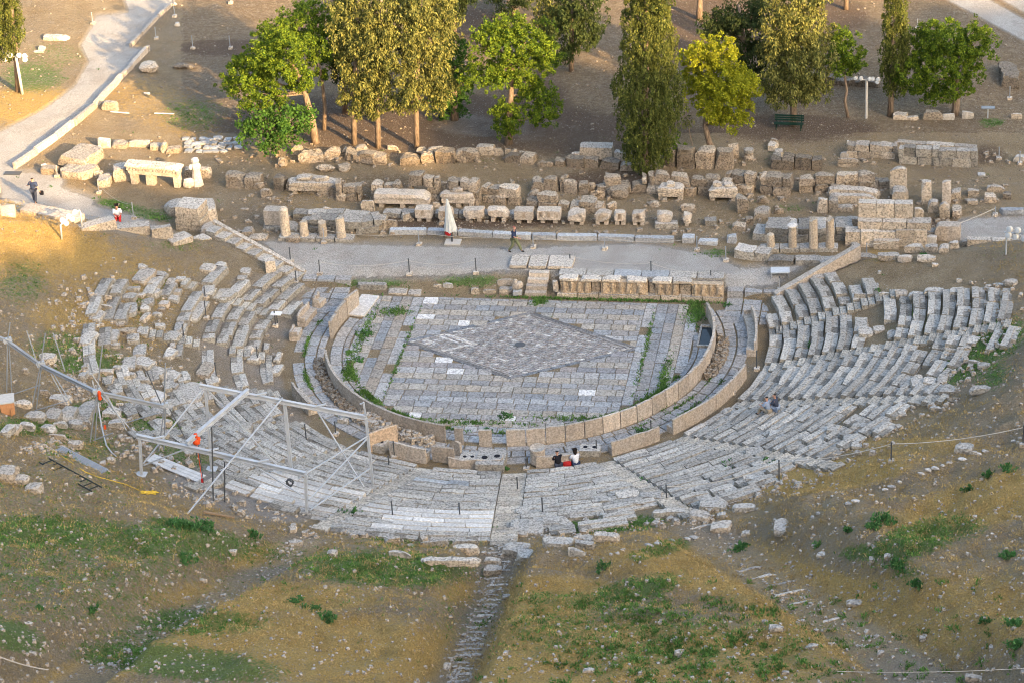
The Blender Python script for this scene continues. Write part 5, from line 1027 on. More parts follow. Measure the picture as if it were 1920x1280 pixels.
def tree(label,base,tr,lobes,leaf,dens,cr,nl,size,seed,elong=1.2,cat='tree',name='tree',r0_=.22,r1_=.1,updir=None,rough=.18,limbs=True,group=None,zy=None,inner=.3):
    """base px; tr trunk px list; lobes px (cx,cy,rx,ry,depth offset,depth radius factor)"""
    B=P(*base); e_=empty(name,B,0,label,cat,group); rs=np.random.RandomState(seed); Y=B.y; s=scl(B)
    tp=[B-Vector((0,0,.2))]+[PY(x,y,Y) for x,y in tr]; trunk(e_,B,tp,r0_,r1_)
    CC=[];RR=[]
    for L in lobes:
        cx,cy,rx,ry=L[:4]; ry*=(.82 if 'pine' in name else 1); dy=L[4] if len(L)>4 else 0; fd=L[5] if len(L)>5 else 1
        c=PY(cx,cy,Y+dy); r=(rx/s*1.0,rx/s*fd,ry/s*.95/.88)
        a,b_=lobeclusters(c-B,r,dens,cr,rs,rough,inner); CC.append(a);RR.append(b_)
        if limbs and len(lobes)>1:
            t0=min(tp,key=lambda q:abs(q.z-(c.z-r[2]*.8))); trunk(e_,B,[t0,(t0+c)/2+Vector((0,0,-.2)),c],r1_*.8,.03,'limb')
    leaves(np.concatenate(CC),np.concatenate(RR),nl,size,leaf,'crown',e_,seed,elong,updir); return e_
def cyl_lobes(x0,x1,y0,y1,taper=.55,n=7):
    out=[]; 
    for i in range(n):
        f=(i+.5)/n; cy=y0+(y1-y0)*f; w=(x1-x0)/2; k=1-(1-taper)*(1-f)**1.3 if f<.6 else 1-.35*((f-.6)/.4)**2
        out.append(((x0+x1)/2+w*.05*math.sin(i*2.3),cy,w*k*.93,(y1-y0)/n*.85,0,1))
    return out
CYP=dict(leaf='cypress_leaf',dens=13,cr=(.11,.11,.24),nl=20,size=.075,elong=1.7,updir=(0,0,1),limbs=False,rough=.07)
tree('very tall dense cypress standing in the middle front of the trees',(1208,328),[(1209,250),(1211,100),(1212,-40)],cyl_lobes(1146,1286,-60,302,.6,9),seed=1,r0_=.36,name='cypress_tree',cat='cypress',**CYP)
tree('cypress at the left photo edge behind the floodlight pole',(34,172),[(30,100),(20,0),(15,-40)],cyl_lobes(-32,50,-60,104,.6,6),seed=2,name='cypress_tree',cat='cypress',**CYP)
tree('slim dark cypress with a sunlit top left of the right pine',(1669,218),[(1672,140),(1678,20)],cyl_lobes(1646,1712,-40,172,.6,7),seed=3,name='cypress_tree',cat='cypress',**CYP)
tree('dark narrow cypress behind the left conifers',(646,212),[(646,140),(644,40)],cyl_lobes(612,668,-30,148,.7,6),seed=4,name='cypress_tree',cat='cypress',**{**CYP,'leaf':'dark_leaf'})
CON=dict(leaf='conifer_leaf',dens=4.2,cr=(.24,.24,.30),nl=34,size=.085,elong=2.4,updir=(0,0,-.6),limbs=True,rough=.36,r0_=.2,r1_=.09,inner=.4)
tree('leftmost of the three yellow conifers with bare trunks',(664,270),[(663,200),(668,90),(672,0)],[(668,20,44,45,0),(655,75,40,32,.5),(672,125,40,34,-.4),(662,170,30,30,0),(648,120,20,26,.5),(690,60,34,34,0),(676,200,20,18,-.2)],seed=11,name='conifer_tree',**CON)
tree('middle one of the three yellow conifers with bare trunks',(709,277),[(708,210),(712,100),(715,0)],[(715,30,44,44,0),(708,90,38,35,-.6),(720,130,36,36,.2),(706,175,28,34,0),(703,205,16,22,0)],seed=12,name='conifer_tree',**CON)
tree('rightmost of the three yellow conifers, with the thickest trunk',(781,279),[(780,190),(785,90),(790,0)],[(790,25,56,44,0),(765,80,44,34,-.5),(815,75,42,30,.5),(785,130,48,32,0),(822,150,38,24,.6),(770,175,34,26,-.4),(838,35,30,30,.3),(770,5,54,30,1),(812,190,26,20,.2),(748,195,22,18,-.3)],seed=13,name='conifer_tree',**CON)
tree('tall yellow-lit conifer standing over the green bench',(1487,236),[(1488,180),(1490,80),(1492,-20)],[(1492,0,52,42,0),(1480,50,58,34,-.5),(1505,80,58,34,.4),(1488,112,58,30,-.3),(1492,150,56,30,0),(1520,165,42,24,.4),(1458,170,34,26,-.3),(1450,90,28,32,.6)],seed=14,name='conifer_tree',**{**CON,'r0_':.25})
tree('spreading conifer behind and left of the bench conifer',(1405,205),[(1400,150),(1395,80),(1385,10)],[(1370,40,52,24,0),(1420,30,36,26,.6),(1400,95,40,28,0),(1345,58,30,16,0),(1415,135,30,26,.4)],seed=15,name='conifer_tree',**{**CON,'leaf':'dark_leaf'})
tree('dark conifer behind the gap between the pine and the tall cypress',(1071,134),[(1071,90),(1073,30),(1074,-20)],[(1085,10,44,28,0),(1075,50,50,24,0),(1100,75,28,20,.5),(1060,95,26,20,-.4)],seed=16,name='conifer_tree',**{**CON,'leaf':'dark_leaf'})
tree('yellow-lit conifer at the top edge above the round pine',(1030,120),[(1030,60),(1028,-20)],[(1030,10,30,34,0),(1022,48,22,24,0),(1045,30,22,26,.3)],seed=17,name='conifer_tree',**CON)
tree('small dark conifer top at the upper edge left of the round pine',(963,30),[(963,0),(963,-30)],[(960,-12,58,20,0)],seed=18,name='conifer_tree',**{**CON,'leaf':'dark_leaf'})
tree('small dark cypress with thin trunk behind the right yellow conifer',(852,66),[(852,40),(852,-20)],[(858,15,22,30,0),(868,-5,24,18,0)],seed=19,name='conifer_tree',**{**CON,'leaf':'dark_leaf'})
tree('bare dark trunk at the top edge with a stone at its foot',(1311,36),[(1312,0),(1314,-60)],[(1318,-55,60,34,0)],seed=20,name='conifer_tree',**{**CON,'leaf':'dark_leaf','r0_':.28})
tree('thin dark trunk at the top edge right of the bench conifer',(1586,18),[(1587,-20),(1588,-60)],[(1588,-52,40,30,0)],seed=21,name='conifer_tree',**{**CON,'leaf':'dark_leaf'})
PINE=dict(leaf='pine_leaf',dens=7,cr=(.17,.17,.17),nl=34,size=.08,elong=2.,rough=.32,r0_=.3,r1_=.12)
tree('big leaning stone pine at the left with a bright upper crown',(592,268),[(585,225),(572,175),(555,130)],[(532,92,66,44,-.8,1.),(468,128,46,34,.2,1.),(492,176,48,36,-1.,.9),(560,150,34,26,-.2),(442,160,28,22,.6),(500,120,50,30,.8)],seed=31,name='pine_tree',cat='pine tree',**PINE)
tree('dark pine crown behind the big leaning pine',(607,244),[(609,200),(604,150),(590,90)],[(575,48,62,40,1.5,1.),(520,72,40,28,2.,1.),(596,96,34,40,1.),(604,140,14,12,0)],seed=32,name='pine_tree',cat='pine tree',**{**PINE,'r0_':.16,'r1_':.08})
tree('dense dark leafy tree between the conifers and the round pine',(852,225),[(852,180),(852,120)],[(850,110,34,42,0),(852,165,34,38,0),(838,200,28,22,.3)],seed=33,name='leafy_tree',**{**PINE,'leaf':'broad_leaf'})
tree('round pine in the middle with layered bright and dark lobes',(953,270),[(955,230),(958,180),(962,120)],[(925,75,40,32,-.6),(985,80,54,42,0),(905,140,44,28,-.8),(960,130,44,30,-.2),(1020,110,34,40,.5),(952,210,32,30,-.5),(1022,205,34,38,0),(952,240,26,22,-.4),(1000,165,36,22,.6),(950,50,38,20,.3)],seed=34,name='pine_tree',cat='pine tree',**PINE)
tree('brilliant yellow-green pine with a curved trunk',(1342,288),[(1330,268),(1321,235),(1330,180)],[(1310,110,34,34,0),(1345,100,40,30,-.3),(1360,150,52,40,-.8),(1330,180,40,36,-.6),(1392,165,30,40,.3),(1375,215,32,30,0),(1345,215,22,22,-.3),(1300,150,22,30,.3)],seed=35,name='pine_tree',cat='pine tree',**{**PINE,'leaf':'bright_pine_leaf','r0_':.24,'dens':7.5})
tree('small round pine on a crooked thin trunk',(1591,220),[(1584,190),(1588,170),(1583,140)],[(1580,75,28,26,0),(1570,105,28,24,-.2),(1600,110,24,24,.2),(1582,128,26,14,0)],seed=36,name='pine_tree',cat='pine tree',**{**PINE,'r0_':.12,'r1_':.07})
tree('wide pine at the right with a second lower lobe on its left',(1790,216),[(1793,190),(1796,150),(1790,110)],[(1780,75,54,36,0),(1832,78,36,38,.3),(1735,70,34,24,.5),(1760,112,46,32,-.5),(1715,135,38,40,-.6),(1805,125,40,38,0),(1790,165,34,26,0),(1740,170,34,22,-.2)],seed=37,name='pine_tree',cat='pine tree',**PINE)
tree('leafy bush-like tree growing from the trench in front of the pine',(524,302),[(522,280),(520,250)],[(500,235,46,30,0),(550,222,36,26,.3),(520,262,40,22,-.3),(470,240,30,18,0),(575,230,18,14,.2)],seed=38,name='leafy_tree',**{**PINE,'leaf':'broad_leaf','dens':2.8,'size':.17,'elong':1.1,'nl':20,'cr':(.32,.32,.28),'r0_':.1,'r1_':.05,'rough':.3})
tree('small leafy shrub at the foot of the tall cypress',(1245,302),[(1250,290)],[(1262,280,24,14,0)],seed=39,name='bush',cat='shrub',**{**PINE,'leaf':'pine_leaf','r0_':.05,'r1_':.03,'limbs':False} )
tree('thin bare dead branches left of the curved trunk',(1300,290),[(1298,270),(1290,235)],[(1288,228,8,6,0)],seed=40,name='dead_shrub',cat='shrub',**{**CON,'r0_':.05,'r1_':.02})
# ---- small plants
def plant(px,py,r,h,label,leaf='shrub_leaf',kind='bush',seed=0,size=.1,n=None):
    B=P(px,py); rs=np.random.RandomState(seed); N_=n or int(26*r*r/.16)+10; d=rs.normal(0,1,(N_,3)); d/=np.linalg.norm(d,axis=1)[:,None]; d[:,2]=abs(d[:,2])*rs.uniform(.3,1.2,N_)
    C_=d*np.array([r*1.2,r,h*.75])*rs.uniform(.3,1.15,(N_,1)); R_=np.full((N_,3),.09); o=leaves(C_,R_,9,size*.75,leaf,kind,None,seed,2.2,(0,0,.5)); o.location=B; tag(o,label,kind); return o
PL=[(1440,872,.35,.5,'fern-like green plant growing between the seats beside the rope post','fern'),(1368,878,.45,.6,'large fern growing out of the broken seat row','fern'),(1215,905,.45,.35,'leafy green weed at the foot of the fern-grown wedge','weed'),(1343,818,.25,.5,'small upright green plant in the stair aisle by the couple','weed'),(1200,812,.3,.3,'round green weed behind the throne backs','weed'),(1522,652,.22,.4,'small green plant on the clean right seat rows','weed'),(947,880,.2,.3,'tuft of green weed in the central stair','weed'),(1165,558,.1,.1,'tiny weed on the stage front base','weed'),(1480,795,.01,.01,None,None),
 (686,628,.45,.3,'spreading weed at the left edge of the orchestra floor','weed'),(676,676,.3,.25,'round weed above the left grass arc on the orchestra floor','weed'),(948,782,.35,.35,'tall bright weed at the bottom of the orchestra floor','weed'),(1365,575,.2,.2,'small weed on the paving beside the right walkway','weed'),(1155,782,.3,.2,'weed on the lower right grass arc of the orchestra','weed'),(915,808,.22,.25,'round tuft beside the lone parapet slab','weed'),(1645,548,.15,.2,'weed at the back of the upper right rows','weed'),(970,1035,.3,.25,'pale flowering plant on the bank block','weed'),(655,968,.6,.45,'tall grassy clump beside the right gantry foot','grass clump'),(926,994,.25,.3,'dry grass tuft beside the upper central stair','grass clump'),(1650,462,.1,.1,None,None),
 (365,990,.75,.35,'long dark green bush below the excavated white ground, left half','bush'),(330,985,.5,.35,'dark green bush left end below the excavated ground','bush'),(472,1003,.38,.3,'small bluish bush below the excavated ground','bush'),(345,1050,.5,.3,'green bush in the lower left grass','bush'),(555,1128,.35,.28,'dark round bush left one of three in the lower middle','bush'),(575,1141,.28,.25,'dark round bush middle one of three in the lower middle','bush'),(594,1145,.28,.25,'dark round bush right one of three in the lower middle','bush'),(612,1158,.4,.2,'flat pale green bush below the three round ones','bush'),(172,1145,.28,.35,'upright green bush above the left gully track','bush'),(1133,1064,.4,.3,'dark green bush on the rocky mound right of the stair','bush'),
 (1655,975,.5,.3,'dark green bush at the top of the right grass patch','bush'),(1640,987,.3,.22,'small dark bush left below the top one, right slope','bush'),(1690,1060,.55,.3,'broad bluish-green bush at the foot of the right grass patch','bush'),(1536,1022,.28,.25,'small dark bush left of the right grass patch','bush'),(1590,995,.25,.2,'tiny bush between two larger ones on the right slope','bush'),(1856,890,.28,.25,'round green bush left one of two on the right dry slope','bush'),(1893,878,.4,.22,'flat green bush right one of two on the right dry slope','bush'),(1722,1096,.35,.3,'pale green bush in the middle of the lower right slope','bush'),(1815,920,.25,.35,'bright green weed on the right dry slope','bush'),(1905,1172,.4,.35,'bright green bush at the lower right edge','bush'),(1850,1165,.3,.2,'small bright bush left of the lower right edge one','bush'),(1890,1042,.3,.15,'flat bright green tuft on the far right slope','bush'),
 (1385,1030,.35,.2,'dark green bush in the right gully, upper one','bush'),(1395,1022,.25,.2,'dark green bush in the right gully, second one','bush'),(1912,1208,.35,.25,'bluish bush at the right edge near the bottom','bush'),(75,1140,.22,.18,'small dark tuft low on the left grassy slope','bush'),(1730,480,.2,.2,'green weed between the stone line at the right','weed'),(1725,458,.2,.15,'green weed in front of the sarcophagus-like block','weed')]
for i,(px,py,r,h,lab,k) in enumerate(PL):
    if lab: plant(px,py,r,h,lab,'shrub_leaf',k.replace(' ','_'),200+i)
# ---- grass as a mass
def grassmass():
    rs=np.random.RandomState(77); xs_=rs.uniform(-38,34,300000); ys=rs.uniform(-46,36,300000); ix=np.clip(np.searchsorted(gx,xs_),0,nX-1); iy=np.clip(np.searchsorted(gy,ys),0,nY-1)
    gvv=green[iy,ix]; clump=nz(xs_,ys,2.6,4); clump2=nz(xs_,ys,7.5,8); keep=gvv*1.05+.55*clump+.5*clump2+rs.uniform(-.25,.25,len(xs_))>.80
    xs_,ys=xs_[keep],ys[keep]; z=GZ[iy[keep],ix[keep]]; z=H(xs_,ys); return xs_,ys,z
xs_,ys,zs_=grassmass()
def blades(xs_,ys,zs_,n,spread,hgt,mat,name,label,seed,bw=.035):
    rs=np.random.RandomState(seed); k=np.repeat(np.arange(len(xs_)),n); b=np.stack([xs_[k]+rs.normal(0,spread,len(k)),ys[k]+rs.normal(0,spread,len(k)),zs_[k]],1)
    a=rs.uniform(0,6.28,len(k)); w=np.stack([np.cos(a),np.sin(a),np.zeros(len(k))],1)*bw; tip=np.stack([rs.normal(0,.06,len(k)),rs.normal(0,.06,len(k)),rs.uniform(.5,1.2,len(k))*hgt],1)
    o=fastquads(name,np.stack([b-w,b+w,b+tip],1).reshape(-1,3),mat,None,3); tag(o,label,'grass',None,'stuff'); return o
blades(xs_,ys,zs_,5,.09,.10,'grass_blade','grass','green grass patches growing over the slopes',3)
# tufts dotted over the lower right mound
q=[]; rs=np.random.RandomState(8)
for _ in range(420):
    px,py=rs.uniform(960,1920),rs.uniform(1090,1285)
    if rs.rand()<.75: px=rs.normal(1280,170); py=rs.uniform(1120,1285)
    p=P(px,py); 
    for _ in range(rs.randint(4,12)): q.append((p.x+rs.normal(0,.13),p.y+rs.normal(0,.13),p.z))
q=np.array(q); blades(q[:,0],q[:,1],q[:,2],4,.05,.13,'grass_blade','grass','bright grass tufts dotted over the lower right mound',4)
# weeds in the joints of the floor, along the gutter arc and round the walkway
q=[]; 
def arcw(r_,t0,t1,n,sp): 
    for _ in range(n):
        t=rs.uniform(t0,t1); 
        if math.sin(t*.35)+rs.normal(0,.5)<-.1: continue
        x,y=rp(r_+rs.normal(0,sp),t); q.append((x,y,hz(x,y)+.04))
arcw(9.8,-82,-28,1500,.09); arcw(9.8,20,72,1300,.1); arcw(10.18,-70,-30,350,.05); arcw(9.8,-28,20,260,.07); arcw(12.33,-100,-60,420,.05); arcw(11.64,40,80,160,.06); arcw(12.33,40,75,200,.07)
for cx,cy,sx_,sy_,n in ((9.6,4.6,.5,1.3,420),(8.6,-3.5,.25,2.2,260),(-9.3,0,.3,3.5,240),(8.3,-6,.7,.6,350),(4,5.65,6,.1,400),(-3,-8.8,4,.25,300),(-8,3.5,.8,.5,150),(7.2,0,.1,4,150),(-6.6,-2,.08,4,110),(5,-8,2.2,.3,260),(.3,5.2,.4,.4,150)):
    for _ in range(n): x=rs.normal(cx,sx_*.6); y=rs.normal(cy,sy_*.6); q.append((x,y,.04))
q=np.array(q); blades(q[:,0],q[:,1],q[:,2],3,.05,.13,'grass_blade','weeds','green weeds rooted in the joints and gutter of the orchestra','5' and 5)

def strawpts():
    rs=np.random.RandomState(91); xs_=rs.uniform(-40,36,90000); ys=rs.uniform(-46,12,90000); r_=np.hypot(xs_,ys); ix=np.clip(np.searchsorted(gx,xs_),0,nX-1); iy=np.clip(np.searchsorted(gy,ys),0,nY-1)
    keep=(r_>26.5)|((xs_<-18)&(r_>20)); keep&=(ys<Yb(xs_)-.5); keep&=(dry[iy,ix]*.75+.34+.45*nz(xs_,ys,1.3,3)+.3*nz(xs_,ys,5,7)-gul[iy,ix]*.6+rs.uniform(-.25,.25,len(xs_)))>.48
    xs_,ys=xs_[keep],ys[keep]; return xs_,ys,H(xs_,ys)
a_,b_,c_=strawpts(); blades(a_,b_,c_,9,.12,.09,'straw','dry_grass','dry golden grass stubble over the slopes',6,.018)
# ================================================================ metal gantry, truss, posts, lamps
def beamobj(name,mat,parent,o0,pairs,w,h):
    m_=MB()
    for a,b_ in pairs: m_.beam(Vector(a)-o0,Vector(b_)-o0,w,h)
    return m_.build(name,mat,parent)
def H_(px,py,gp,):  # point above ground point gp seen at pixel (px,py): same vertical plane Y
    return PY(px,py,gp.y)
gA,gB,gC,gD=P(265,890),P(575,965),P(397,880),P(700,915)
tA,tB,tC,tD=H_(262,818,gA),H_(573,888,gB),H_(385,725,gC),H_(686,782,gD)
gE=P(548,900); tE=H_(534,757,gE)
O0=gB; e_=empty('gantry',O0,0,'white metal gantry standing over the left seats with an orange hoist','gantry')
def I_beam(name,a,b_,w,h):
    m_=MB(); a=Vector(a)-O0;b_=Vector(b_)-O0; up=Vector((0,0,1))
    m_.beam(a+up*h/2,b_+up*h/2,w,.04); m_.beam(a-up*h/2,b_-up*h/2,w,.04); m_.beam(a,b_,.06,h-.045); return m_.build(name,'alu_white',e_)
I_beam('front_beam',tA+(tA-tB)*.02,tB,.17,.2); I_beam('rear_beam',tC+(tC-tD)*.035,tD,.17,.2)
c0=PZ(345,870,tA.z+.25); 
mA=tA+(tB-tA)*.30; mC=tC+(tD-tC)*.27
I_beam('cross_beam',mA+Vector((0,0,.32))-(mC-mA)*.02,mC+Vector((0,0,.28)),.2,.2)
for g_,t in ((gA,tA),(gB,tB),(gC,tC),(gD,tD)):
    m_=MB(); m_.beam(g_-O0-Vector((0,0,.1)),t-O0,.13,.13); m_.box(g_-O0+Vector((0,0,.04)),(.55,.5,.06)); m_.build('post','alu_white',e_)
m_=MB(); m_.beam(gE-O0,tE-O0,.16,.16); m_.build('post','alu_white',e_)
kk=P(352,962)
for a,b_,w in ((kk,PY(660,742,gB.y+5),.0),):
    pass
br=[(H_(530,745,gE),P(352,962)),(tA+Vector((0,0,-2.6))*.6,tA+(tC-tA)*.95),(tC,P(545,900)),(H_(595,770,gD),P(690,925)),(tD-Vector((0,0,1.2)),gB+Vector((.2,0,.9))),(tD-Vector((0,0,3.0)),gB+Vector((.2,0,.3))),(tB+(tA-tB)*.35,gB+Vector((-.2,0,1.2))),(mA,gA+Vector((.2,0,.6))),(tD-Vector((0,0,1.1)),H_(560,895,gB)),(P(420,905),H_(415,880,P(420,905)))]
for a,b_ in br: m_=MB(); m_.beam(Vector(a)-O0,Vector(b_)-O0,.06,.06); m_.build('brace','alu_white',e_)
for px,py in ((413,700),(462,703),(581,748)): pass
for px,g2 in (((397,800),P(400,945)),((421,865),P(421,940))): m_=MB(); m_.tube([H_(px[0],px[1],g2)-O0,g2-O0],.035,6); m_.build('prop','dark_steel',e_)
for f in (.12,.45,.75): m_=MB(); q=tA+(tB-tA)*f+Vector((0,0,.22))-O0; m_.beam(q-Vector((.25,.15,0)),q+Vector((.25,.15,0)),.1,.06); m_.build('clamp','alu_white',e_)
for f in (.35,.72): m_=MB(); q=tC+(tD-tC)*f+Vector((0,0,.22))-O0; m_.beam(q-Vector((.25,.15,0)),q+Vector((.25,.15,0)),.1,.06); m_.build('clamp','alu_white',e_)
m_=MB(); m_.beam(tD-O0,tD-O0+Vector((-.05,0,.9)),.08,.08); m_.beam(tD-O0+Vector((-.05,0,.85)),tD-O0+Vector((-.25,0,.78)),.06,.06); m_.build('hook_post','alu_white',e_)
# hoist
hq=mA+(mC-mA)*.12; hb=P(380,975); hp=PY(368,826,hq.y)
ho=empty('chain_hoist',hp,0,'orange chain hoist hanging from the gantry cross beam on dark chains','chain hoist')
m_=MB(); m_.lathe((0,0,-.2),[(.1,0),(.19,.08),(.19,.3),(.1,.38)],12); m_.box((0,0,.30),(.16,.14,.26)); m_.build('hoist_body','orange_plastic',ho,None,0,True)
m_=MB(); m_.lathe((.12,0,.0),[(.05,0),(.11,.04),(.11,.2),(.05,.24)],10); m_.build('motor','orange_plastic',ho,None,0,True)
for dx,L in ((-.1,.75),(.0,2.0),(.07,2.3)): m_=MB(); m_.tube([(dx,0,-.15),(dx+.04,0,-.15-L)],.02,5); m_.build('chain','dark_steel' if dx else 'orange_plastic',ho)
m_=MB(); m_.box((.05,0,-2.3),(.1,.1,.2)); m_.build('lower_hook','red_cloth',ho)
q=PY(543,904,gB.y+1.0); co_=MB(); rs=random.Random(4)
for i in range(14): 
    a=rs.uniform(0,6.28); co_.tube([(math.cos(a+k*.9)*.22*rs.uniform(.5,1),rs.uniform(-.1,.1),math.sin(a+k*.9)*.2) for k in range(6)],.022,5)
o=co_.build('cable_coil','dark_steel',None,q); tag(o,'tangled dark cables hanging at the right end of the front gantry beam','cable coil')
# aluminium truss of poles running in from the left
jo=[((14,640),(12,735)),((76,684),(58,765)),((182,735),(168,828)),((308,762),(297,845))]
J=[];e2=empty('pole_truss',P(182,828),0,'line of steel poles carrying a long sagging grey beam at the left','pole truss'); o2=e2.location.copy()
for (jx,jy),(bx_,by_) in jo:
    g_=P(bx_,by_); t=H_(jx,jy,g_); J.append((g_,t))
s0=H_(-30,622,J[0][0]); pts=[s0]+[t for g_,t in J]
m_=MB()
for a,b_ in zip(pts[:-1],pts[1:]):
    for dz,w in ((.08,.15),(-.08,.15)): m_.beam(a-o2+Vector((0,0,dz)),b_-o2+Vector((0,0,dz)),w,.04)
    m_.beam(a-o2,b_-o2,.06,.2)
m_.build('long_beam','steel',e2)
for (g_,t),up in zip(J,((19,605),(85,625),(192,648),(310,680))):
    up_=H_(up[0],up[1],g_)
    for dx,dx2 in ((0,0),(.22,.08)):
        m_=MB(); m_.tube([g_-o2+Vector((dx,dx*.6,-.1)),t-o2+Vector((dx2,0,0)),(up_-o2+Vector((dx2,0,0)))] if dx==0 else [g_-o2+Vector((dx,.2,-.1)),t-o2+Vector((dx2,0,.1))],.035,6); m_.build('pole','steel',e2)
    m_=MB(); m_.beam(t-o2-Vector((.2,0,.0)),t-o2+Vector((.2,.1,.1)),.2,.24); m_.build('joint','alu_white',e2)
ex=[((100,625),(125,690),1),((50,620),(76,684),1),((95,700),(130,752),1),((100,700),(137,750),1),((185,735),(245,795),2),((200,740),(240,800),2),((172,700),(235,790),2),((275,695),(305,750),3),((318,765),(350,815),3),((5,745),(80,715),0),((62,770),(130,745),1),((235,792),(300,768),2),((175,825),(215,805),2)]
for a,b_,i in ex:
    g_=J[i][0]; A_=H_(a[0],a[1],g_); B2=H_(b_[0],b_[1],g_); B2.y-=.3; m_=MB(); m_.tube([A_-o2,B2-o2],.032,6); m_.build('strut','steel' if i!=3 else 'dark_steel',e2)
g_=J[2][0]; m_=MB(); m_.lathe((0,0,-.25),[(.03,0),(.11,.1),(.10,.5),(.03,.6)],8); o=m_.build('strap_roll','orange_plastic',None,H_(187,742,g_)); tag(o,'orange strap hanging below the third pole joint','strap')
m_=MB(); m_.box((0,0,0),(.1,.08,.22)); o=m_.build('strap_end','orange_plastic',None,H_(197,800,g_)); tag(o,'small orange strap end low on the poles beside the white hose','strap')
m_=MB(); c=[P(x,y)+Vector((0,0,z)) for x,y,z in ((186,800,2.8),(190,800,1.6),(193,815,.5),(200,838,.12),(210,850,.06),(218,856,.05))]; m_.tube(c,.04,6); o=m_.build('hose','alu_white'); tag(o,'white hose hanging from the poles and snaking over the ground','hose')
# pipes, ladders and planks on the slope
def lay(name,label,cat,a,b_,w,n,mat,gap=.12,rungs=0,h=.06):
    A_,B2=P(*a),P(*b_); e=empty(name,(A_+B2)/2,0,label,cat); u=(B2-A_).normalized(); s=Vector((-u.y,u.x,0)); m2=None
    for i in range(n): m_=MB(); off=s*((i-(n-1)/2)*gap); m_.beam(A_+off-e.location+Vector((0,0,.17)),B2+off-e.location+Vector((0,0,.17)),w,h); m_.build({'ladder':'rail'}.get(name,'pipe' if 'pipe' in name else 'plank'),mat,e)
    for i in range(rungs): m_=MB(); q=A_+(B2-A_)*((i+.5)/rungs)-e.location+Vector((0,0,.17)); m_.beam(q-s*gap/2,q+s*gap/2,.04,.04); m_.build('rung',mat,e)
    return e
lay('pipe_bundle','bundle of blue-grey pipes lying on the left grass beside the rubble','pipes',(112,845),(198,889),.07,5,'steel',.1)
lay('ladder','thin black ladder-like rails lying on the left slope','ladder',(84,868),(182,922),.04,2,'black_pipe',.55,9)
lay('plank_stack','long pale planks sloping down under the gantry front beam','planks',(282,862),(378,902),.22,3,'plank_white',.24)
lay('plank','grey timber plank lying on bare earth below the gantry','plank',(382,964),(440,975),.16,1,'wood')
lay('metal_strip','long grey metal strip lying across the white marble rows','metal strip',(742,958),(916,956),.14,1,'steel')
lay('plank','brown timber board beside the right gantry foot','plank',(583,915),(640,925),.25,1,'wood',h=.12)
lay('metal_strip','thin grey metal rail above the brown board at the right gantry foot','metal strip',(560,900),(625,915),.1,1,'steel')
lay('long_plank','two thin white laths lying in the dry earth above the left ruins','laths',(208,214),(243,217),.08,1,'plank_white')
lay('long_plank','thin white lath right of a similar one above the left ruins','laths',(290,217),(327,218),.08,1,'plank_white')
def rope(pts,r,name,label,cat,mat='rope'):
    m_=MB(); m_.tube(pts,r,5); o=m_.build(name,mat); tag(o,label,cat); return o
rope([P(x,y)+Vector((0,0,.04)) for x,y in ((50,850),(75,835),(100,845),(130,865),(160,885),(185,895),(235,908),(262,920))],.025,'yellow_rope','thin yellow rope lying along the blue-grey pipes','rope','yellow_rope')
rs=random.Random(6); rope([P(262+rs.uniform(0,38),919+rs.uniform(0,9))+Vector((0,0,.05)) for _ in range(26)],.022,'yellow_rope','tangle of yellow rope beside the ridged stone at the gantry','rope','yellow_rope')
# box at left edge
q=P(12,772); e=empty('wooden_box',q,R(20),'orange wooden box under a grey sheet at the left photo edge','wooden box'); MB().box((.1,0,.35),(.7,.7,.7)).build('box_side','orange_wood',e); MB().box((-.35,.1,.72),(1.7,1.0,.06)).build('cover_sheet','concrete',e); MB().box((.28,-.42,.2),(.08,.08,.45)).build('leg','orange_wood',e)
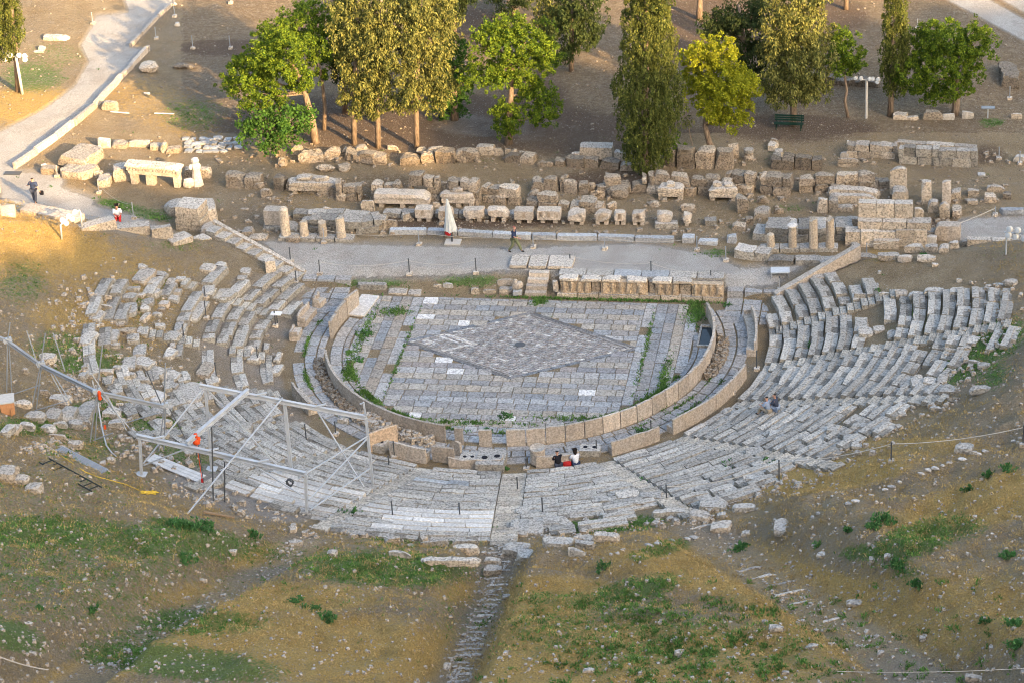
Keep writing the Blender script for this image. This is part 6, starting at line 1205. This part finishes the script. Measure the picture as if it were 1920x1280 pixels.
# rope fence posts
PO=[(768,515,487,'slim black post at the gravel edge, left of the orchestra back'),(893,513,486,'slim black post on the gravel left of the stage steps'),(600,514,490,'slim black post at the left corner of the gravel'),(545,491,466,'slim black post by the foot of the left stair parapet'),(556,531,510,'slim black post standing among the left front seats'),(1069,491,479,'slim black post behind the stage reliefs, left one'),(1221,513,492,'slim black post behind the stage reliefs, middle one'),(1333,527,509,'slim black post behind the right end of the reliefs'),(1462,545,520,'slim post on a stone foot at the foot of the right ramp wall'),(1461,628,602,'slim black post beside the right throne backs'),(1419,693,658,'slim black post at the gap of the right throne backs'),(1374,738,709,'slim post between two right throne backs'),(1306,782,752,'slim dark post in front of the throne backs below the couple'),(1221,812,788,'slim dark post by the throne backs with the weed'),(1119,852,825,'slim dark post right of the seated women'),
 (987,879,860,'slim dark post at the foot of the central stair'),(971,924,894,'slim leaning dark post right of the central stair'),(1018,968,932,'slim dark post on a white foot above the broken seats'),(863,976,942,'slim dark post on the white marble rows, right one'),(737,975,938,'slim dark post on the white marble rows, left one'),(740,857,827,'slim dark post behind the left throne backs'),(730,881,854,'slim leaning dark post on the seats left of the brown slab'),(385,560,540,'white-footed post between the upper left rows'),(387,598,566,'white-footed post on the left earth passage'),(517,612,585,'post with a white information board by the left thrones'),(345,635,610,'white-footed post among the scattered left stones'),(407,715,680,'slim dark post at the end of the left earth passage'),(484,680,650,'slim post low in the left rows'),(575,830,795,'slim dark post on seats under the gantry beam'),(630,815,790,'slim dark post right part under the gantry beam'),
 (1250,942,908,'rope post on a white block at the upper edge of the seats'),(1461,905,862,'rope post on a white block beside the ferns'),(1671,866,828,'rope post on a white block on the dry slope'),(1918,835,797,'rope post at the right photo edge'),(186,363,345,'rope post at the corner of the left path'),(251,410,382,'rope post by the stacked pedestal path'),(108,332,312,'rope post beside the curved fluted fragment'),(608,456,430,'rope post on a stone foot in front of the left columns'),(786,460,434,'rope post on a stone foot below the blue kerb, left'),(1000,465,440,'rope post on a stone foot below the blue kerb, middle'),(1134,468,444,'rope post on a stone foot below the blue kerb, right'),(1307,470,445,'rope post on a stone foot at the end of the blue kerb'),(1361,490,464,'rail post at the left corner of the right foundation'),(1625,484,458,'rope post at the top of the right ramp wall'),(1866,405,390,'rope post beside the coffin-shaped block'),
 (1873,299,278,'short metal post on bare earth at the right, left one'),(1912,308,286,'short metal post at the right photo edge by the fluted piece'),(1893,187,165,'short metal post below the top right wall'),(293,74,54,'thin metal fence post beside the road, middle'),(328,32,14,'thin metal fence post beside the road, upper'),(362,92,70,'thin metal fence post on the slope, left one of three'),(432,92,70,'thin metal fence post on the slope, middle of three'),(433,7,-8,'thin metal fence post at the top edge above the pine'),(174,45,26,'small green post left of the gravel road'),(327,10,-5,'thin metal fence post at the top left edge'),(1720,55,38,'thin metal post between the dark cypress and the right pine')]
TOPS={}
for i,(px,yb_,yt,lab) in enumerate(PO):
    g_=P(px,yb_); s=scl(g_); h=(yb_-yt)/s/.88; e=empty('fence_post',g_,0,lab,'fence post')
    met='dark_steel' if i<34 else 'steel'
    MB().tube([(0,0,0),(0,0,h)],.035,6).build('pole',met,e); MB().lathe((0,0,h),[(.045,0),(.05,.03),(.02,.06)],6).build('cap',met,e)
    rb('foot',.34,.34,.2,'marble' if i!=7 else 'marble',e,(0,0,-.04),0,.01,.2,.2,1.15); TOPS[lab]=(g_+Vector((0,0,h*.93)))
def sag(a,b_,s,n=9): return [a+(b_-a)*(i/n)-Vector((0,0,s*4*(i/n)*(1-i/n))) for i in range(n+1)]
T_=lambda i:TOPS[PO[i][3]]
for a,b_,s,lab in ((30,31,.35,'pale rope sagging over the broken upper seats'),(31,32,.2,'pale rope running from the ferns over the dry slope'),(32,33,.2,'pale rope rising to the right photo edge'),(34,35,.35,'rope beside the left path towards the pedestal'),(37,38,.3,'thin rope in front of the left columns'),(38,39,.3,'thin rope below the blue kerb, left stretch'),(39,40,.3,'thin rope below the blue kerb, middle stretch'),(40,41,.3,'thin rope below the blue kerb, right stretch'),(2,0,.3,'thin rope across the left end of the gravel'),(0,1,.3,'thin rope across the gravel behind the orchestra'),(5,6,.25,'thin rope behind the stage reliefs'),(6,7,.25,'thin rope behind the right end of the reliefs'),(8,9,.1,'thin rope along the right throne backs'),(43,44,.4,'long pale rope in front of the sarcophagus-like block')):
    rope(sag(T_(a),T_(b_),s),.022 if a in(30,31,32,43) else .012,'rope',lab,'rope')
a,b_=P(-5,1257)+Vector((0,0,.8)),P(95,1285)+Vector((0,0,.8)); rope(sag(a,b_,.1),.025,'rope','pale rope crossing the lower left corner','rope'); a,b_=P(1570,1278)+Vector((0,0,.5)),P(1925,1272)+Vector((0,0,.5)); rope(sag(a,b_,.1),.014,'rope','pale rope along the lower right photo edge','rope')
# info board
g_=P(517,612); q=H_(518,588,g_); e=empty('info_board',g_,0,'white tilted information board beside the left thrones','information board'); MB().box(q-g_,(.62,.42,.05)).build('panel','board_white',e); MB().tube([(0.1,.1,0),(0.1,.1,(q-g_).z)],.03,6).build('leg','dark_steel',e)
g_=P(1852,222); e=empty('info_board',g_,0,'dark information board on a single white leg at the right','information board'); MB().box((0,0,.75),(.85,.4,.05)).build('panel','panel_grey',e); MB().tube([(0,0,0),(0,0,.74)],.04,6).build('leg','alu_white',e)
q=P(1460,498); e=empty('glass_table',P(1463,520),R(5),'low glass-topped display case behind the right ramp wall','display case'); MB().box((0,.2,.35),(1.1,.7,.06)).build('glass_top','glass',e); 
for x in (-.5,.5):
    for y in (-.1,.5): MB().box((x,y,.17),(.05,.05,.34)).build('leg','steel',e)
# floodlights
def lampcan(parent,loc,rz,s=.17,mat='white_paint'):
    o=MB().lathe((0,0,0),[(s*.6,-.14),(s,-.08),(s*1.05,.12),(s*.9,.13)],12).build('lamp_housing',mat,parent,None,0,True); o.location=loc; o.rotation_euler=(R(78),0,rz)
    g=MB().lathe((0,0,0),[(s*.85,.132),(s*.3,.15)],10).build('lens','glass',o); return o
g_=P(42,177); t=H_(30,106,g_); e=empty('floodlight_pole',g_,0,'tall pale pole with six round floodlights on a crossbar at the left','floodlight'); 
MB().tube([(0,0,0),t-g_],[.11,.09],10).build('pole','white_paint',e,None,0,True); m_=MB(); d_=t-g_; m_.beam(d_-Vector((.85,0,0)),d_+Vector((.85,0,0)),.08,.08); m_.build('crossbar','white_paint',e)
for x,z in ((-.75,.2),(-.72,-.14),(-.35,.15),(.3,.15),(.68,.12),(.68,-.16)): lampcan(e,d_+Vector((x,-.15,z)),R(10))
g_=P(1624,222); t=H_(1625,150,g_); e=empty('floodlight_pole',g_,0,'greenish pole with six round floodlights on a crossbar in the right park','floodlight')
MB().tube([(0,0,0),t-g_],.09,10).build('pole','concrete',e); d_=t-g_; m_=MB(); m_.beam(d_-Vector((.8,0,0)),d_+Vector((.9,0,0)),.07,.07); m_.build('crossbar','concrete',e)
for x,z in ((-.7,.15),(-.35,.15),(.4,.12),(.75,.1),(.7,-.1),(.2,.12)): lampcan(e,d_+Vector((x,-.1,z)),R(-8),.13,'concrete')
g1,g2=P(116,449),P(154,428); t1,t2=H_(113,420,g1),H_(150,396,g2); e=empty('floodlight_rack',g1,0,'white bent-tube frame with floodlights standing on the lit left slope','floodlight'); m_=MB(); m_.tube([(0,0,0),t1-g1+Vector((0,0,-.1)),t1-g1+Vector((.15,.05,.05)),(t1+t2)/2-g1+Vector((0,0,.08)),t2-g1+Vector((-.05,0,.05)),t2-g1+Vector((0,0,-.1)),g2-g1],.06,8); m_.build('tube_frame','alu_white',e,None,0,True)
for i in range(5): f=.15+.16*i; lampcan(e,(t1+(t2-t1)*f)-g1+Vector((0,-.12,-.15 if i%2 else .18)),R(20),.15)
g1=P(1886,478); t1=H_(1888,436,g1); e=empty('floodlight_stand',g1,0,'white stand with a cluster of floodlights at the right photo edge','floodlight'); MB().tube([(0,0,0),t1-g1],.045,8).build('pole','alu_white',e); m_=MB(); m_.beam(t1-g1-Vector((.15,0,0)),t1-g1+Vector((1.4,0,-.1)),.06,.06); m_.build('crossbar','alu_white',e)
for x,z in ((.15,.25),(.6,.18),(1.05,.12),(.1,-.12),(.5,-.22),(.95,-.3)): lampcan(e,t1-g1+Vector((x,-.1,z)),R(-30),.17)
# bench
g_=P(1479,243); e=empty('park_bench',g_,R(-3),'dark green slatted bench under the tall yellow conifer','bench')
for i in range(3): MB().box((0,-.15+i*.13,.42),(1.9,.1,.04)).build('seat_slat','green_paint',e)
for i in range(3): MB().box((0,.28+.03*i,.55+.14*i),(1.9,.04,.1)).build('back_slat','green_paint',e)
for x in (-.8,.8): m_=MB(); m_.beam((x,-.2,0),(x,-.18,.42),.06,.06); m_.beam((x,.2,0),(x,.36,.9),.06,.06); m_.beam((x,-.2,.40),(x,.25,.40),.06,.05); m_.build('leg','green_paint',e)
# parasol
g_=P(848,456); e=empty('parasol',g_,0,'closed white parasol standing on a square slab beside the blue kerb','parasol'); t=H_(838,374,g_); d_=t-g_; mid=d_*.30
MB().tube([(0,0,.1),d_*.97],.035,8).build('pole','alu_white',e)
V=[];F=[];n=20;lv=9
for i in range(lv):
    f=i/(lv-1); c=mid+(d_-mid)*f; r_=.29*(1-f)**.85+.055
    for k in range(n): a=2*PI*k/n; q=r_*(1+.17*(k%2)*(1-f)); V.append((c.x+q*math.cos(a),c.y+q*math.sin(a),c.z+(.06*math.sin(a*5) if i==0 else 0)))
for i in range(lv-1):
    for k in range(n): F.append((i*n+k,i*n+(k+1)%n,(i+1)*n+(k+1)%n,(i+1)*n+k))
F.append(tuple((lv-1)*n+k for k in range(n))); F.append(tuple(range(n))[::-1]); mesh('folded_canopy',V,F,'canvas',e)
MB().box((.05,0,.06),(.95,.7,.1)).build('base_slab','concrete',e); MB().tube([(0,0,.1),(0,0,.7)],.06,8).build('socket','dark_steel',e)
q=P(842,447); e=empty('folding_chair',q,R(30),'folding chair with red-brown and striped cloths behind the closed parasol','chair')
MB().box((0,0,.42),(.45,.42,.04)).build('seat','wood',e); MB().box((0,.2,.68),(.45,.04,.4)).build('backrest','navy',e)
for x in (-.2,.2):
    for y in (-.18,.18): MB().box((x,y,.2),(.04,.04,.42)).build('leg','wood',e)
rb('cloth',.3,.35,.4,'red_cloth',e,(-.12,-.1,.3),0,.03,.5,.1); rb('cloth',.25,.3,.35,'white_cloth',e,(.1,-.05,.45),0,.03,.5,.1)
# ================================================================ people
def skin(name,V,E_,Rr,mat,parent,sub=1,root=0):
    me=bpy.data.meshes.new(name); me.from_pydata([tuple(v) for v in V],E_,[]); o=bpy.data.objects.new(name,me); link(o,parent); me.materials.append(MAT[mat])
    md=o.modifiers.new('skin','SKIN'); md.use_smooth_shade=True
    for i,r_ in enumerate(Rr):
        sv_=me.skin_vertices[0].data[i]; sv_.radius=(r_,r_) if not isinstance(r_,tuple) else r_; sv_.use_root=(i==root)
    if sub: m2=o.modifiers.new('sub','SUBSURF'); m2.levels=sub; m2.render_levels=sub
    return o
def person(loc,face,label,J,top,bottom,hair='hair',shoes='leather',longhair=False,cap=None,sleeve=.5):
    """J joint dict in metres, facing +X local; whole body one skinned surface, clothes and hair as children"""
    e=empty('person',loc,face,label,'person'); K_=lambda n:Vector(J[n])
    V=[];E_=[];Rr=[];ix={}
    def v(n,p,r_,par=None):
        ix[n]=len(V);V.append(Vector(p));Rr.append(r_)
        if par is not None: E_.append((ix[par],ix[n]))
    v('pel',K_('pel'),.115); v('bel',(K_('pel')*.5+K_('che')*.5),.10,'pel'); v('che',K_('che'),.115,'bel'); v('nec',K_('nec'),.055,'che')
    hd=(K_('hea')-K_('nec')).normalized(); fw=Vector(J.get('fw',(1,0,0))); fw=(fw-hd*fw.dot(hd)).normalized()
    v('jaw',K_('nec')+hd*.09+fw*.02,.07,'nec'); v('hed',K_('nec')+hd*.17,.092,'jaw'); v('top',K_('nec')+hd*.245,.07,'hed'); v('nos',K_('nec')+hd*.15+fw*.115,.014,'hed')
    sd=hd.cross(fw)
    for s,nm in ((1,'l'),(-1,'r')):
        v('ea'+nm,K_('nec')+hd*.15+sd*s*.10,.014,'hed')
        v('sh'+nm,K_('sh'+nm),.05,'che'); v('el'+nm,K_('el'+nm),.04,'sh'+nm); v('wr'+nm,K_('wr'+nm),.028,'el'+nm)
        d=(K_('wr'+nm)-K_('el'+nm)).normalized(); v('pa'+nm,K_('wr'+nm)+d*.07,(.038,.02),'wr'+nm)
        u=d.cross(Vector((0,0,1))); u=u.normalized() if u.length>.1 else Vector((0,1,0)); w_=u.cross(d)
        for k in range(4):
            o_=(k-1.5)*.019; L=(.05,.06,.055,.042)[k]; v('f%d%s'%(k,nm),K_('wr'+nm)+d*.105+u*o_,.0095,'pa'+nm); v('g%d%s'%(k,nm),K_('wr'+nm)+d*(.105+L)+u*o_*1.15-w_*.03,.008,'f%d%s'%(k,nm))
        v('t'+nm,K_('wr'+nm)+d*.05+u*.045,.011,'pa'+nm); v('tt'+nm,K_('wr'+nm)+d*.09+u*.06-w_*.015,.009,'t'+nm)
        v('hi'+nm,K_('hi'+nm),.08,'pel'); v('kn'+nm,K_('kn'+nm),.052,'hi'+nm); v('an'+nm,K_('an'+nm),.042,'kn'+nm); v('to'+nm,K_('to'+nm),.032,'an'+nm)
    skin('body',V,E_,Rr,'skin',e,1)
    # clothes
    m=lambda a,b_,f:K_(a)*(1-f)+K_(b_)*f
    V=[K_('pel')+(K_('che')-K_('pel'))*.05,m('pel','che',.5),K_('che')]+[K_('nec')*.45+K_('che')*.55]; E_=[(0,1),(1,2),(2,3)]; Rr=[.17,.17,.19,.11]
    for nm in 'lr':
        i=len(V); V+=[K_('sh'+nm),m('sh'+nm,'el'+nm,.95)]; Rr+=[.10,.085]; E_+=[(2,i),(i,i+1)]
        if sleeve>=1: V.append(m('el'+nm,'wr'+nm,.95)); Rr.append(.045); E_.append((i+1,i+2))
    skin('shirt',V,E_,Rr,top,e,1)
    V=[K_('pel')];E_=[];Rr=[.17]
    for nm in 'lr':
        i=len(V); V+=[K_('hi'+nm),K_('kn'+nm),m('kn'+nm,'an'+nm,.92)]; Rr+=[.13,.10,.08]; E_+=[(0,i),(i,i+1),(i+1,i+2)]
    skin('trousers',V,E_,Rr,bottom,e,1)
    for nm in 'lr': skin('shoe',[K_('an'+nm)-Vector((.02,0,.01)),K_('to'+nm)+ (K_('to'+nm)-K_('an'+nm)).normalized()*.03],[(0,1)],[.052,.042],shoes,e,1)
    c=K_('nec')+hd*.185-fw*.025; V=[c,c+hd*.07]; Rr=[.125,.09]; E_=[(0,1)]
    if longhair: V+=[c-hd*.12-fw*.05,c-hd*.22-fw*.06]; Rr+=[.075,.05]; E_+=[(0,2),(2,3)]
    skin('hair',V,E_,Rr,cap or hair,e,1)
    for s in (1,-1): MB().lathe(K_('nec')+hd*.165+fw*.086+sd*s*.034-Vector((0,0,.008)),[(.004,0),(.011,.008),(.004,.016)],6).build('eye','leather',e)
    MB().box(K_('nec')+hd*.10+fw*.082,(.02,.045,.01)).build('mouth','red_cloth',e)
    return e
# walker striding to the right
W_=dict(pel=(0,0,.92),che=(.03,0,1.30),nec=(.05,0,1.47),hea=(.08,0,1.7),shl=(.03,.18,1.40),shr=(.03,-.18,1.40),ell=(-.10,.25,1.13),wrl=(.05,.24,.93),elr=(.12,-.24,1.14),wrr=(.38,-.18,1.08),hil=(0,.09,.88),hir=(0,-.09,.88),knl=(.26,.10,.50),anl=(.42,.1,.11),tol=(.58,.1,.08),knr=(-.06,-.1,.48),anr=(-.36,-.1,.10),tor=(-.20,-.1,.03))
wp=P(965,473); person(wp+Vector((-.0,0,0)),R(-14),'man in a cap, navy shirt and olive trousers striding along the gravel path',W_,'navy','olive','grey_hair','leather',cap='cap_cloth')
W2=dict(pel=(0,0,.92),che=(.02,0,1.30),nec=(.04,0,1.47),hea=(.06,0,1.7),shl=(.02,.19,1.40),shr=(.02,-.19,1.40),ell=(.05,.36,1.18),wrl=(.18,.50,1.10),elr=(.0,-.33,1.15),wrr=(.02,-.42,.92),hil=(0,.09,.88),hir=(0,-.09,.88),knl=(.10,.1,.48),anl=(.10,.1,.09),tol=(.26,.1,.05),knr=(.02,-.1,.47),anr=(-.14,-.1,.10),tor=(.0,-.1,.04))
q=P(66,381); pe=person(q,R(80),'man in navy walking away on the left path, bag in hand',W2,'navy','dark_blue_cloth')
o=rb('bag',.28,.14,.28,'black_cloth',None,q+Vector((.47,.1,.55)),0,.02,.4,.1); tag(o,'dark bag held in the hand of the man on the left path','bag')
def sit(z0=.0): return dict(pel=(0,0,.12+z0),che=(.06,0,.50+z0),nec=(.09,0,.67+z0),hea=(.12,0,.9+z0),shl=(.06,.18,.60+z0),shr=(.06,-.18,.60+z0),ell=(.20,.24,.36+z0),wrl=(.42,.14,.36+z0),elr=(.20,-.24,.36+z0),wrr=(.42,-.14,.34+z0),hil=(.02,.09,.11+z0),hir=(.02,-.09,.11+z0),knl=(.45,.12,.22+z0),anl=(.58,.12,-.20+z0),tol=(.73,.12,-.24+z0),knr=(.45,-.12,.20+z0),anr=(.60,-.12,-.20+z0),tor=(.75,-.12,-.24+z0))
def seat_at(px,py,zo=.0): 
    p=P(px,py); r_=math.hypot(p.x,p.y); p.z=K*(r_-13.9)+.30+zo if r_>14.1 else p.z; return p
def toc(p): return math.atan2(-p.y,-p.x)
q=seat_at(1441,785); person(q,R(150),'man in a grey-blue t-shirt sitting on the right seats leaning forward',sit(),'blue_grey_cloth','tan_cloth',shoes='leather')
q=seat_at(1456,780); J2=sit(); J2['fw']=(.7,.7,0); person(q,R(160),'person in dark navy with dark hair sitting close beside the man in grey-blue',J2,'dark_blue_cloth','blue_grey_cloth')
q=seat_at(1047,874); person(q,toc(q)+.2,'seated visitor in a black top, left one of the two at the front seats',sit(),'black_cloth','dark_blue_cloth')
q=seat_at(1080,872); person(q,toc(q)+.1,'seated visitor in a white top, right one of the two at the front seats',sit(),'white_cloth','navy',longhair=True)
q=seat_at(1063,872); o=rb('red_bag',.42,.3,.24,'red_cloth',None,q,0,.03,.6,.1); tag(o,'red bag lying between the two front sitters','bag')
q=P(222,412); J3=sit(.12); pe=person(q,R(-75),'visitor with a dark backpack and red trousers sitting behind the long left ledge',J3,'white_cloth','red_cloth',longhair=True)
o=rb('backpack',.18,.32,.42,'black_cloth',None,q+Vector((.0,.2,.35)),R(-75),.02,.4,.1); tag(o,'dark backpack on the visitor with red trousers','backpack')
# ================================================================ light
S.world=bpy.data.worlds.new('World'); S.world.use_nodes=True; wn=S.world.node_tree; bg=wn.nodes['Background']
sky=wn.nodes.new('ShaderNodeTexSky'); sky.sky_type='NISHITA'; sky.sun_disc=False
SAZ=R(-45); SEL=R(19)   # sun stands behind the viewer's right shoulder
sv=Vector((math.cos(SAZ)*math.cos(SEL),math.sin(SAZ)*math.cos(SEL),math.sin(SEL)))
sky.sun_elevation=SEL; sky.sun_rotation=math.atan2(sv.x,sv.y); sky.dust_density=4.; sky.ozone_density=.3; sky.air_density=1.
wn.links.new(sky.outputs[0],bg.inputs[0]); bg.inputs[1].default_value=.15
sl_=bpy.data.lights.new('sun','SUN'); sl_.energy=3.8; sl_.angle=R(.5); sl_.color=(1.,.66,.31); so=bpy.data.objects.new('sun',sl_); link(so); so.rotation_euler=sv.to_track_quat('Z','Y').to_euler()
S.view_settings.view_transform='Standard'; S.view_settings.look='None'; S.view_settings.exposure=1.95; S.view_settings.gamma=1
S.cycles.max_bounces=5; S.cycles.diffuse_bounces=1; S.cycles.filter_width=1.0; S.cycles.transparent_max_bounces=4
S.cycles.use_denoising=True
# ================================================================ the unseen rock that shades the theatre, crest shaped to set the shadow edge
rs=np.random.RandomState(5); V=[];F=[]; n=330
ln=Vector((57,23,0)).normalized(); nn=Vector((ln.y,-ln.x,0)); org=Vector((71,-101,0))
for i in range(n+1):
    s=-95+ (330)*i/n; p=org+ln*s
    top=74-22.5+.4*math.sin(s*.35)+.5*math.sin(s*.9+1)+.5*math.sin(s*2.1+2)+rs.uniform(-.4,.5)
    top+=2.2+2.2*min(1,max(0,(s-5.5)/3))+3.6*min(1,max(0,(s-35)/6))
    if 32.3<s<34.3: top-=2.2  # notch added to let a patch of sun through
    q=math.sin(s*.2)*1.2
    for dx,z in ((18,5),(7+q,34),(2+q,45),(0,top),(-6,top+.3),(-30,top-3),(-34,5)):
        w=p-nn*dx; V.append((w.x,w.y,z))
for i in range(n):
    for j in range(6): F.append((i*7+j,(i+1)*7+j,(i+1)*7+j+1,i*7+j+1))
F+=[tuple(range(7)),tuple(n*7+j for j in range(7))[::-1]]
o=mesh('rock_cliff',V,F,'breccia'); o['kind']='structure'

GRP={'fence_post':'slim metal posts of the rope fences','rope':'ropes strung between the posts','carved_block':'carved blocks standing in a row on small feet','column':'short fluted columns','loose_stone':'loose seat stones and slabs around the theatre','rock':'rocks on the slopes','stone_block':'stone blocks among the ruins','boulder':'rough boulders among the ruins','ruined_wall':'ruined walls behind the stage','conifer_tree':'yellowish conifers behind the ruins','cypress_tree':'cypresses','pine_tree':'pines','bush':'low bushes on the slope','weed':'weeds between the stones','seating_wedge':'wedges of stone seats around the orchestra','stair_aisle':'stair aisles between the seat wedges','throne_row':'rows of marble thrones','altar_block':'moulded blocks resting on feet','person':'visitors','statue':'sculpture fragments','parapet_wall':'parts of the orchestra parapet','upright_slab':'upright marble slabs','ledge_wall':'pale ledges of the left path','holed_pedestal':'marble pedestals with dark holes','column_plinth':'plinths under the columns','leafy_tree':'leafy trees','floodlight_pole':'floodlight poles','info_board':'information boards','stone_row':'lines of small white stones','hill_stair':'stairs up the bank','pedestal':'pedestals','retaining_kerb':'kerbs of the gravel road','long_plank':'white laths','metal_strip':'metal strips','fern':'ferns','marble_block':'white marble blocks by the chest','grass_clump':'grass clumps','rubble':'rubble heaps','plank':'timber planks'}
from collections import Counter
top=[o for o in S.objects if o.parent is None and 'label' in o and o.get('kind')!='stuff']; cn=Counter(o.name.split('.')[0] for o in top)
for o in top:
    k=o.name.split('.')[0]
    if cn[k]>1 and k in GRP and 'group' not in o: o['group']=GRP[k]
